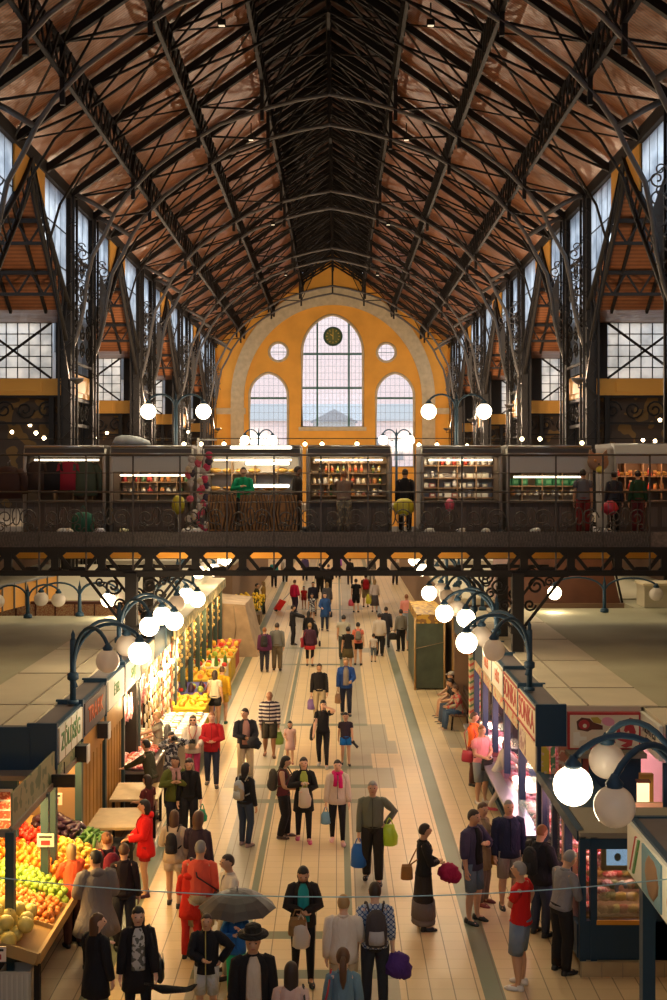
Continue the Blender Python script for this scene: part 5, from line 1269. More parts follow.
for c in ((.75,.72,.68),(.45,.06,.04),(.7,.66,.6)): m = MB(); m.lathe([(.04,0),(.06,.05),(.05,.12),(.035,.16),(.045,.18)], n=9); m.tube([(.05,0,.14),(.09,0,.1),(.055,0,.04)], .01, 5); mg.append(m.data('jug', mat('glaze_%g' % c[0], c, .25)))
shelf_items(x0, hw, (459,), mg, 'jug', 'glazed jug on the top shelf of the tableware kiosk', 'jug', 'jugs on the top shelf', .15, .95)
bx_ = []
for c in ((.7,.66,.6),(.35,.12,.1),(.6,.55,.45),(.12,.12,.14)): m = MB(); m.box(-.08,.08,-.06,.06,0,.12); m.cur = 1; m.box(-.05,.05,-.062,-.06,.03,.09); bx_.append(m.data('gift_box', [mat('giftbox_%g' % c[0], c), SIGNW]))
shelf_items(x0, hw, (472,482,492), bx_+mg[:1], 'gift_box', 'small gift box on the lower shelves of the tableware kiosk', 'box', 'gift boxes in the tableware kiosk', .19)
t, x0, hw = kiosk(507, 590, 'spice kiosk on the bridge with a golden upper shelf and green boxes', 0, (466,480), shutter=.42, lp=26)
shelf_items(x0, hw, (466,), [lo[0], *JAR[1:3]], 'spice_bag', 'golden spice bag on the upper shelf of the spice kiosk', 'spice bag', 'spice bags on the upper shelf', .16, .95)
gb = []; m = MB(); m.box(-.1,.1,-.07,.07,0,.18); m.cur = 1; m.box(-.06,.06,-.072,-.07,.05,.13); gb.append(m.data('green_box', [mat('green_card', (.01,.12,.05)), mat('card_label', (.1,.3,.15))]))
shelf_items(x0, hw, (480,), gb, 'green_box', 'deep green box on the middle shelf of the spice kiosk', 'box', 'green boxes in the spice kiosk', .21, .9)
shelf_items(x0, hw, (490,), JAR, 'jar', 'jar on the bottom shelf of the spice kiosk', 'jar', 'jars in the spice kiosk', .15, .9)
t, x0, hw = kiosk(615, 690, 'last kiosk on the bridge with a curved white awning and orange-lit goods', 2, (470,484), lamp=(1,.55,.3), lp=24, top=443, glow=1.6)
shelf_items(x0, hw, (470,484), [lo[0], JAR[1], DOL[0]], 'ornament', 'orange-lit ornament in the last kiosk on the bridge', 'ornament', 'ornaments in the last kiosk', .16, .9)
m = MB(); m.prism([(-.3,-.5),(-.28,-.25),(-.1,-.05),(.2,0),(.2,-.05),(-.05,-.12),(-.22,-.3),(-.25,-.5)], 'x', 0, px2x(690,28)-px2x(615,28)); o = m.build('curved_awning', mat('white_awning', (.36,.37,.37), .5), None, (px2x(615,28), 28.2, z_of(443,28))); tag(o, 'curved pale awning over the last kiosk on the bridge', 'awning')
# things hanging between kiosks: rack of hats and scarves, masks, balloons
cols = [(.55,.05,.12),(.6,.5,.35),(.5,.45,.42),(.06,.05,.08),(.6,.1,.15),(.65,.6,.55)]
hats = []
for c in cols: m = MB(); m.ball((0,0,0), .13, .06, .12, 10, 6, .08); m.ball((.02,-.03,-.08), .08, .05, .07, 8, 5, .1); hats.append(m.data('cloth_hat', mat('hat_%g%g' % c[:2], c, .8)))
t = thing('display_stand', 'white pole stand draped with hats and scarves between the doll and food kiosks', 'stand', (px2x(198,27.9), 27.95, BZ)); m = MB(); m.tube([(0,0,0),(0,0,2.3)], .03, 6); m.tube([(0,0,2.25),(.45,0,2.25)], .02, 5); m.tube([(0,0,1.4),(.4,0,1.4)], .02, 5); m.build('pole', WHITE, t)
m = MB(); m.lathe([(.25,0),(.25,.04),(.05,.06)]); m.build('base', KM, t)
for i in range(38):
    px = 188+random.random()*21; py = 455+i*2.0; o = obj('cloth_hat', hats[i % 6], None, (px2x(px,27.8), 27.82-.0, z_of(py,27.8))); o.scale = (.72,)*3; tag(o, 'small cloth hat or scarf on the crowded display stand', 'hat', 'hats on the display stand')
t = thing('cat_mask_bag', 'beige bag with a cat face hanging between the spice kiosk and the last kiosk', 'bag', (px2x(598,27.7), 27.7, z_of(462,27.7))); m = MB(); m.ball((0,0,0), .26,.1,.22,16,10); m.prism([(-.24,.1),(-.2,.3),(-.08,.18)],'y',-.04,.04); m.prism([(.24,.1),(.2,.3),(.08,.18)],'y',-.04,.04); m.build('bag_body', mat('tan_fur', (.35,.2,.12), .9), t)
for s_ in (-1,1): m = MB(); m.ball((s_*.09,-.1,.03), .035,.02,.035); m.build('eye', mat('amber', (.5,.2,.03), .3), t)
m = MB(); m.ball((0,-.11,-.05), .03,.02,.02); m.build('nose', BLACK, t)
def balloon(px, py, d, c, rx, rz, lab):
    t = thing('foil_balloon', lab, 'balloon', (px2x(px,d), d, z_of(py,d))); m = MB(); m.ball((0,0,0), rx,.12,rz,12,9,.1); m.build('envelope', mat('foil_%g%g' % c[:2], c, .35), t); m = MB(); m.tube([(0,0,-rz),(0.02,0,-rz-.5)], .006, 4); m.build('string', WHITE, t)
balloon(404, 507, 26.8, (.55,.48,.03), .25, .2, 'yellow plush figure bag hanging behind the bridge railing')
balloon(178, 505, 27.0, (.5,.42,.03), .16, .22, 'yellow plush toy hanging before the doll kiosk')
balloon(449.5, 505, 26.9, (.6,.1,.18), .11, .15, 'pink star-shaped toy hanging before the tableware kiosk')
balloon(610, 508, 26.9, (.45,.03,.06), .2, .17, 'dark pink plush heart hanging by the last kiosk')
balloon(600, 470, 27.6, (.6,.5,.05), .1, .09, 'yellow trinket hanging under the beige cat bag')
# litter-like white things at kiosk feet
for i, (px, py, c) in enumerate(((62,528,(.6,.62,.66)),(68,530,(.55,.5,.45)),(99,531,(.5,.5,.6)),(124,527,(.5,.5,.3)),(188,523,(.7,.7,.7)),(197,525,(.65,.65,.68)),(430,531,(.6,.6,.58)),(461,531,(.6,.6,.6)),(486,531,(.5,.5,.5)),(535,528,(.5,.5,.5)),(606,523,(.5,.48,.45)))):
    m = MB(); m.ball((0,0,.07), .13,.09,.08,8,5,.25); o = m.build('crumpled_bag', mat('plastic_%d' % i, c, .5), None, (px2x(px,27.2), 27.2, BZ)); tag(o, 'crumpled pale bag on the bridge floor %s' % ['under the black jacket','by the two dropped bags under the jackets','beside the green sack','under the dolls','at the foot of the display stand','behind the display stand foot','under the white jugs','under the pink toy','at the end of the tableware kiosk','under the green boxes','under the dark pink heart'][i], 'bag')
# string of bulbs above the kiosks
BULB = mat('string_bulb', (1,1,1), emit=(1,.75,.4), estr=16)
m = MB(); m.ball((0,0,0), .055, nu=8, nv=6); m.cur = 1; m.tube([(0,0,.05),(0,0,.11)], .02, 5); bme = m.data('bulb', [BULB, IRON])
bp = [(184,444),(201,444),(224,444),(242,444),(305,444),(322,444),(357,444),(392,444),(419,445),(437,445),(467,446),(491,447),(36,433),(44,438),(522,439),(540,439),(653,445),(582,443)]
for i, (px, py) in enumerate(bp):
    dd = 30.6; o = obj('string_bulb', bme, None, (px2x(px,dd), dd, z_of(py,dd))); tag(o, 'small bare bulb glowing on the wire above the bridge kiosks', 'lamp', 'bulbs strung above the bridge kiosks')
m = MB(); xs_ = sorted(px2x(p[0],30.6) for p in bp); m.tube([(-9.6,30.6,8.12)]+[(x_,30.6,z_of(443,30.6)+.12) for x_ in xs_[2:]]+[(9.3,30.6,8.1)], .012, 5); tag(m.build('bulb_wire', IRON), 'thin dark wire carrying bare bulbs above the bridge kiosks', 'wire')
# far gallery lights between the columns
for i, (px, py, d, e) in enumerate([(603,441,60,1),(610,438,60,1),(655,441,50,1),(643,440,50,1),(95,438,60,1),(107,433,62,1),(188,432,70,1),(660,420,50,0),(12,432,50,1),(30,425,52,1)]):
    o = obj('gallery_bulb', bme, None, (px2x(px,d), d, z_of(py,d))); o.scale = (1.5,)*3; tag(o, 'glowing bulb deep in the side gallery', 'lamp', 'bulbs in the side galleries')
for s_ in (-1,1):
    for k in range(4):
        y = 41+k*14; t = thing('gallery_stall', 'dark shuttered stall on the %s side gallery, %s beyond the bridge' % ('fruit-side' if s_ < 0 else 'meat-side', ORD[k]), 'market stall', (XC+s_*14.5, y, 5.56))
        m = MB(); m.box(-1.8,1.8,-1.5,1.5,0,2.3); m.build('stall_body', mat('dark_stall', (.05,.035,.03)), t); m = MB(); m.prism([(-2,2.3),(2,2.3),(1.6,2.6),(-1.6,2.6)],'y',-1.7,1.7); m.build('roof', mat('dark_stall2', (.1,.07,.05)), t); m = MB(); m.box(-1.5,1.5,-1.54,-1.5,1.0,2.0); m.build('shelf_opening', SHELFB[2], t)
# thin cable slung across the aisle
m = MB(); pts = []
for i in range(25): u = i/24; px = -40+760*u; pts.append(W(px, 873+24*(1-(2*u-1)**2), 8.5))
m.tube(pts, .0045, 5); tag(m.build('slung_cable', mat('pale_blue_cable', (.3,.5,.52), .4)), 'thin pale blue cable slung across the aisle above the people', 'cable')
# ------------------------------------------------------------------ PEOPLE
SKINS = {'l': mat('skin_light', (.70,.42,.28), .5), 't': mat('skin_tan', (.56,.31,.18), .5), 'd': mat('skin_brown', (.30,.14,.07), .5)}
HAIR = {'black': (.012,.009,.008), 'dark': (.03,.017,.011), 'brown': (.09,.042,.02), 'ginger': (.25,.09,.03), 'blond': (.36,.22,.09), 'grey': (.26,.25,.24), 'white': (.5,.48,.45)}
HM = {k: mat('hair_'+k, c, .6) for k, c in HAIR.items()}
EYEM = mat('eye_dark', (.02,.015,.012), .3); LIP = mat('lips', (.35,.09,.07), .5)
def cloth(c, pat=None):
    key = 'cloth_%s_%s' % ('_'.join('%g' % q for q in c), pat)
    b = {None: None, 'stripe': stripes((.55,.5,.45), 'Z', 3.4, .55), 'plaid': plaid((.05,.09,.22), (.6,.6,.6)), 'spots': spots((.5,.5,.48), 16, .5), 'patch': spots((.35,.3,.2), 9, .5)}[pat]
    def full(nt, p):
        if b: b(nt, p)
        n = nt.nodes; l = nt.links; tc = n.new('ShaderNodeTexCoord'); z = n.new('ShaderNodeTexNoise'); z.inputs['Scale'].default_value = 5.5; z.inputs['Detail'].default_value = 3; z.inputs['Distortion'].default_value = .8
        mp = n.new('ShaderNodeMapping'); mp.inputs['Scale'].default_value = (1.5,1.5,.7); l.new(tc.outputs['Object'], mp.inputs[0]); l.new(mp.outputs[0], z.inputs['Vector'])
        bp = n.new('ShaderNodeBump'); bp.inputs['Strength'].default_value = .5; bp.inputs['Distance'].default_value = .08; l.new(z.outputs['Fac'], bp.inputs['Height']); l.new(bp.outputs[0], p.inputs['Normal'])
    return mat(key, c, .85, build=full, spec=.3)
def ik(S_, T, l1, l2, hint):
    d = T-S_; L = min(d.length, (l1+l2)*.995); d = d.normalized(); T = S_+d*L
    a = (l1*l1-l2*l2+L*L)/(2*L); h = sqrt(max(0, l1*l1-a*a))
    n = V(hint)-d*V(hint).dot(d); n = n.normalized() if n.length > 1e-5 else V((0,1,0))
    return S_+d*a+n*h, T
ARMP = {'down': ((.140,.03,.455),(.4,-1,0)), 'fwd': ((.13,.12,.50),(.4,-1,-.2)), 'back': ((.135,-.09,.48),(.4,-1,0)), 'hip': ((.125,.0,.57),(1,-.3,0)), 'bend': ((.09,.17,.62),(.5,-1,-.4)),
        'front': ((.02,.13,.63),(.8,-.4,-.3)), 'chest': ((.03,.12,.71),(.9,-.2,-.5)), 'head': ((.055,.07,.905),(1,.1,-.6)), 'reach': ((.09,.30,.70),(.5,-.4,-1)), 'cross': ((-.07,.10,.66),(.9,0,-.6)), 'up': ((.05,.12,.76),(.7,-.2,-1)), 'lap': ((.05,.19,.40),(.7,-.6,0)), 'point': ((.14,.24,.78),(.5,-.3,-1)), 'hold': ((.13,.06,.50),(.6,-1,0)), 'lean': ((.10,.25,.60),(.6,-.6,-.6))}
def Rz(a): return Matrix.Rotation(a, 3, 'Z')
def skin_mesh(verts, edges, radii, root, lvl):
    me = bpy.data.meshes.new('body'); me.from_pydata([tuple(v) for v in verts], edges, [])
    o = bpy.data.objects.new('tmp_body', me); C.objects.link(o)
    md = o.modifiers.new('s', 'SKIN'); md.use_smooth_shade = True; md.branch_smoothing = .3
    for i, r in enumerate(radii): me.skin_vertices[0].data[i].radius = r if isinstance(r, tuple) else (r, r)
    me.skin_vertices[0].data[root].use_root = True
    sb = o.modifiers.new('u', 'SUBSURF'); sb.levels = lvl; sb.render_levels = lvl
    dg = bpy.context.evaluated_depsgraph_get(); dg.update()
    out = bpy.data.meshes.new_from_object(o.evaluated_get(dg)); bpy.data.objects.remove(o); bpy.data.meshes.remove(me)
    return out
PEOPLE = []
def person(x, y, H, ang, label, top, bot, hair, sk='l', shoe=(.02,.02,.02), L='down', R='down', stride=0., lean=0., hy=0., hp=0., z0=0., sit=False, fem=False, extra=None, k=1.0, name=None, group=None):
    """top = (kind, colour[, pattern]); bot likewise; hair = (style, colour). ang 0 faces the camera, 90 faces +x"""
    child = H < 1.4
    cat = 'person'
    t = thing(name or ('child' if child else 'woman' if fem else 'man'), label, cat, (x, y, z0), radians(ang), group)
    near = y < 40; lvl = 2 if y < 24 else 1
    hw = (.084 if fem else .098)*k; hs = 1.18 if child else 1.0
    U0 = V((0,0,.53)); Lm = Matrix.Rotation(radians(lean), 3, 'X')          # forward = -y
    hipz = .53
    if sit: hipz = .30
    dz = hipz-.53
    def up(p):
        p = V(p); q = p-U0
        return (Lm @ q)+U0+V((0,0,dz))
    J = {'pel': V((0,0,.53+dz)), 'waist': up((0,.0,.62)), 'chest': up((0,.005,.73)), 'nb': up((0,.008,.83)), 'neck': up((0,-.002,.865))}
    headR = Rz(radians(hy)) @ Matrix.Rotation(radians(hp), 3, 'X')
    nk = J['neck']
    def hd(p): return nk + (headR @ (V(p)*hs))
    hc = hd((0,-.012,.062))
    verts = []; edges = []; rad = []
    def add(p, r, par=None):
        verts.append(V(p)*H); rad.append((r[0]*H, r[1]*H) if isinstance(r, tuple) else r*H)
        if par is not None: edges.append((par, len(verts)-1))
        return len(verts)-1
    a0 = add(J['pel'], .060*k); a1 = add(J['waist'], .062*k, a0); a2 = add(J['chest'], .072*k, a1); a3 = add(J['nb'], .040, a2); a4 = add(J['neck'], .030, a3)
    h1 = add(hd((0,-.012,.025)), .046*hs, a4); h2 = add(hd((0,-.012,.065)), .058*hs, h1); h3 = add(hd((0,-.008,.105)), .046*hs, h2); add(hd((0,-.006,.124)), .018*hs, h3)
    hands = {}
    for s_, P in ((1, L), (-1, R)):
        T_, hint = ARMP[P] if isinstance(P, str) else P
        Sh = up((s_*hw,.005,.806)); Tg = V((s_*T_[0], -T_[1], T_[2]))
        if P in ('head','chest','cross','front','up','point','reach','lean'): Tg = up(Tg)
        else: Tg = Tg+V((0,0,dz if not sit else 0))+ (up((0,0,.8))-V((0,0,.8+dz)))*.8
        El, Wr = ik(Sh, Tg, .168, .150, (s_*hint[0], -hint[1], hint[2]))
        J['S%d' % s_] = Sh; J['E%d' % s_] = El; J['W%d' % s_] = Wr
        b0 = add(up((s_*hw*.62,.004,.80)), .040, a2); b1 = add(Sh, .036, b0); b2 = add((Sh+El)/2, .031, b1); b3 = add(El, .026, b2); b4 = add((El*.45+Wr*.55), .024, b3); b5 = add(Wr, .0165, b4)
        fd = (Wr-El).normalized()
        lat = V((0,-1,0)) if abs(fd.y) < .75 else V((s_*-1,0,0)); lat = (lat-fd*lat.dot(fd)).normalized(); nrm = fd.cross(lat)*s_
        if nrm.x*s_ > 0: nrm = -nrm       # palm faces the body
        pm = add(Wr+fd*.026, .019, b5); pe = add(Wr+fd*.048, .018, pm)
        hands[s_] = Wr+fd*.05
        J['H%d' % s_] = Wr+fd*.055
        for q, ln in zip((-1.5,-.5,.5,1.5), (.036,.046,.043,.036)):
            bse = add(Wr+fd*.056-lat*q*.0105, .0062, pe)
            f1 = add(Wr+fd*(.056+ln*.5)-lat*q*.0125+nrm*.006, .0060, bse); add(Wr+fd*(.056+ln*.85)-lat*q*.0125+nrm*.020, .0052, f1)
        t1 = add(Wr+fd*.030+lat*.024+nrm*.006, .0075, pm); add(Wr+fd*.052+lat*.032+nrm*.014, .0062, t1)
    feet = {}
    lf = .78 if bot and bot[0] in ('trousers','jeans','leggings','long_skirt','midi') else 1.
    for s_ in (1,-1):
        hp_ = V((s_*.052,0,hipz-.01))
        if sit:
            an = V((s_*(.06),-.27,.05)); kn = V((s_*.065,-.24,.30)); th = (hp_+kn)/2
        else:
            f = stride*s_
            an = V((s_*(.050+.012*(k)), -f*.14+.0, .048+(.045*stride if f < 0 else 0)*abs(f)/max(.01,abs(stride)))); 
            kn, an = ik(hp_, an, .238, .236, (s_*.06,-1,0)); th = (hp_+kn)/2
        J['K%d' % s_] = kn; J['A%d' % s_] = an; J['hp%d' % s_] = hp_
        c0 = add(hp_+V((s_*.004,0,-.01)), .050*k*lf, a0); c1 = add(th, .050*k*lf, c0); c2 = add(kn, .036*k*lf, c1); c3 = add(kn*.62+an*.38+V((0,.008*lf,0)), .037*k*lf, c2); c4 = add(an+V((0,0,.02)), .022*lf, c3)
        out = s_*.012
        c5 = add(an+V((0,-.015,-.022)), .021, c4); c6 = add(an+V((out,-.065,-.033)), .017, c5); add(an+V((out*1.3,-.095,-.036)), .012, c6)
    me = skin_mesh(verts, edges, rad, a0, lvl)
    # face: nose, brow, ears, head depth
    inv = headR.inverted()
    for v in me.vertices:
        p = v.co/H; q = inv @ ((p-nk))/hs
        if q.z > .012 and abs(q.x) < .09 and abs(q.y) < .1:
            if q.z > .03: q.y = -.012+(q.y+.012)*1.14; q.x *= .92
            if q.y < -.03:
                q.y -= .018*math.exp(-(q.x/.011)**2-((q.z-.058)/.016)**2)       # nose
                q.y -= .006*math.exp(-(q.x/.02)**2-((q.z-.015)/.012)**2)        # chin
            q.x += (.009 if q.x > 0 else -.009)*math.exp(-((q.y+.004)/.012)**2-((q.z-.06)/.016)**2) if abs(q.x) > .035 else 0
            v.co = (nk+headR @ (q*hs))*H
    me.materials.append(SKINS[sk]); obj('body', me, t)
    if y < 34:
        m = MB(); m.ball((0,0,0), .0075*H*hs, .005*H*hs, .005*H*hs, 6, 4); em = m.data('eye', EYEM)
        for s_ in (-1,1): o = obj('eye', em, t, hd((s_*.021,-.0665,.072))*H); 
        m = MB(); m.ball(hd((0,-.066,.034))*H, .014*H*hs, .005*H*hs, .0045*H*hs, 6, 4); m.build('mouth', LIP, t)
    # ---- garments
    S1 = lambda p: tuple(V(p)*H)
    def ring(c, rx, ry, R=None): return (S1(c), rx*H, ry*H, R)
    n = 14 if y < 40 else 10
    gap = .006
    def limb(m, a, b, r0, r1, c=None, n=9):
        pts = [a*(1-u)+b*u for u in (0,.33,.66,1)]
        m.tube([S1(p) for p in pts], [(r0+(r1-r0)*u)*H for u in (0,.33,.66,1)], n)
    kind, col = top[0], top[1]; pat = top[2] if len(top) > 2 else None
    cm = cloth(col, pat)
    hem = {'shirt': .52, 'tee': .52, 'vest': .52, 'jacket': .475, 'open': .475, 'coat': .36, 'dress': .33, 'cloak': .34, 'longdress': .30, 'tuck': .565, 'hoodie': .42}[kind]
    ex = {'jacket': .012, 'open': .012, 'coat': .010, 'cloak': .03, 'hoodie': .014}.get(kind, .004)
    if sit: hem = max(hem, .50)
    hx = (.098 if fem else .098)*k; wx = (.078 if fem else .092)*k
    RT = Lm
    rings = [ring(up((0,.006,.846)), .030, .030, RT), ring(up((0,.006,.836)), .046, .038, RT), ring(up((0,.005,.825)), hw*.80, .044+ex*.4, RT), ring(up((0,.004,.812)), hw*1.02, .050+ex*.5, RT), ring(up((0,.0,.785)), hw+.010+ex*.5, .060*k+ex, RT), ring(up((0,-.004 if not fem else -.010,.735)), hw+.004+ex, (.066 if not fem else .072)*k+ex, RT),
             ring(up((0,0,.66)), wx+.006+ex, .060*k+ex, RT), ring(up((0,0,.61)), wx+.004+ex, .060*k+ex, RT), ring(up((0,.002,.545)), hx+ex, .070*k+ex, RT)]
    if hem < .54:
        if kind in ('dress','longdress','coat','cloak','hoodie'):
            w_ = {'dress': .03, 'longdress': .04, 'coat': .018, 'cloak': .07, 'hoodie': .012}[kind]
            zz = (.545+hem)/2
            for z_, q in ((zz, .55), (hem, 1.)): rings.append(ring(V((0,.004,z_+dz)), hx+ex+w_*q, .075*k+ex+w_*q, None))
        else: rings.append(ring(up((0,.002,hem)), hx+ex+.004, .072*k+ex+.004, RT))
    m = MB(); m.loft(rings, n)
    slv = {'tee': .55, 'vest': 0, 'dress': .5, 'longdress': .5, 'tuck': 1, 'cloak': .9}.get(kind, 1)
    if extra and 'sleeve' in extra: slv = extra['sleeve']
    if slv:
        for s_ in (1,-1):
            Sh, El, Wr = J['S%d' % s_], J['E%d' % s_], J['W%d' % s_]
            r0 = .040+ex; st = up((s_*hw*.45,.004,.806)); s2 = up((s_*hw*.8,.004,.806)); Sh = Sh+V((s_*.003,0,-.010))
            if slv <= .6:
                m.tube([S1(st), S1(s2), S1(Sh), S1(Sh*(1-slv)+El*slv)], [.012*H, r0*H*.72, r0*H*.95, (.037+ex)*H], 9)
            else:
                e = Wr if slv == 1 else El*(1-(slv-.6)/.4)+Wr*((slv-.6)/.4)
                m.tube([S1(st), S1(s2), S1(Sh), S1((Sh+El)/2), S1(El), S1((El+e)/2), S1(e)], [.012*H, r0*H*.72, r0*H*.92, (.036+ex)*H, (.032+ex)*H, (.028+ex)*H, (.024+ex*.8)*H], 9)
    nm = {'shirt': 'shirt', 'tee': 't_shirt', 'vest': 'vest', 'jacket': 'jacket', 'open': 'jacket', 'coat': 'coat', 'dress': 'dress', 'longdress': 'dress', 'cloak': 'cloak', 'tuck': 'shirt', 'hoodie': 'hooded_jacket'}[kind]
    m.build(nm, cm, t)
    if kind == 'open' or (extra and 'front' in extra):
        c2 = extra['front'] if extra and 'front' in extra else (.5,.48,.45)
        m = MB(); fr = []
        for z_, w_ in ((.838,.024),(.79,.044),(.735,.048),(.66,.050),(.60,.052),(.53,.054)):
            ry = {.838:.046,.79:.066,.735:.074 if not fem else .082,.66:.062,.60:.062,.53:.072}[z_]*k+ex
            c_ = up((0,-ry+(.017 if z_ > .7 else .010)-(.004 if not fem else .009)*(z_ in (.735,.79)),z_)); fr.append((S1(c_), w_*H, .016*H, RT))
        m.loft(fr, 8); m.build('inner_shirt', cloth(c2, extra.get('fpat') if extra else None), t)
    if kind in ('jacket','shirt','hoodie','tuck') and y < 36 and not (extra and 'front' in extra):
        m = MB(); fr = []
        for z_ in (.825,.79,.735,.66,.61,.545):
            ry = {.825:.046,.79:.062,.735:.069 if not fem else .078,.66:.061,.61:.061,.545:.071}[z_]*(k if z_ < .8 else 1)+ex*(.4 if z_ > .8 else 1)
            fr.append((S1(up((0,-ry-(.007 if fem and .6 < z_ < .8 else 0)+.004,z_))), .005*H, .007*H, RT))
        m.loft(fr, 6); m.build('front_seam', cloth(tuple(q*.45 for q in col)), t)
    if kind in ('jacket','open','coat','shirt','hoodie') :
        m = MB(); m.loft([ring(up((0,.006,.828)), .052, .046, RT), ring(up((0,.004,.850)), .040, .038, RT), ring(up((0,.006,.846)), .030, .028, RT)], 12); m.build('collar', cm if not (extra and 'collar' in extra) else cloth(extra['collar']), t)
    if kind == 'hoodie' or kind == 'cloak':
        m = MB(); m.ball(S1(up((0,.055,.835))), .06*H, .035*H, .035*H, 10, 7); m.build('hood', cm, t)
    # lower garment
    if bot:
        bk, bc = bot[0], bot[1]; bm_ = cloth(bc, bot[2] if len(bot) > 2 else None); m = MB()
        if bk in ('trousers','jeans','leggings','shorts','long_shorts','capri'):
            t_ = {'trousers': (.062,.048,.038), 'jeans': (.060,.043,.032), 'leggings': (.056,.038,.025), 'shorts': (.064,.056,.05), 'long_shorts': (.064,.052,.05), 'capri': (.058,.041,.034)}[bk]
            wz = .585
            m.loft([ring(up((0,0,wz)), wx+.004, .062*k, RT), ring(up((0,.002,.555)), hx-.001, .074*k, RT), ring(V((0,.003,.52+dz)), hx-.001, .074*k), ring(V((0,.003,.485+dz)), hx*.72, .052*k)], n)
            for s_ in (1,-1):
                hp_, kn, an = J['hp%d' % s_], J['K%d' % s_], J['A%d' % s_]
                hp2 = hp_+V((-s_*.002,0,.01))
                if bk == 'shorts': e = hp_*.42+kn*.58; m.tube([S1(hp2), S1((hp_*.7+kn*.3)), S1(e)], [t_[0]*H*k, .062*H*k, .060*H*k], 10)
                elif bk == 'long_shorts': e = hp_*.0+kn*1.0; m.tube([S1(hp2), S1((hp_+kn)/2), S1(e)], [t_[0]*H*k, .058*H*k, .052*H*k], 10)
                elif bk == 'capri': e = kn*.5+an*.5; m.tube([S1(hp2), S1((hp_+kn)/2), S1(kn), S1(e)], [t_[0]*H*k, .052*H*k, t_[1]*H*k, t_[2]*H*k], 10)
                else:
                    e = an+V((0,0,-.008)); m.tube([S1(hp2), S1((hp_+kn)/2), S1(kn), S1(kn*.5+an*.5+V((0,.004,0))), S1(e)], [t_[0]*H*k, (t_[0]+t_[1])/2*1.03*H*k, t_[1]*H*k, (t_[1]+t_[2])/2*1.05*H*k, t_[2]*H*k], 10)
            m.build({'jeans': 'jeans', 'leggings': 'leggings', 'shorts': 'shorts', 'long_shorts': 'shorts', 'capri': 'trousers'}.get(bk, 'trousers'), bm_, t)
        else:
            z_ = {'skirt': .32, 'miniskirt': .39, 'long_skirt': .07, 'midi': .2}[bk]; fl = {'skirt': .03, 'miniskirt': .016, 'long_skirt': .035, 'midi': .04}[bk]
            m.loft([ring(up((0,0,.61)), wx+.003, .060*k, RT), ring(up((0,.002,.545)), hx+.004, .074*k, RT), ring((0,.003,(.545+z_)/2), hx+.006+fl*.5, .076*k+fl*.5), ring((0,.003,z_), hx+.004+fl, .076*k+fl)], n)
            m.build('skirt', bm_, t)
            if len(bot) > 3:
                m = MB(); m.loft([ring((0,.003,z_-.002), hx+.008+fl, .08*k+fl), ring((0,.003,z_+.05), hx+.007+fl*.9, .08*k+fl*.9)], n); m.build('hem_band', cloth(bot[3]), t)
    # shoes
    for s_ in (1,-1):
        an = J['A%d' % s_]; m = MB()
        m.loft([(S1(an+V((0,.012,-.048))), .024*H, .034*H, None), (S1(an+V((0,.012,-.03))), .025*H, .034*H, None), (S1(an+V((0,.010,-.004))), .0235*H, .027*H, None)], 10)
        m.loft([(S1(an+V((s_*.010,-.055,-.048))), .026*H, .062*H, None), (S1(an+V((s_*.010,-.055,-.036))), .027*H, .063*H, None), (S1(an+V((s_*.006,-.038,-.016))), .021*H, .040*H, None)], 10)
        m.build('shoe', mat('shoe_%s' % '_'.join('%g' % q for q in shoe), shoe, .5), t)
    # hair
    st_, hcname = hair[0], hair[1]; hm = HM[hcname]
    if st_ != 'bald':
        nu, nv = 20, 14; vs = []; fs = []
        ln = {'short': 0, 'mid': .055, 'long': .13, 'vlong': .2, 'bun': 0, 'pony': 0, 'big': .04, 'crop': 0}[st_]
        bx = {'crop': .96, 'short': 1., 'big': 1.22}.get(st_, 1.03)
        for i in range(nv+1):
            ph = -pi/2+pi*i/nv
            for j in range(nu):
                th = 2*pi*j/nu; sx_, sy_, sz_ = cos(ph)*cos(th), cos(ph)*sin(th), sin(ph); f = -sy_
                face = (f > .22 and sz_ < (.58 if abs(sx_) < .55 else .35)) or (ln == 0 and sz_ < (-.55 if f < -.2 else -.15)) or (f > -.1 and sz_ < -.35 and ln == 0)
                if ln and f > .12 and sz_ < .0 and abs(sx_) < .8: face = True
                rr = .84 if face else bx
                px_, py_, pz_ = sx_*.0495*rr, sy_*.0625*rr, sz_*.067*rr
                if ln and not face and sz_ < 0:
                    w_ = max(cos(ph), .78); px_ = cos(th)*.0495*w_*rr*1.05; py_ = sin(th)*.06*w_*rr; pz_ = sz_*.05-ln*(-sz_)**.8*(1 if f < .2 else .5); py_ += .02*(-sz_)
                vs.append(S1(hd((px_, -.010+py_, .066+pz_))))
        for i in range(nv):
            for j in range(nu): fs.append((i*nu+j, i*nu+(j+1) % nu, (i+1)*nu+(j+1) % nu, (i+1)*nu+j))
        m = MB(); m.add(vs, fs, True)
        if st_ == 'bun': m.ball(S1(hd((0,.06,.09))), .026*H, nu=10, nv=7)
        if st_ == 'pony': m.tube([S1(hd((0,.05,.09))), S1(hd((0,.085,.07))), S1(hd((0,.09,.0))), S1(hd((0,.08,-.07))), S1(hd((0,.075,-.13)))], [.014*H,.024*H,.028*H,.024*H,.006*H], 9)
        m.build('hair', hm, t)
    else:
        m = MB()
        for s_ in (1,-1): m.ball(S1(hd((s_*.042,.012,.045))), .010*H, .034*H, .020*H, 8, 5)
        m.build('hair', HM['grey'], t)
    Rw = Rz(radians(ang)); base = V((x, y, z0))
    out = {'t': t, 'H': H, 'w': lambda p: base + Rw @ (V(p)*H), 'hand': {s_: base + Rw @ (J['H%d' % s_]*H) for s_ in (1,-1)}, 'ang': ang, 'J': J, 'base': base, 'up': lambda p: base + Rw @ (up(p)*H), 'hd': lambda p: base + Rw @ (hd(p)*H), 'ex': ex}
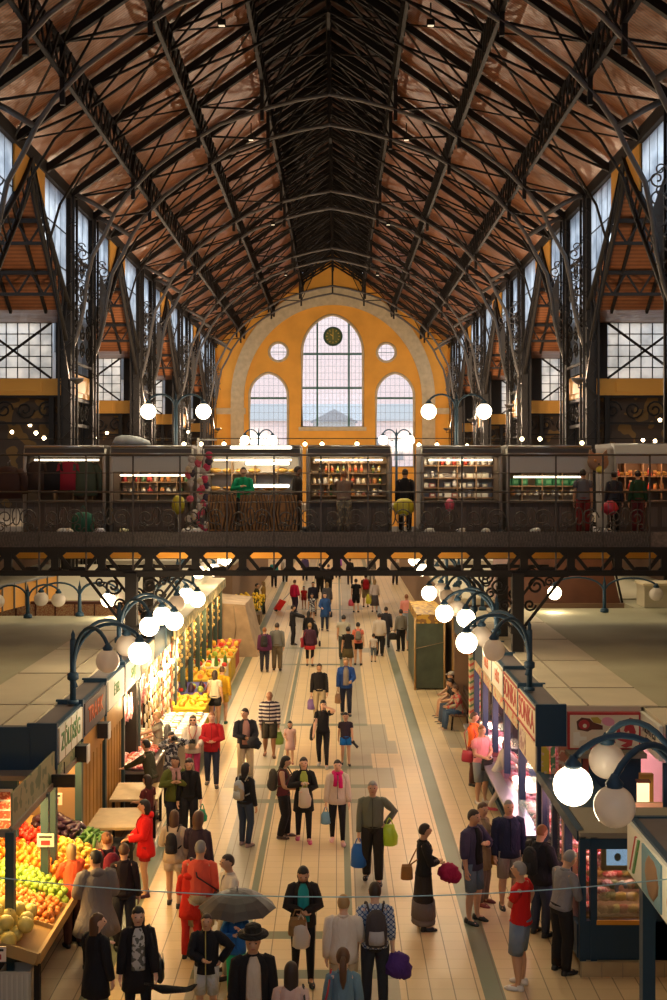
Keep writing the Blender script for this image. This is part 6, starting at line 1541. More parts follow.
    if extra:
        if 'scarf' in extra:
            m = MB(); m.tube([S1(up((.05*cos(a), .05*sin(a)*1.0, .838))) for a in [2*pi*i/12 for i in range(12)]], .022*H, 8, close=True); m.tube([S1(up((.03,-.05,.835))), S1(up((.035,-.088,.77))), S1(up((.04,-.09,.68)))], [.02*H,.026*H,.026*H], 8); m.tube([S1(up((-.03,-.05,.835))), S1(up((-.02,-.09,.78))), S1(up((-.03,-.09,.70)))], [.02*H,.024*H,.024*H], 8); m.build('scarf', cloth(extra['scarf']), t)
        if 'belt' in extra:
            m = MB(); m.loft([ring(up((0,0,.572)), hx+ex+.006, .074*k+ex, RT), ring(up((0,0,.596)), hx+ex+.002, .072*k+ex, RT)], n); m.build('belt', cloth(extra['belt']), t)
        if 'glasses' in extra:
            m = MB()
            for s_ in (1,-1): m.ball(S1(hd((s_*.022,-.075,.072))), .016*H, .004*H, .012*H, 8, 5)
            m.tube([S1(hd((-.05,-.02,.075))), S1(hd((-.04,-.07,.075))), S1(hd((.04,-.07,.075))), S1(hd((.05,-.02,.075)))], .003*H, 4); m.build('glasses', BLACK, t)
        if 'hat' in extra:
            m = MB(); bx_ = [(S1(hd((0,-.008,.112))), .105*H, .115*H, headR), (S1(hd((0,-.008,.118))), .103*H, .113*H, headR), (S1(hd((0,-.006,.122))), .062*H, .07*H, headR), (S1(hd((0,-.006,.165))), .054*H, .062*H, headR), (S1(hd((0,-.006,.176))), .03*H, .045*H, headR)]; m.loft(bx_, 18); m.build('brimmed_hat', cloth(extra['hat']), t)
            m = MB(); m.loft([(S1(hd((0,-.006,.122))), .064*H, .072*H, headR), (S1(hd((0,-.006,.136))), .062*H, .070*H, headR)], 18); m.build('hat_band', mat('hat_ribbon', (.04,.035,.03), .5), t)
        if 'cap' in extra:
            m = MB(); m.loft([(S1(hd((0,-.006,.088))), .056*H, .068*H, headR), (S1(hd((0,-.006,.115))), .052*H, .062*H, headR), (S1(hd((0,-.004,.137))), .03*H, .038*H, headR)], 14); m.loft([(S1(hd((0,-.08,.088))), .04*H, .035*H, headR), (S1(hd((0,-.08,.093))), .038*H, .034*H, headR)], 12); m.build('cap', cloth(extra['cap']), t)
    PEOPLE.append(out); return out
def P(px, py, H, *a, **k):
    """by head top in the photograph"""
    d = (EYE-H)*F/(py-470); return person((px-336)*d/F, d, H, *a, **k)

# ---- carried things
def plastic_bag(p, c, w_, h_, lab, nm='plastic_bag', name=None):
    t = thing(nm, lab, 'bag', tuple(p)); cm = mat('bagfilm_%s' % '_'.join('%g' % q for q in c), c, .35)
    m = MB(); m.loft([((0,0,-h_-.1),w_*.34,w_*.2,None),((0,.0,-h_*.93-.1),w_*.5,w_*.3,None),((.01,0,-h_*.55-.1),w_*.52,w_*.28,None),((-.01,0,-h_*.25-.1),w_*.42,w_*.16,None),((0,0,-.1),w_*.30,w_*.05,None)], 12); m.build('bag_body', cm, t)
    m = MB()
    for s_ in (-1,1): m.tube([(s_*w_*.22,0,-.12),(s_*w_*.12,0,-.03),(0,0,.01)], .010, 5)
    m.build('handle', cm, t); return t
def handbag(p, c, w_, h_, lab, strap=None, rz=0, nm='handbag'):
    t = thing(nm, lab, 'bag', tuple(p), radians(rz)); cm = mat('leather_%s' % '_'.join('%g' % q for q in c), c, .45)
    m = MB(); m.loft([((0,0,-h_),w_*.46,.05,None),((0,0,-h_*.9),w_*.5,.065,None),((0,0,-h_*.3),w_*.46,.05,None),((0,0,0),w_*.38,.02,None)], 12); m.build('bag_body', cm, t)
    m = MB(); m.box(-w_*.4,w_*.4,-.055,-.045,-h_*.4,-.02); m.build('flap', cm, t)
    m = MB()
    if strap:
        pts = [V(q)-V(p) for q in strap]; R_ = Rz(-radians(rz)); m.tube([R_ @ q for q in pts], .012, 5)
    else: m.tube([(-w_*.28,0,-.01),(-w_*.14,0,.1),(w_*.14,0,.1),(w_*.28,0,-.01)], .01, 5)
    m.build('strap', cm, t); return t
def shoulder_bag(q, s_, c, w_, h_, lab, drop=.50, fwd=-.02, nm='handbag', cross=False):
    """bag at the hip on side s_, strap over the shoulder"""
    sh = q['up']((s_*.085 if not cross else -s_*.06, 0, .845)); b = q['w']((s_*.165, -fwd, drop)) if True else None
    f_ = q['up']((s_*.11 if not cross else 0, -.09, .72)); r_ = q['up']((s_*.11 if not cross else 0, .09, .72))
    return handbag(b, c, w_, h_, lab, strap=[b+V((0,0,-.02)), f_, sh, r_, b+V((0,0,-.02))], rz=q['ang']+90, nm=nm)
def backpack(q, c, lab, c2=None, sc=1., pat=None):
    H = q['H']; o = q['up']((0,.125+q['ex'],.70)); t = thing('backpack', lab, 'bag', tuple(o), radians(q['ang'])); cm = cloth(c, pat)
    h_ = .125*H*sc; w_ = .078*H*sc
    m = MB(); m.loft([((0,0,-h_),w_*.8,.04*H,None),((0,.0,-h_*.9),w_,.052*H,None),((0,0,0),w_,.055*H,None),((0,0,h_*.7),w_*.85,.048*H,None),((0,0,h_),w_*.45,.025*H,None)], 14); m.build('pack_body', cm, t)
    m = MB(); m.loft([((0,.045*H,-h_*.8),w_*.7,.02*H,None),((0,.048*H,-h_*.5),w_*.75,.028*H,None),((0,.045*H,-h_*.05),w_*.65,.02*H,None)], 12); m.build('front_pocket', cloth(c2 or c), t)
    m = MB()
    for s_ in (-1,1):
        pts = [q['up']((s_*.05,.075,.80)), q['up']((s_*.065,.03,.858)), q['up']((s_*.07,-.045,.835)), q['up']((s_*.085,-.085,.76)), q['up']((s_*.105,-.02,.66)), q['up']((s_*.06,.08,.63))]
        R_ = Rz(-radians(q['ang'])); m.tube([R_ @ (p-o) for p in pts], .014, 5)
    m.build('shoulder_strap', cm, t); return t

B_ = (.012,.011,.012)
# --- front rows
q = P(253, 930, 1.80, 8, 'man in black brimmed hat and open black jacket over a white shirt', ('open', B_), ('trousers', (.015,.014,.014)), ('short','grey'), 't', stride=.3, extra={'front': (.55,.47,.36), 'hat': (.008,.008,.008)}, hy=-4)
q = P(206.7, 913, 1.46, 0, 'boy in black zipped jacket and flowery white shorts', ('jacket', (.012,.012,.016)), ('long_shorts', (.45,.45,.38), 'spots'), ('short','dark'), 't', L='hip', R='front', hp=-6)
m = MB(); m.bar((0,0,-.3),(0,0,.28),.012); o = m.build('zip', mat('zip_yellow', (.5,.42,.12)), q['t']); o.location = (0,-.135,1.0)
q = P(138, 905, 1.68, 12, 'woman with long dark hair in an open black coat and grey patterned top', ('coat', (.014,.012,.014)), ('leggings', (.012,.012,.014)), ('long','black'), 'l', L='fwd', R='down', stride=.6, fem=True, extra={'front': (.12,.12,.10), 'fpat': 'spots'}, hp=4)
def folded_umbrella(p, lab):
    t = thing('umbrella', lab, 'umbrella', tuple(p), .5); m = MB(); m.loft([((.32,0,-.12),.03,.03,None),((.2,0,-.16),.10,.07,None),((0,0,-.12),.16,.09,None),((-.16,0,-.05),.10,.07,None),((-.26,0,0),.03,.02,None)], 12); m.build('folded_canopy', cloth((.01,.01,.011)), t); m = MB(); m.tube([(-.24,0,0),(-.36,0,.04)], .015, 6); m.build('handle', BLACK, t)
folded_umbrella(q['hand'][1]+V((.2,-.05,.02)), 'crumpled black folded umbrella carried by the woman in the open black coat')
shoulder_bag(q, 1, (.012,.012,.013), .36, .28, 'black shoulder bag of the woman in the open black coat', drop=.58)
q = P(96, 913, 1.62, 150, 'woman with long brown hair in a black coat seen from behind', ('coat', (.010,.010,.014)), ('leggings', (.12,.13,.13)), ('vlong','brown'), 'l', shoe=(.3,.3,.3), L='chest', R='down', fem=True, hy=-50)
q = P(291, 962, 1.64, 176, 'woman with long dark hair and a pale pink top, only head and shoulders in view', ('shirt', (.6,.42,.36)), ('jeans', (.05,.08,.14)), ('vlong','dark'), 'l', fem=True)
shoulder_bag(q, -1, (.03,.025,.025), .3, .25, 'dark shoulder bag of the woman in the pale pink top')
q = P(343, 948, 1.64, 180, 'woman with a long brown ponytail in a faded denim jacket', ('shirt', (.13,.22,.28)), ('jeans', (.04,.06,.10)), ('pony','brown'), 'l', fem=True)
shoulder_bag(q, 1, (.4,.02,.03), .3, .25, 'red shoulder bag of the woman in the denim jacket')
q = P(343.5, 894.5, 1.66, 178, 'person with blond hair in a white jacket and beige trousers walking away', ('jacket', (.66,.58,.50)), ('trousers', (.45,.35,.22)), ('short','blond'), 'l', stride=.3, L='down', R='bend', k=1.05)
handbag(q['hand'][-1]+V((.05,0,.1)), (.22,.1,.05), .2, .16, 'small brown bag held by the person in the white jacket')
q = P(375, 882, 1.77, 182, 'young man in a blue and white plaid shirt walking away', ('tee', (.35,.4,.48), 'plaid'), ('jeans', (.025,.028,.034)), ('short','dark'), 'l', stride=.25, L='down', R='down', extra={'sleeve': .8})
backpack(q, (.06,.05,.055), 'grey and black backpack on the young man in the plaid shirt', (.38,.36,.36), 1.05)
def bundle(p, c, lab, r=.16, nm='garment_bundle'):
    m = MB(); m.ball((0,0,-r), r, r*.8, r*.9, 12, 9, .13); m.cur = 0; m.ball((.08,0,-r*1.3), r*.7, r*.6, r*.7, 9, 7, .15); o = m.build(nm, cloth(c), None, tuple(p)); return tag(o, lab, 'clothing')
bundle(q['hand'][-1]+V((.05,-.02,.05)), (.07,.025,.16), 'dark purple jacket bundled in the hand of the man with the plaid shirt', .19)
q = P(303, 863, 1.68, 4, 'woman in a black leather jacket and teal top looking down', ('open', (.022,.016,.014)), ('leggings', (.010,.010,.012)), ('mid','black'), 't', L='front', R='front', stride=.55, fem=True, extra={'front': (.02,.28,.28)}, hp=22)
plastic_bag(q['hand'][1]+V((0,-.06,.02)), (.62,.55,.45), .24, .36, 'cream plastic bag held in front by the woman in the black leather jacket')
handbag(q['hand'][-1]+V((-.12,-.03,-.02)), (.28,.15,.05), .28, .26, 'tan leather bag on the arm of the woman in the black leather jacket')
# child with the umbrella
q = P(236, 905, 1.25, 5, 'child in a blue jacket and green trousers under a dark umbrella', ('jacket', (.02,.13,.42)), ('jeans', (.02,.42,.22)), ('mid','ginger'), 'l', L='up', R='chest')
u = thing('umbrella', 'open dark grey umbrella held over the child in blue', 'umbrella', (q['base'].x+.02, q['base'].y-.02, 1.22)); R8 = .54
m = MB(); vs = []; fs = []
for i in range(6):
    for j in range(16):
        a = 2*pi*j/16; rr = R8*(i/5); rr *= 1.0 if j % 2 == 0 else 1-.05*(i/5); vs.append((rr*cos(a), rr*sin(a), .24*(1-(i/5)**2)-(.0 if j % 2 == 0 else -.015*(i/5))))
for i in range(5):
    for j in range(16): fs.append((i*16+j, i*16+(j+1) % 16, (i+1)*16+(j+1) % 16, (i+1)*16+j))
m.add(vs, fs, False); o = m.build('canopy', mat('umbrella_cloth', (.035,.03,.035), .5), u)
m = MB()
for j in range(0,16,2): a = 2*pi*j/16; m = MB(); m.tube([(R8*i/5*cos(a), R8*i/5*sin(a), .24*(1-(i/5)**2)-.012) for i in range(6)], .005, 4); m.build('rib', STEELW, u)
m = MB(); m.tube([(0,0,.28),(0,0,-.36)], .009, 6); m.tube([(0,0,.24),(0,0,.30)], .012, 6); m.build('shaft', STEELW, u); m = MB(); m.tube([(0,0,-.34),(0,0,-.42),(.04,0,-.45),(.07,0,-.42)], .014, 6); m.build('handle', BLACK, u)
q = P(229, 853, 1.76, -62, 'man in a white shirt and white trousers behind the umbrella', ('shirt', (.68,.6,.5)), ('trousers', (.5,.45,.38)), ('crop','dark'), 't', shoe=(.03,.02,.02), stride=.3, L='bend', R='down')
q = P(200, 840, 1.78, 172, 'grey-haired man in a coral red shirt and beige shorts', ('tuck', (.72,.10,.06)), ('long_shorts', (.45,.36,.22)), ('crop','grey'), 't', stride=.15, L='bend', R='down', k=1.1)
shoulder_bag(q, -1, (.05,.018,.022), .3, .26, 'dark maroon cross-body bag of the man in the coral shirt', drop=.60, cross=True)
q = P(191, 858, 1.5, 165, 'person in bright red close beside the man in the coral shirt', ('hoodie', (.7,.03,.015)), ('trousers', (.6,.03,.02)), ('mid','dark'), 't', L='bend', R='down', fem=True)
q = P(145.6, 799, 1.65, -78, 'woman in a red hooded jacket with bare legs', ('hoodie', (.72,.012,.012)), ('shorts', (.4,.02,.02)), ('mid','black'), 't', shoe=(.06,.015,.03), L='bend', R='front', fem=True)
q = P(96.5, 850, 1.78, 200, 'man in a wide grey hooded cape beside the fruit stand', ('cloak', (.19,.165,.155)), ('trousers', (.02,.018,.018)), ('short','black'), 't', stride=.35, L='front', R='bend', hy=30)
q = P(107, 832, 1.66, -150, 'woman with ginger hair and a dark top by the fruit stand', ('tee', (.03,.015,.02)), ('jeans', (.012,.014,.024)), ('bun','ginger'), 'l', stride=.3, fem=True)
backpack(q, (.16,.012,.03), 'dark red backpack on the ginger-haired woman', (.2,.02,.04), 1.1)
q = P(124, 853-10, 1.62, 190, 'person in a black top close behind the ginger-haired woman', ('shirt', (.02,.012,.016)), ('jeans', (.02,.02,.03)), ('short','brown'), 't', fem=True)
q = P(74, 845, 1.55, -150, 'person in an orange and pink jacket choosing fruit', ('jacket', (.85,.12,.04)), ('trousers', (.1,.04,.03)), ('mid','blond'), 't', L='lean', R='reach', lean=14, fem=True)
# --- middle left
q = P(174, 810, 1.62, 176, 'woman with long light-brown hair, cream jacket and white shorts', ('jacket', (.55,.42,.30)), ('shorts', (.6,.5,.4)), ('long','brown'), 't', stride=.5, L='bend', R='down', fem=True)
backpack(q, (.03,.025,.025), 'small dark backpack on the woman in the cream jacket', None, .8)
q = P(198, 812, 1.66, 160, 'woman with big brown hair in a dark purple cardigan', ('coat', (.035,.02,.035)), ('trousers', (.02,.015,.02)), ('big','brown'), 't', L='bend', R='down', fem=True, k=1.1)
plastic_bag(q['hand'][1], (.6,.02,.25), .2, .2, 'magenta bag held by the woman with big brown hair')
q = P(175.6, 755, 1.68, 10, 'woman in an olive jacket with a pink scarf across her chest', ('jacket', (.10,.115,.02)), ('jeans', (.02,.02,.03)), ('mid','dark'), 't', L='chest', R='chest', fem=True, k=1.1, extra={'scarf': (.5,.28,.26)}, hy=-25)
q = P(188.8, 757, 1.65, 15, 'woman in a plain black top standing behind the olive jacket', ('shirt', B_), ('trousers', (.015,.015,.018)), ('mid','dark'), 'l', fem=True, hp=10)
plastic_bag(q['hand'][1]+V((.03,-.03,0)), (.02,.30,.14), .18, .24, 'green plastic bag beside the olive jacket')
q = P(151.6, 739, 1.70, -115, 'person in a dark olive shirt and shorts bending over the stall', ('shirt', (.05,.05,.025)), ('long_shorts', (.09,.07,.05)), ('short','black'), 't', L='reach', R='reach', lean=12, stride=.2)
q = P(158, 711, 1.70, -80, 'fair-haired person in a grey shirt facing the stall', ('tee', (.32,.28,.2)), ('trousers', (.06,.05,.04)), ('short','blond'), 't', L='reach', R='bend')
backpack(q, (.12,.12,.11), 'dark grey backpack on the fair-haired person at the stall', None, .9)
q = P(171, 731, 1.62, 30, 'woman in a black and white patterned shirt holding up a camera', ('shirt', (.05,.05,.06), 'spots'), ('trousers', (.04,.03,.03)), ('short','black'), 't', L='head', R='head', fem=True)
def camera(p, lab, rz=0):
    t = thing('camera', lab, 'camera', tuple(p), rz); m = MB(); m.box(-.065,.065,-.03,.03,-.045,.04); m.box(-.025,.025,-.02,.02,.04,.06); m.build('camera_body', BLACK, t); m = MB(); m.tube([(0,-.03,0),(0,-.09,0)], .035, 10); m.build('lens', mat('lens_black', (.015,.015,.02), .2), t); return t
camera(q['hd']((0,-.115,.06)), 'black camera held to the face by the woman in the patterned shirt', radians(30))
q = P(148, 776, 1.35, -120, 'child in dark maroon by the tan tables', ('tee', (.12,.02,.025)), ('shorts', (.05,.02,.02)), ('mid','dark'), 't', L='bend', R='down')
q = P(193, 714.5, 1.66, 4, 'woman in a white jacket and magenta trousers with a camera', ('jacket', (.7,.62,.52)), ('leggings', (.35,.03,.09)), ('mid','dark'), 'l', stride=.3, L='bend', R='bend', fem=True, extra={'glasses': 1, 'front': (.5,.4,.3)})
camera(q['up']((0,-.125,.655)), 'black camera hanging in front of the white jacket')
m = MB(); b0 = q['up']((0,-.12,.67)); m.tube([b0, q['up']((.05,-.085,.78)), q['up']((.05,0,.85)), q['up']((-.05,0,.85)), q['up']((-.05,-.085,.78)), b0], .008, 5); o = m.build('camera_strap', mat('red_strap', (.4,.03,.03))); tag(o, 'dark red camera strap round the neck of the woman in the white jacket', 'strap')
q = P(212, 711.5, 1.72, 2, 'man in a red jacket and dark jeans walking with hands in pockets', ('jacket', (.45,.015,.02)), ('jeans', (.02,.026,.05)), ('crop','ginger'), 'l', shoe=(.06,.05,.04), stride=.45, L='front', R='front')
q = P(245.3, 707.5, 1.76, 14, 'dark-haired man in a black jacket and beige trousers looking aside', ('open', (.018,.018,.024)), ('trousers', (.42,.33,.2)), ('short','black'), 't', shoe=(.04,.03,.02), stride=.35, L='bend', R='front', hy=-45, extra={'front': (.38,.2,.16)})
bundle(q['hand'][1]+V((0,0,.1)), (.015,.016,.024), 'black jacket folded over the arm of the man in beige trousers', .15)
q = P(269.5, 690.5, 1.68, 3, 'bald man in a striped jumper and dark shorts', ('shirt', (.03,.02,.035), 'stripe'), ('long_shorts', (.03,.028,.02)), ('bald','grey'), 'd', shoe=(.12,.05,.02), stride=.4, k=1.15)
plastic_bag(q['hand'][1], (.2,.34,.05), .24, .32, 'green plastic bag carried by the bald man in the striped jumper')
q = P(290, 721.5, 1.04, 0, 'little girl in a pale pink dress', ('dress', (.65,.42,.36)), None, ('mid','black'), 't', shoe=(.3,.1,.08), stride=.2, R='bend')
q = P(323, 699.5, 1.66, -6, 'woman all in black with one hand at her face', ('vest', B_), ('leggings', (.010,.010,.012)), ('mid','black'), 'l', shoe=(.6,.55,.5), stride=.5, L='head', R='fwd', fem=True, hy=20, extra={'sleeve': .5})
shoulder_bag(q, -1, (.010,.010,.011), .4, .32, 'large black shoulder bag of the woman all in black', drop=.6)
q = P(345.6, 713, 1.28, 4, 'boy in a dark T-shirt and blue shorts', ('tee', (.03,.02,.03)), ('shorts', (.01,.16,.5)), ('short','black'), 't', stride=.3, L='fwd', R='back', extra={'sleeve': .55})
o = MB(); o.tube([(0,0,0),(.12,-.05,-.12)], [.03,.035], 7); o.ball((0,0,0), .05, nu=8, nv=6); tag(o.build('toy', BLACK, None, tuple(q['hand'][1])), 'black toy in the hand of the boy in blue shorts', 'toy')
q = P(346, 657.3, 1.72, 0, 'man in an open royal blue jacket and grey shirt', ('open', (.02,.07,.28)), ('jeans', (.02,.025,.05)), ('short','blond'), 't', stride=.3, L='bend', R='down', extra={'front': (.3,.26,.22)})
plastic_bag(q['hand'][-1], (.35,.2,.1), .2, .3, 'brownish bag carried by the man in the royal blue jacket')
q = P(319.3, 663, 1.68, 0, 'person in a black top and beige trousers walking towards the camera', ('shirt', B_), ('trousers', (.42,.33,.19)), ('short','dark'), 't', stride=.3, L='down', R='down')
plastic_bag(q['hand'][-1], (.16,.09,.26), .24, .3, 'lilac bag carried by the person in beige trousers')
q = P(264.5, 627, 1.62, 180, 'woman in a purple jacket walking away beside a man in grey', ('jacket', (.12,.03,.10)), ('jeans', (.03,.03,.05)), ('short','ginger'), 'l', stride=.3, fem=True, k=1.1)
backpack(q, (.03,.028,.03), 'black backpack on the woman in the purple jacket')
q = P(277, 622.5, 1.75, 180, 'man in a grey jumper and grey-brown trousers walking away', ('shirt', (.17,.17,.16)), ('trousers', (.13,.10,.065)), ('short','dark'), 't', stride=.3, k=1.08)
q = P(309.8, 622.5, 1.62, 170, 'woman with fair hair in a dark jacket and red skirt walking away', ('jacket', (.06,.02,.04)), ('miniskirt', (.5,.03,.04)), ('short','blond'), 'l', stride=.2, fem=True, k=1.1)
m = MB(); 
for s_ in (1,-1): m.tube([(s_*.06*1.62,-.02,.46*1.62),(s_*.06*1.62,-.01,.28*1.62),(s_*.055*1.62,0,.17*1.62)], [.075,.06,.055], 8)
m.build('capri_leggings', cloth(B_), q['t'])
shoulder_bag(q, 1, (.35,.015,.03), .42, .36, 'large red shoulder bag of the woman in the red skirt', drop=.66)
q = P(283.5, 755, 1.64, 82, 'woman in a maroon sleeveless top looking at her phone', ('vest', (.14,.03,.035)), ('trousers', (.014,.012,.014)), ('mid','black'), 't', shoe=(.1,.06,.04), stride=.2, L='bend', R='bend', fem=True, hp=14, k=1.08)
backpack(q, (.10,.085,.06), 'khaki backpack on the woman in the maroon top', None, 1.)
m = MB(); m.box(-.035,.035,-.005,.005,-.07,.07); tag(m.build('phone', BLACK, None, tuple(q['hand'][-1]+V((.05,0,.03)))), 'black phone held by the woman in the maroon top', 'phone')
q = P(303.6, 756.5, 1.66, 4, 'woman in a long open black coat with a green top and pink shoes', ('coat', (.014,.013,.014)), ('leggings', (.012,.011,.014)), ('mid','dark'), 'l', shoe=(.6,.08,.2), stride=.4, L='front', R='chest', fem=True, extra={'front': (.35,.42,.08)})
plastic_bag(q['hand'][-1]+V((-.02,-.06,.02)), (.6,.5,.38), .24, .38, 'white plastic bag held in front of the long black coat')
q = P(337.5, 759, 1.64, 0, 'woman in a white jacket with a bright pink scarf', ('jacket', (.68,.55,.45)), ('leggings', (.012,.011,.014)), ('short','dark'), 'l', shoe=(.7,.4,.42), stride=.4, L='down', R='down', fem=True, extra={'scarf': (.65,.01,.16)})
plastic_bag(q['hand'][-1], (.16,.34,.48), .2, .24, 'light blue bag carried by the woman with the pink scarf')
q = P(372.7, 780, 1.80, -3, 'grey-haired man in a grey-green shirt with a hand on his hip', ('tuck', (.14,.15,.11)), ('trousers', (.022,.018,.014)), ('short','grey'), 't', stride=.45, L='hip', R='down', k=1.05)
plastic_bag(q['hand'][-1], (.01,.12,.42), .28, .42, 'bright blue plastic bag carried by the grey-haired man')
plastic_bag(q['up']((.165,-.02,.63)), (.42,.62,.03), .28, .38, 'lime green bag hanging on the bent arm of the grey-haired man')
q = P(245, 762.5, 1.62, 150, 'woman with black hair in a black top and jeans', ('shirt', (.012,.012,.014)), ('jeans', (.03,.045,.075)), ('mid','black'), 't', shoe=(.3,.2,.18), L='bend', R='down', fem=True, stride=.2)
backpack(q, (.32,.36,.38), 'pale patterned backpack on the black-haired woman in jeans', (.4,.42,.4), .9, 'patch')
q = P(214.7, 670, 1.62, 172, 'woman with long dark hair, cream top and black shorts', ('tee', (.5,.45,.33)), ('shorts', (.012,.012,.014)), ('long','dark'), 't', fem=True)
shoulder_bag(q, 1, (.12,.03,.02), .3, .3, 'dark red-brown bag on the shoulder of the woman in black shorts', drop=.64)
q = P(222, 666, 1.66, 176, 'person in a bright yellow shirt in front of the produce tables', ('shirt', (.75,.42,.02)), ('shorts', (.5,.32,.04)), ('short','brown'), 't', shoe=(.02,.1,.06), stride=.2)
# --- far aisle
q = P(292.6, 605, 1.66, 100, 'dark-clothed person standing before the buggy', ('jacket', (.02,.018,.02)), ('trousers', (.02,.018,.02)), ('short','dark'), 't', L='reach', R='reach')
t = thing('baby_buggy', 'small dark folding buggy with a hood pushed along the far aisle', 'buggy', (q['base'].x+.85, q['base'].y-.3, 0), .3)
m = MB(); m.loft([((0,0,.35),.2,.25,None),((0,0,.55),.24,.3,None),((0,.1,.85),.2,.16,None),((0,.16,.95),.08,.06,None)], 12); m.build('seat_pod', cloth(B_), t)
for a in (-1,1):
    for b in (-1,1): m = MB(); m.tube([(a*.22-.02,b*.25,.12),(a*.22+.02,b*.25,.12)], .12, 12); m.build('wheel', BLACK, t)
    m = MB(); m.bar((a*.22,.25,.1),(a*.22,-.25,.75),.025); m.bar((a*.22,-.25,.1),(a*.22,.4,.95),.025); m.build('frame', STEELW, t)
m = MB(); m.bar((-.22,.4,.95),(.22,.4,.95),.03); m.build('handle', BLACK, t)
q = P(308.4, 611, 1.55, 175, 'person in black with long hair beside the buggy', ('shirt', B_), ('jeans', B_), ('mid','black'), 't', fem=True)
q = P(324.8, 592.3, 1.74, 3, 'woman in a belted blue coat and jeans', ('coat', (.03,.09,.26)), ('jeans', (.03,.04,.07)), ('mid','dark'), 'l', stride=.3, L='down', R='bend', fem=True)
shoulder_bag(q, 1, (.02,.02,.03), .3, .26, 'black bag of the woman in the belted blue coat')
q = P(327, 582, 1.72, 180, 'fair-haired person in a grey coat behind the blue coat', ('coat', (.09,.085,.09)), ('trousers', B_), ('mid','blond'), 'l', fem=True)
q = P(294.5, 579.5, 1.68, 150, 'woman in a crimson jacket pulling a red suitcase', ('jacket', (.55,.01,.06)), ('trousers', (.05,.03,.06)), ('short','brown'), 't', L='down', R=((.26,-.1,.45),(.4,-1,0)), stride=.4, fem=True)
t = thing('suitcase', 'bright red wheeled suitcase pulled behind the crimson jacket', 'suitcase', (px2x(281.5,59.5), 59.5, 0), .3)
m = MB(); m.prism([(-.40,.10),(-.1,.04),(.22,.50),(-.06,.62)], 'y', -.14,.14); m.build('case_shell', mat('red_case', (.75,.01,.01), .4), t); m = MB(); m.bar((.08,0,.56),(.5,0,1.0),.03); m.build('pull_handle', STEELW, t)
for s_ in (-1,1): m = MB(); m.tube([(-.3,s_*.15,.06),(-.3,s_*.1,.06)], .06, 8); m.build('wheel', BLACK, t)
q = P(304, 586.5, 1.18, 0, 'small child in red in the far aisle', ('tee', (.5,.02,.02)), ('shorts', (.3,.02,.02)), ('short','black'), 't')
q = P(313, 581.5, 1.70, 5, 'person in dark clothes walking before the blue coat', ('shirt', (.02,.018,.03)), ('trousers', (.02,.018,.02)), ('short','black'), 't', stride=.3)
q = P(312, 594, 1.3, 0, 'child in a dark patterned dress in the far aisle', ('dress', (.05,.04,.06), 'spots'), None, ('mid','black'), 't')
q = P(320, 563, 1.80, 180, 'big man all in black in the far aisle', ('jacket', B_), ('trousers', B_), ('short','black'), 'l', k=1.3)
q = P(328.5, 564, 1.78, 178, 'second figure all in black next to the big man', ('jacket', (.015,.014,.016)), ('trousers', B_), ('short','dark'), 'l', k=1.15)
q = P(356, 578.5, 1.74, 180, 'man in a black T-shirt and black shorts with a pink bag', ('tee', B_), ('long_shorts', B_), ('short','dark'), 'l', stride=.3)
plastic_bag(q['hand'][1], (.7,.08,.12), .3, .34, 'pink bag carried by the man in black shorts')
q = P(365.8, 574, 1.76, 180, 'man in khaki shorts walking away with a red backpack', ('tee', (.14,.09,.05)), ('long_shorts', (.3,.23,.12)), ('short','dark'), 't')
backpack(q, (.5,.015,.02), 'red backpack on the man in khaki shorts', None, 1.2)
q = P(374.6, 579, 1.70, 176, 'woman in a white top and long grey skirt', ('shirt', (.66,.55,.5)), ('midi', (.10,.085,.09)), ('mid','blond'), 'l', stride=.3, L='back', R='fwd', fem=True)
plastic_bag(q['w']((.16,.02,.60)), (.65,.6,.03), .36, .5, 'yellow bag on the arm of the woman in the long grey skirt')
q = P(343.7, 614.5, 1.72, 180, 'man with a white yoke on a dark green shirt', ('tee', (.45,.42,.33)), ('trousers', (.04,.05,.04)), ('short','black'), 't', k=1.1)
q = P(348, 626.5, 1.64, 180, 'woman in a black dress walking away', ('tee', B_), ('skirt', (.09,.07,.03)), ('bun','black'), 't', stride=.3, fem=True)
q = P(358, 622, 1.62, 180, 'person in a salmon T-shirt holding a child by the hand', ('tee', (.75,.2,.13)), ('shorts', (.014,.013,.014)), ('short','black'), 't', stride=.3, L='down', R='back', fem=True)
backpack(q, (.2,.17,.13), 'grey backpack on the person in the salmon T-shirt', None, .85)
q = P(373.5, 634, 1.06, 178, 'small child in white held by the hand', ('tee', (.6,.52,.45)), ('capri', (.12,.14,.16)), ('short','black'), 't', L='fwd')
q = P(379.4, 613, 1.68, 176, 'woman in a white jacket and black trousers walking away', ('jacket', (.62,.54,.45)), ('trousers', (.016,.015,.016)), ('short','dark'), 'l', fem=True, stride=.3, k=1.08)
q = P(386, 606.5, 1.68, 170, 'person in black carrying a teal bag', ('shirt', (.03,.03,.04)), ('jeans', (.03,.035,.05)), ('short','dark'), 't', stride=.3)
plastic_bag(q['w']((.17,-.02,.66)), (.0,.16,.17), .4, .36, 'teal bag carried next to the white jacket in the far aisle')
q = P(401, 609, 1.70, 200, 'man in a grey shirt and black trousers at the edge of the far aisle', ('shirt', (.2,.19,.16)), ('trousers', B_), ('short','dark'), 't')
handbag(q['hand'][1]+V((-.1,0,0)), (.012,.012,.012), .36, .28, 'black bag carried by the man in the grey shirt')
q = P(406.5, 594, 1.74, 175, 'man in a salmon shirt and pale trousers by the green booth', ('shirt', (.75,.3,.24)), ('trousers', (.3,.34,.38)), ('short','ginger'), 't', k=1.15)
q = P(409.3, 624.5, 1.05, 185, 'small child in pale blue by the green booth', ('tee', (.38,.45,.5)), ('shorts', (.35,.4,.45)), ('short','brown'), 'l')
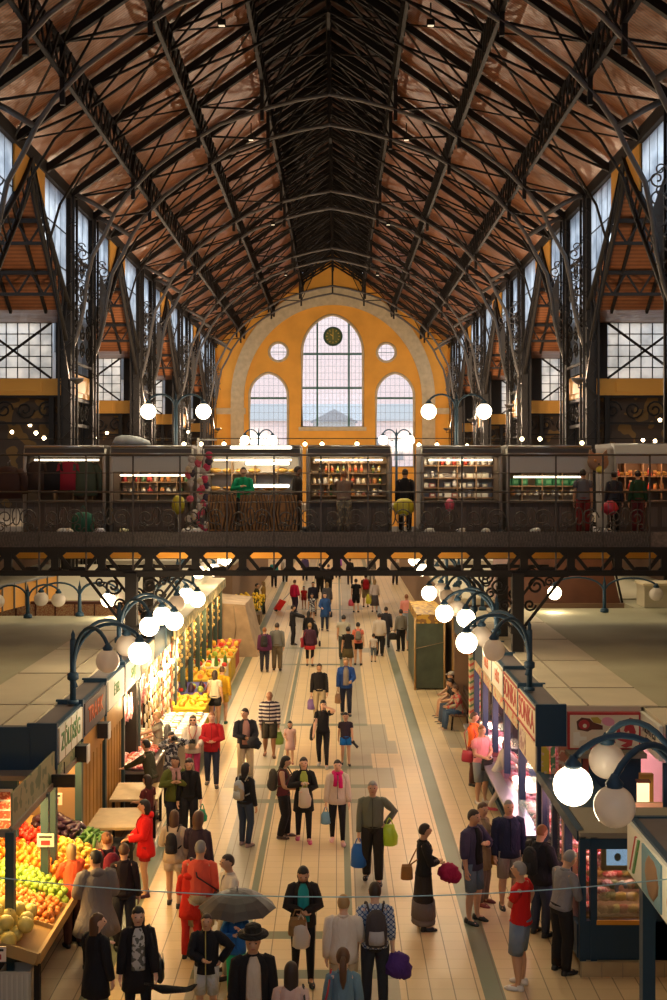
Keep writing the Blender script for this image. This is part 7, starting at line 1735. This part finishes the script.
q = P(256.7, 583, 1.72, 90, 'person in olive clothes at the flower barrow', ('jacket', (.05,.04,.015)), ('trousers', (.02,.018,.015)), ('short','dark'), 't')
q = P(263.6, 581, 1.68, -100, 'woman in a mustard top and black trousers by the flower barrow', ('shirt', (.4,.22,.05)), ('trousers', (.02,.018,.015)), ('mid','blond'), 't', fem=True)
for i, (px, py, c, b, lb) in enumerate(((274,560,(.02,.25,.27),B_,'teal shirt'),(350,558,B_,(.05,.04,.04),'black top'),(238,557,(.3,.04,.03),B_,'dull red top'),(285,556,(.5,.45,.4),B_,'cream top'),(305,555,(.07,.05,.12),B_,'violet jacket'),(372,556,(.1,.08,.06),(.3,.25,.2),'brown jacket'),(395,558,(.35,.3,.25),(.03,.03,.04),'beige shirt'),(415,562,(.05,.05,.06),B_,'charcoal coat'),(338,553,(.35,.1,.45),B_,'purple blouse'),(262,553,(.08,.12,.08),B_,'green-grey coat'))):
    P(px, py, 1.70, 180 if i % 2 else 5, 'far person in a %s glimpsed under the bridge' % lb, ('shirt' if i % 3 else 'jacket', c), ('trousers', b), ('short','dark'), 't', stride=.3, fem=bool(i % 2))
# --- right side
q = P(423.6, 823, 1.68, 100, 'short-haired woman in black with a long grey-hemmed skirt', ('shirt', B_), ('long_skirt', (.03,.022,.018), None, (.16,.13,.12)), ('short','dark'), 't', shoe=(.015,.012,.012), L='front', R='front', fem=True)
m = MB(); m.loft([((0,.003,.46),.222,.182,None),((0,.003,.2),.238,.197,None)], 14); m.build('skirt_band', cloth((.13,.105,.10)), q['t'])
bundle(q['hand'][1]+V((.12,-.02,.02)), (.32,.01,.06), 'crimson jacket held by the woman in the long skirt', .17)
handbag(q['w']((0,0,.62))+V((-.27,-.05,0)), (.3,.13,.03), .2, .24, 'small tan bag behind the woman in the long skirt', strap=[q['w']((0,0,.60))+V((-.25,-.05,0)), q['up']((-.02,-.08,.76)), q['up']((.04,0,.85)), q['up']((.0,.09,.72)), q['w']((0,0,.60))+V((-.25,-.05,0))])
q = P(472.7, 808.5, 1.82, 48, 'young man in an open violet-blue shirt, black T-shirt and denim shorts', ('open', (.06,.05,.10)), ('long_shorts', (.13,.17,.22)), ('short','dark'), 't', L='chest', R='down', extra={'front': (.012,.012,.014), 'sleeve': .75})
q = P(482, 801.5, 1.72, 60, 'woman in a beige cardigan and grey-pink trousers behind the young man', ('coat', (.38,.28,.15)), ('trousers', (.25,.17,.14)), ('short','brown'), 't', shoe=(.2,.03,.03), fem=True, hy=-30)
handbag(q['w']((0,0,.55))+V((.26,-.12,0)), (.35,.14,.03), .26, .24, 'tan bag at the side of the woman in the beige cardigan', strap=[q['w']((0,0,.54))+V((.22,-.1,0)), q['up']((.04,-.08,.76)), q['up']((.04,0,.85)), q['up']((.04,.07,.76)), q['w']((0,0,.54))+V((.22,-.1,0))])
q = P(508.5, 799, 1.80, 8, 'man in a navy zipped jacket and grey shorts', ('jacket', (.016,.02,.05)), ('long_shorts', (.26,.21,.17)), ('crop','grey'), 't', shoe=(.025,.02,.015), k=1.08, hp=-4, extra={'collar': (.25,.16,.15)})
q = P(540, 824, 1.74, 130, 'man with thin ginger hair in a black jacket with his back turned', ('jacket', (.018,.018,.024)), ('jeans', (.04,.05,.09)), ('crop','ginger'), 't', k=1.1, hy=0, L='bend', R='bend', hp=12)
backpack(q, (.02,.02,.022), 'black backpack on the man with thin ginger hair', None, .95)
q = P(520.7, 861, 1.78, -115, 'grey-haired man in a red polo shirt, denim shorts and white trainers', ('tee', (.55,.012,.012)), ('long_shorts', (.17,.22,.30)), ('short','grey'), 't', shoe=(.72,.68,.62), L='cross', R='hip', k=1.15)
q = P(561, 849.5, 1.78, 118, 'grey-haired man in a pale grey shirt leaning towards the glass kiosk', ('shirt', (.22,.22,.24)), ('trousers', (.015,.014,.015)), ('short','grey'), 't', L='bend', R='front', lean=10, hp=22, k=1.05)
plastic_bag(q['hand'][1]+V((.02,0,.15)), (.3,.18,.22), .28, .5, 'pinkish striped bag held by the man in the pale grey shirt')
q = P(481, 724.5, 1.72, 35, 'person in a pink T-shirt and grey shorts at the meat counters', ('tee', (.75,.28,.28)), ('long_shorts', (.25,.27,.28)), ('crop','ginger'), 't', L='front', R='bend', k=1.1, shoe=(.6,.55,.5))
handbag(q['w']((.0,-.11,.60)), (.012,.013,.01), .34, .26, 'black waist bag with neon edge worn over the pink T-shirt', strap=[q['w']((.0,-.1,.58)), q['w']((.12,0,.60)), q['w']((.0,.1,.60)), q['w']((-.12,0,.60)), q['w']((.0,-.1,.58))], rz=35)
q = P(473.5, 711.5, 1.70, 60, 'person in an orange shirt at the meat counters', ('shirt', (.75,.14,.02)), ('trousers', (.1,.04,.03)), ('short','brown'), 't', L='bend', R='bend')
shoulder_bag(q, -1, (.35,.02,.04), .3, .26, 'dark red bag of the person in the orange shirt')
q = P(497.5, 735.5, 1.62, 75, 'dark-haired woman in white crouching forward to the counter', ('shirt', (.55,.5,.42)), ('leggings', (.6,.52,.48)), ('mid','brown'), 't', shoe=(.65,.08,.12), L='reach', R='bend', lean=20, fem=True, stride=.7)
# --- seated on the bench
def seated(x, y, H, ang, label, *a, **k): return person(x, y, H, ang, label, *a, z0=-.04, sit=True, **k)
seated(3.5, 32.5, 1.68, -80, 'seated person in a red checked shirt and jeans at the near end of the bench', ('shirt', (.45,.08,.07), 'patch'), ('jeans', (.05,.09,.16)), ('short','brown'), 't', shoe=(.5,.35,.28), L='lap', R='lap', hp=15, lean=8)
seated(3.5, 33.3, 1.76, -80, 'seated person in a black T-shirt in the middle of the bench', ('tee', B_), ('jeans', (.06,.08,.12)), ('short','dark'), 't', shoe=(.05,.04,.03), L='lap', R='lap', hp=15, lean=14)
seated(3.5, 34.1, 1.78, -80, 'seated person in a pale cap and bare legs at the far end of the bench', ('tee', (.12,.09,.08)), ('shorts', (.12,.08,.08)), ('short','dark'), 't', shoe=(.05,.04,.03), L='lap', R='lap', extra={'cap': (.4,.36,.3)}, lean=6)
# --- on the bridge
def BP(px, py, d, H, *a, **k): return person((px-336)*d/F, d, H, *a, z0=BZ, **k)
BP(243.5, 0, 27.75, 1.6, 0, 'person in a bright green sweater leaning on the carved counter screens', ('shirt', (.01,.35,.16)), ('trousers', (.02,.02,.02)), ('short','dark'), 'l', L='front', R='chest', lean=4)
BP(344, 0, 27.6, 1.52, 180, 'person in a grey top and camouflage trousers at the spirits kiosk', ('tee', (.22,.15,.12)), ('trousers', (.16,.15,.12), 'patch'), ('short','ginger'), 't', L='reach', R='reach', lean=10, k=1.1)
BP(405, 0, 28.0, 1.56, 170, 'person in dark clothes between the spirits and tableware kiosks', ('shirt', (.02,.018,.02)), ('trousers', B_), ('short','dark'), 't')
BP(583, 0, 27.4, 1.55, 175, 'person in a grey shirt and red trousers in front of the last kiosk', ('tee', (.13,.13,.15)), ('trousers', (.16,.015,.015)), ('short','black'), 't')
BP(590+24, 0, 28.0, 1.5, 170, 'person with dark hair beside the cat bag on the bridge', ('shirt', (.04,.04,.05)), ('trousers', B_), ('short','black'), 't', fem=True)
BP(638, 0, 27.6, 1.52, 182, 'person in dark green at the last kiosk near the frame edge', ('shirt', (.02,.06,.03)), ('trousers', (.1,.015,.02)), ('short','black'), 't', fem=True)
BP(297, 0, 27.8, 1.62, 95, 'dark silhouetted person standing before the food kiosk post', ('jacket', (.035,.025,.02)), ('trousers', (.03,.022,.018)), ('short','dark'), 'd')
# ------------------------------------------------------------------ LIGHT
fl_me = MB(); fl_me.box(-.12,.12,-.08,.08,0,.18); fl_me.cur = 1; fl_me.box(-.09,.09,-.06,.06,-.01,0); fl_me = fl_me.data('floodlight_body', [IRON, mat('flood_lens', (1,1,1), emit=(1,.8,.5), estr=.8)])
def fill_flood(x, y, z, p, lab, col=(1,.80,.48)):  # truss fixtures added, with their spots, to light the floor and crowd
    t = thing('fill_floodlight', lab, 'lamp', (x, y, z)); obj('lamp_head', fl_me, t); m = MB(); m.bar((0,0,.25),(0,0,.7),.04); m.build('bracket', IRON, t)
    light('SPOT', 'floor_fill_light', (x, y, z-.1), p, col, .8, spot_size=radians(110), spot_blend=.7)
for i, (y, k) in enumerate(((14.6,0),(18.8,0),(30.9,1),(35.2,1),(47.4,2),(63.8,3),(80.3,4))):
    for s_ in (-1,1):
        fill_flood(XC+s_*3.2, y, EYE+13.6, 2300 if y > 40 else 1700 if y > 25 else 700 if y > 16 else 300, 'small added fill lamp hanging under the roof %s, %s side' % (['over the camera end','just before the bridge area','over the bridge','just past the bridge','at the first arches beyond the bridge','at the second arches beyond the bridge','at the third arches beyond the bridge'][i], 'fruit' if s_ < 0 else 'meat'))
# uplights in the side arches, made up to brighten the roof boards
for i, (y, p) in enumerate(((41.3,600),(57.7,1900),(74.2,2600),(90.6,2600))):
    for s_ in (-1,1):
        t = thing('added_uplight', 'round added uplight bowl hung in the %s side arch past the bridge, %s side' % (ORD[i], 'fruit' if s_ < 0 else 'meat'), 'lamp', (XC+s_*9.0, y, EYE+3.2))
        m = MB(); m.lathe([(.05,-.12),(.22,0),(.26,.1),(.24,.1),(.2,.02)], n=14); m.build('bowl', STEEL, t); m = MB(); m.tube([(0,0,-.1),(0,0,-.25),(s_*.3,0,-.25),(s_*.3,0,.2),(s_*1.5,0,7.7)], .025, 6); m.build('hanging_rod', IRON, t)
        light('POINT', 'roof_fill_light', (XC+s_*9.0, y, EYE+3.55), p, (1,.74,.5), .25)
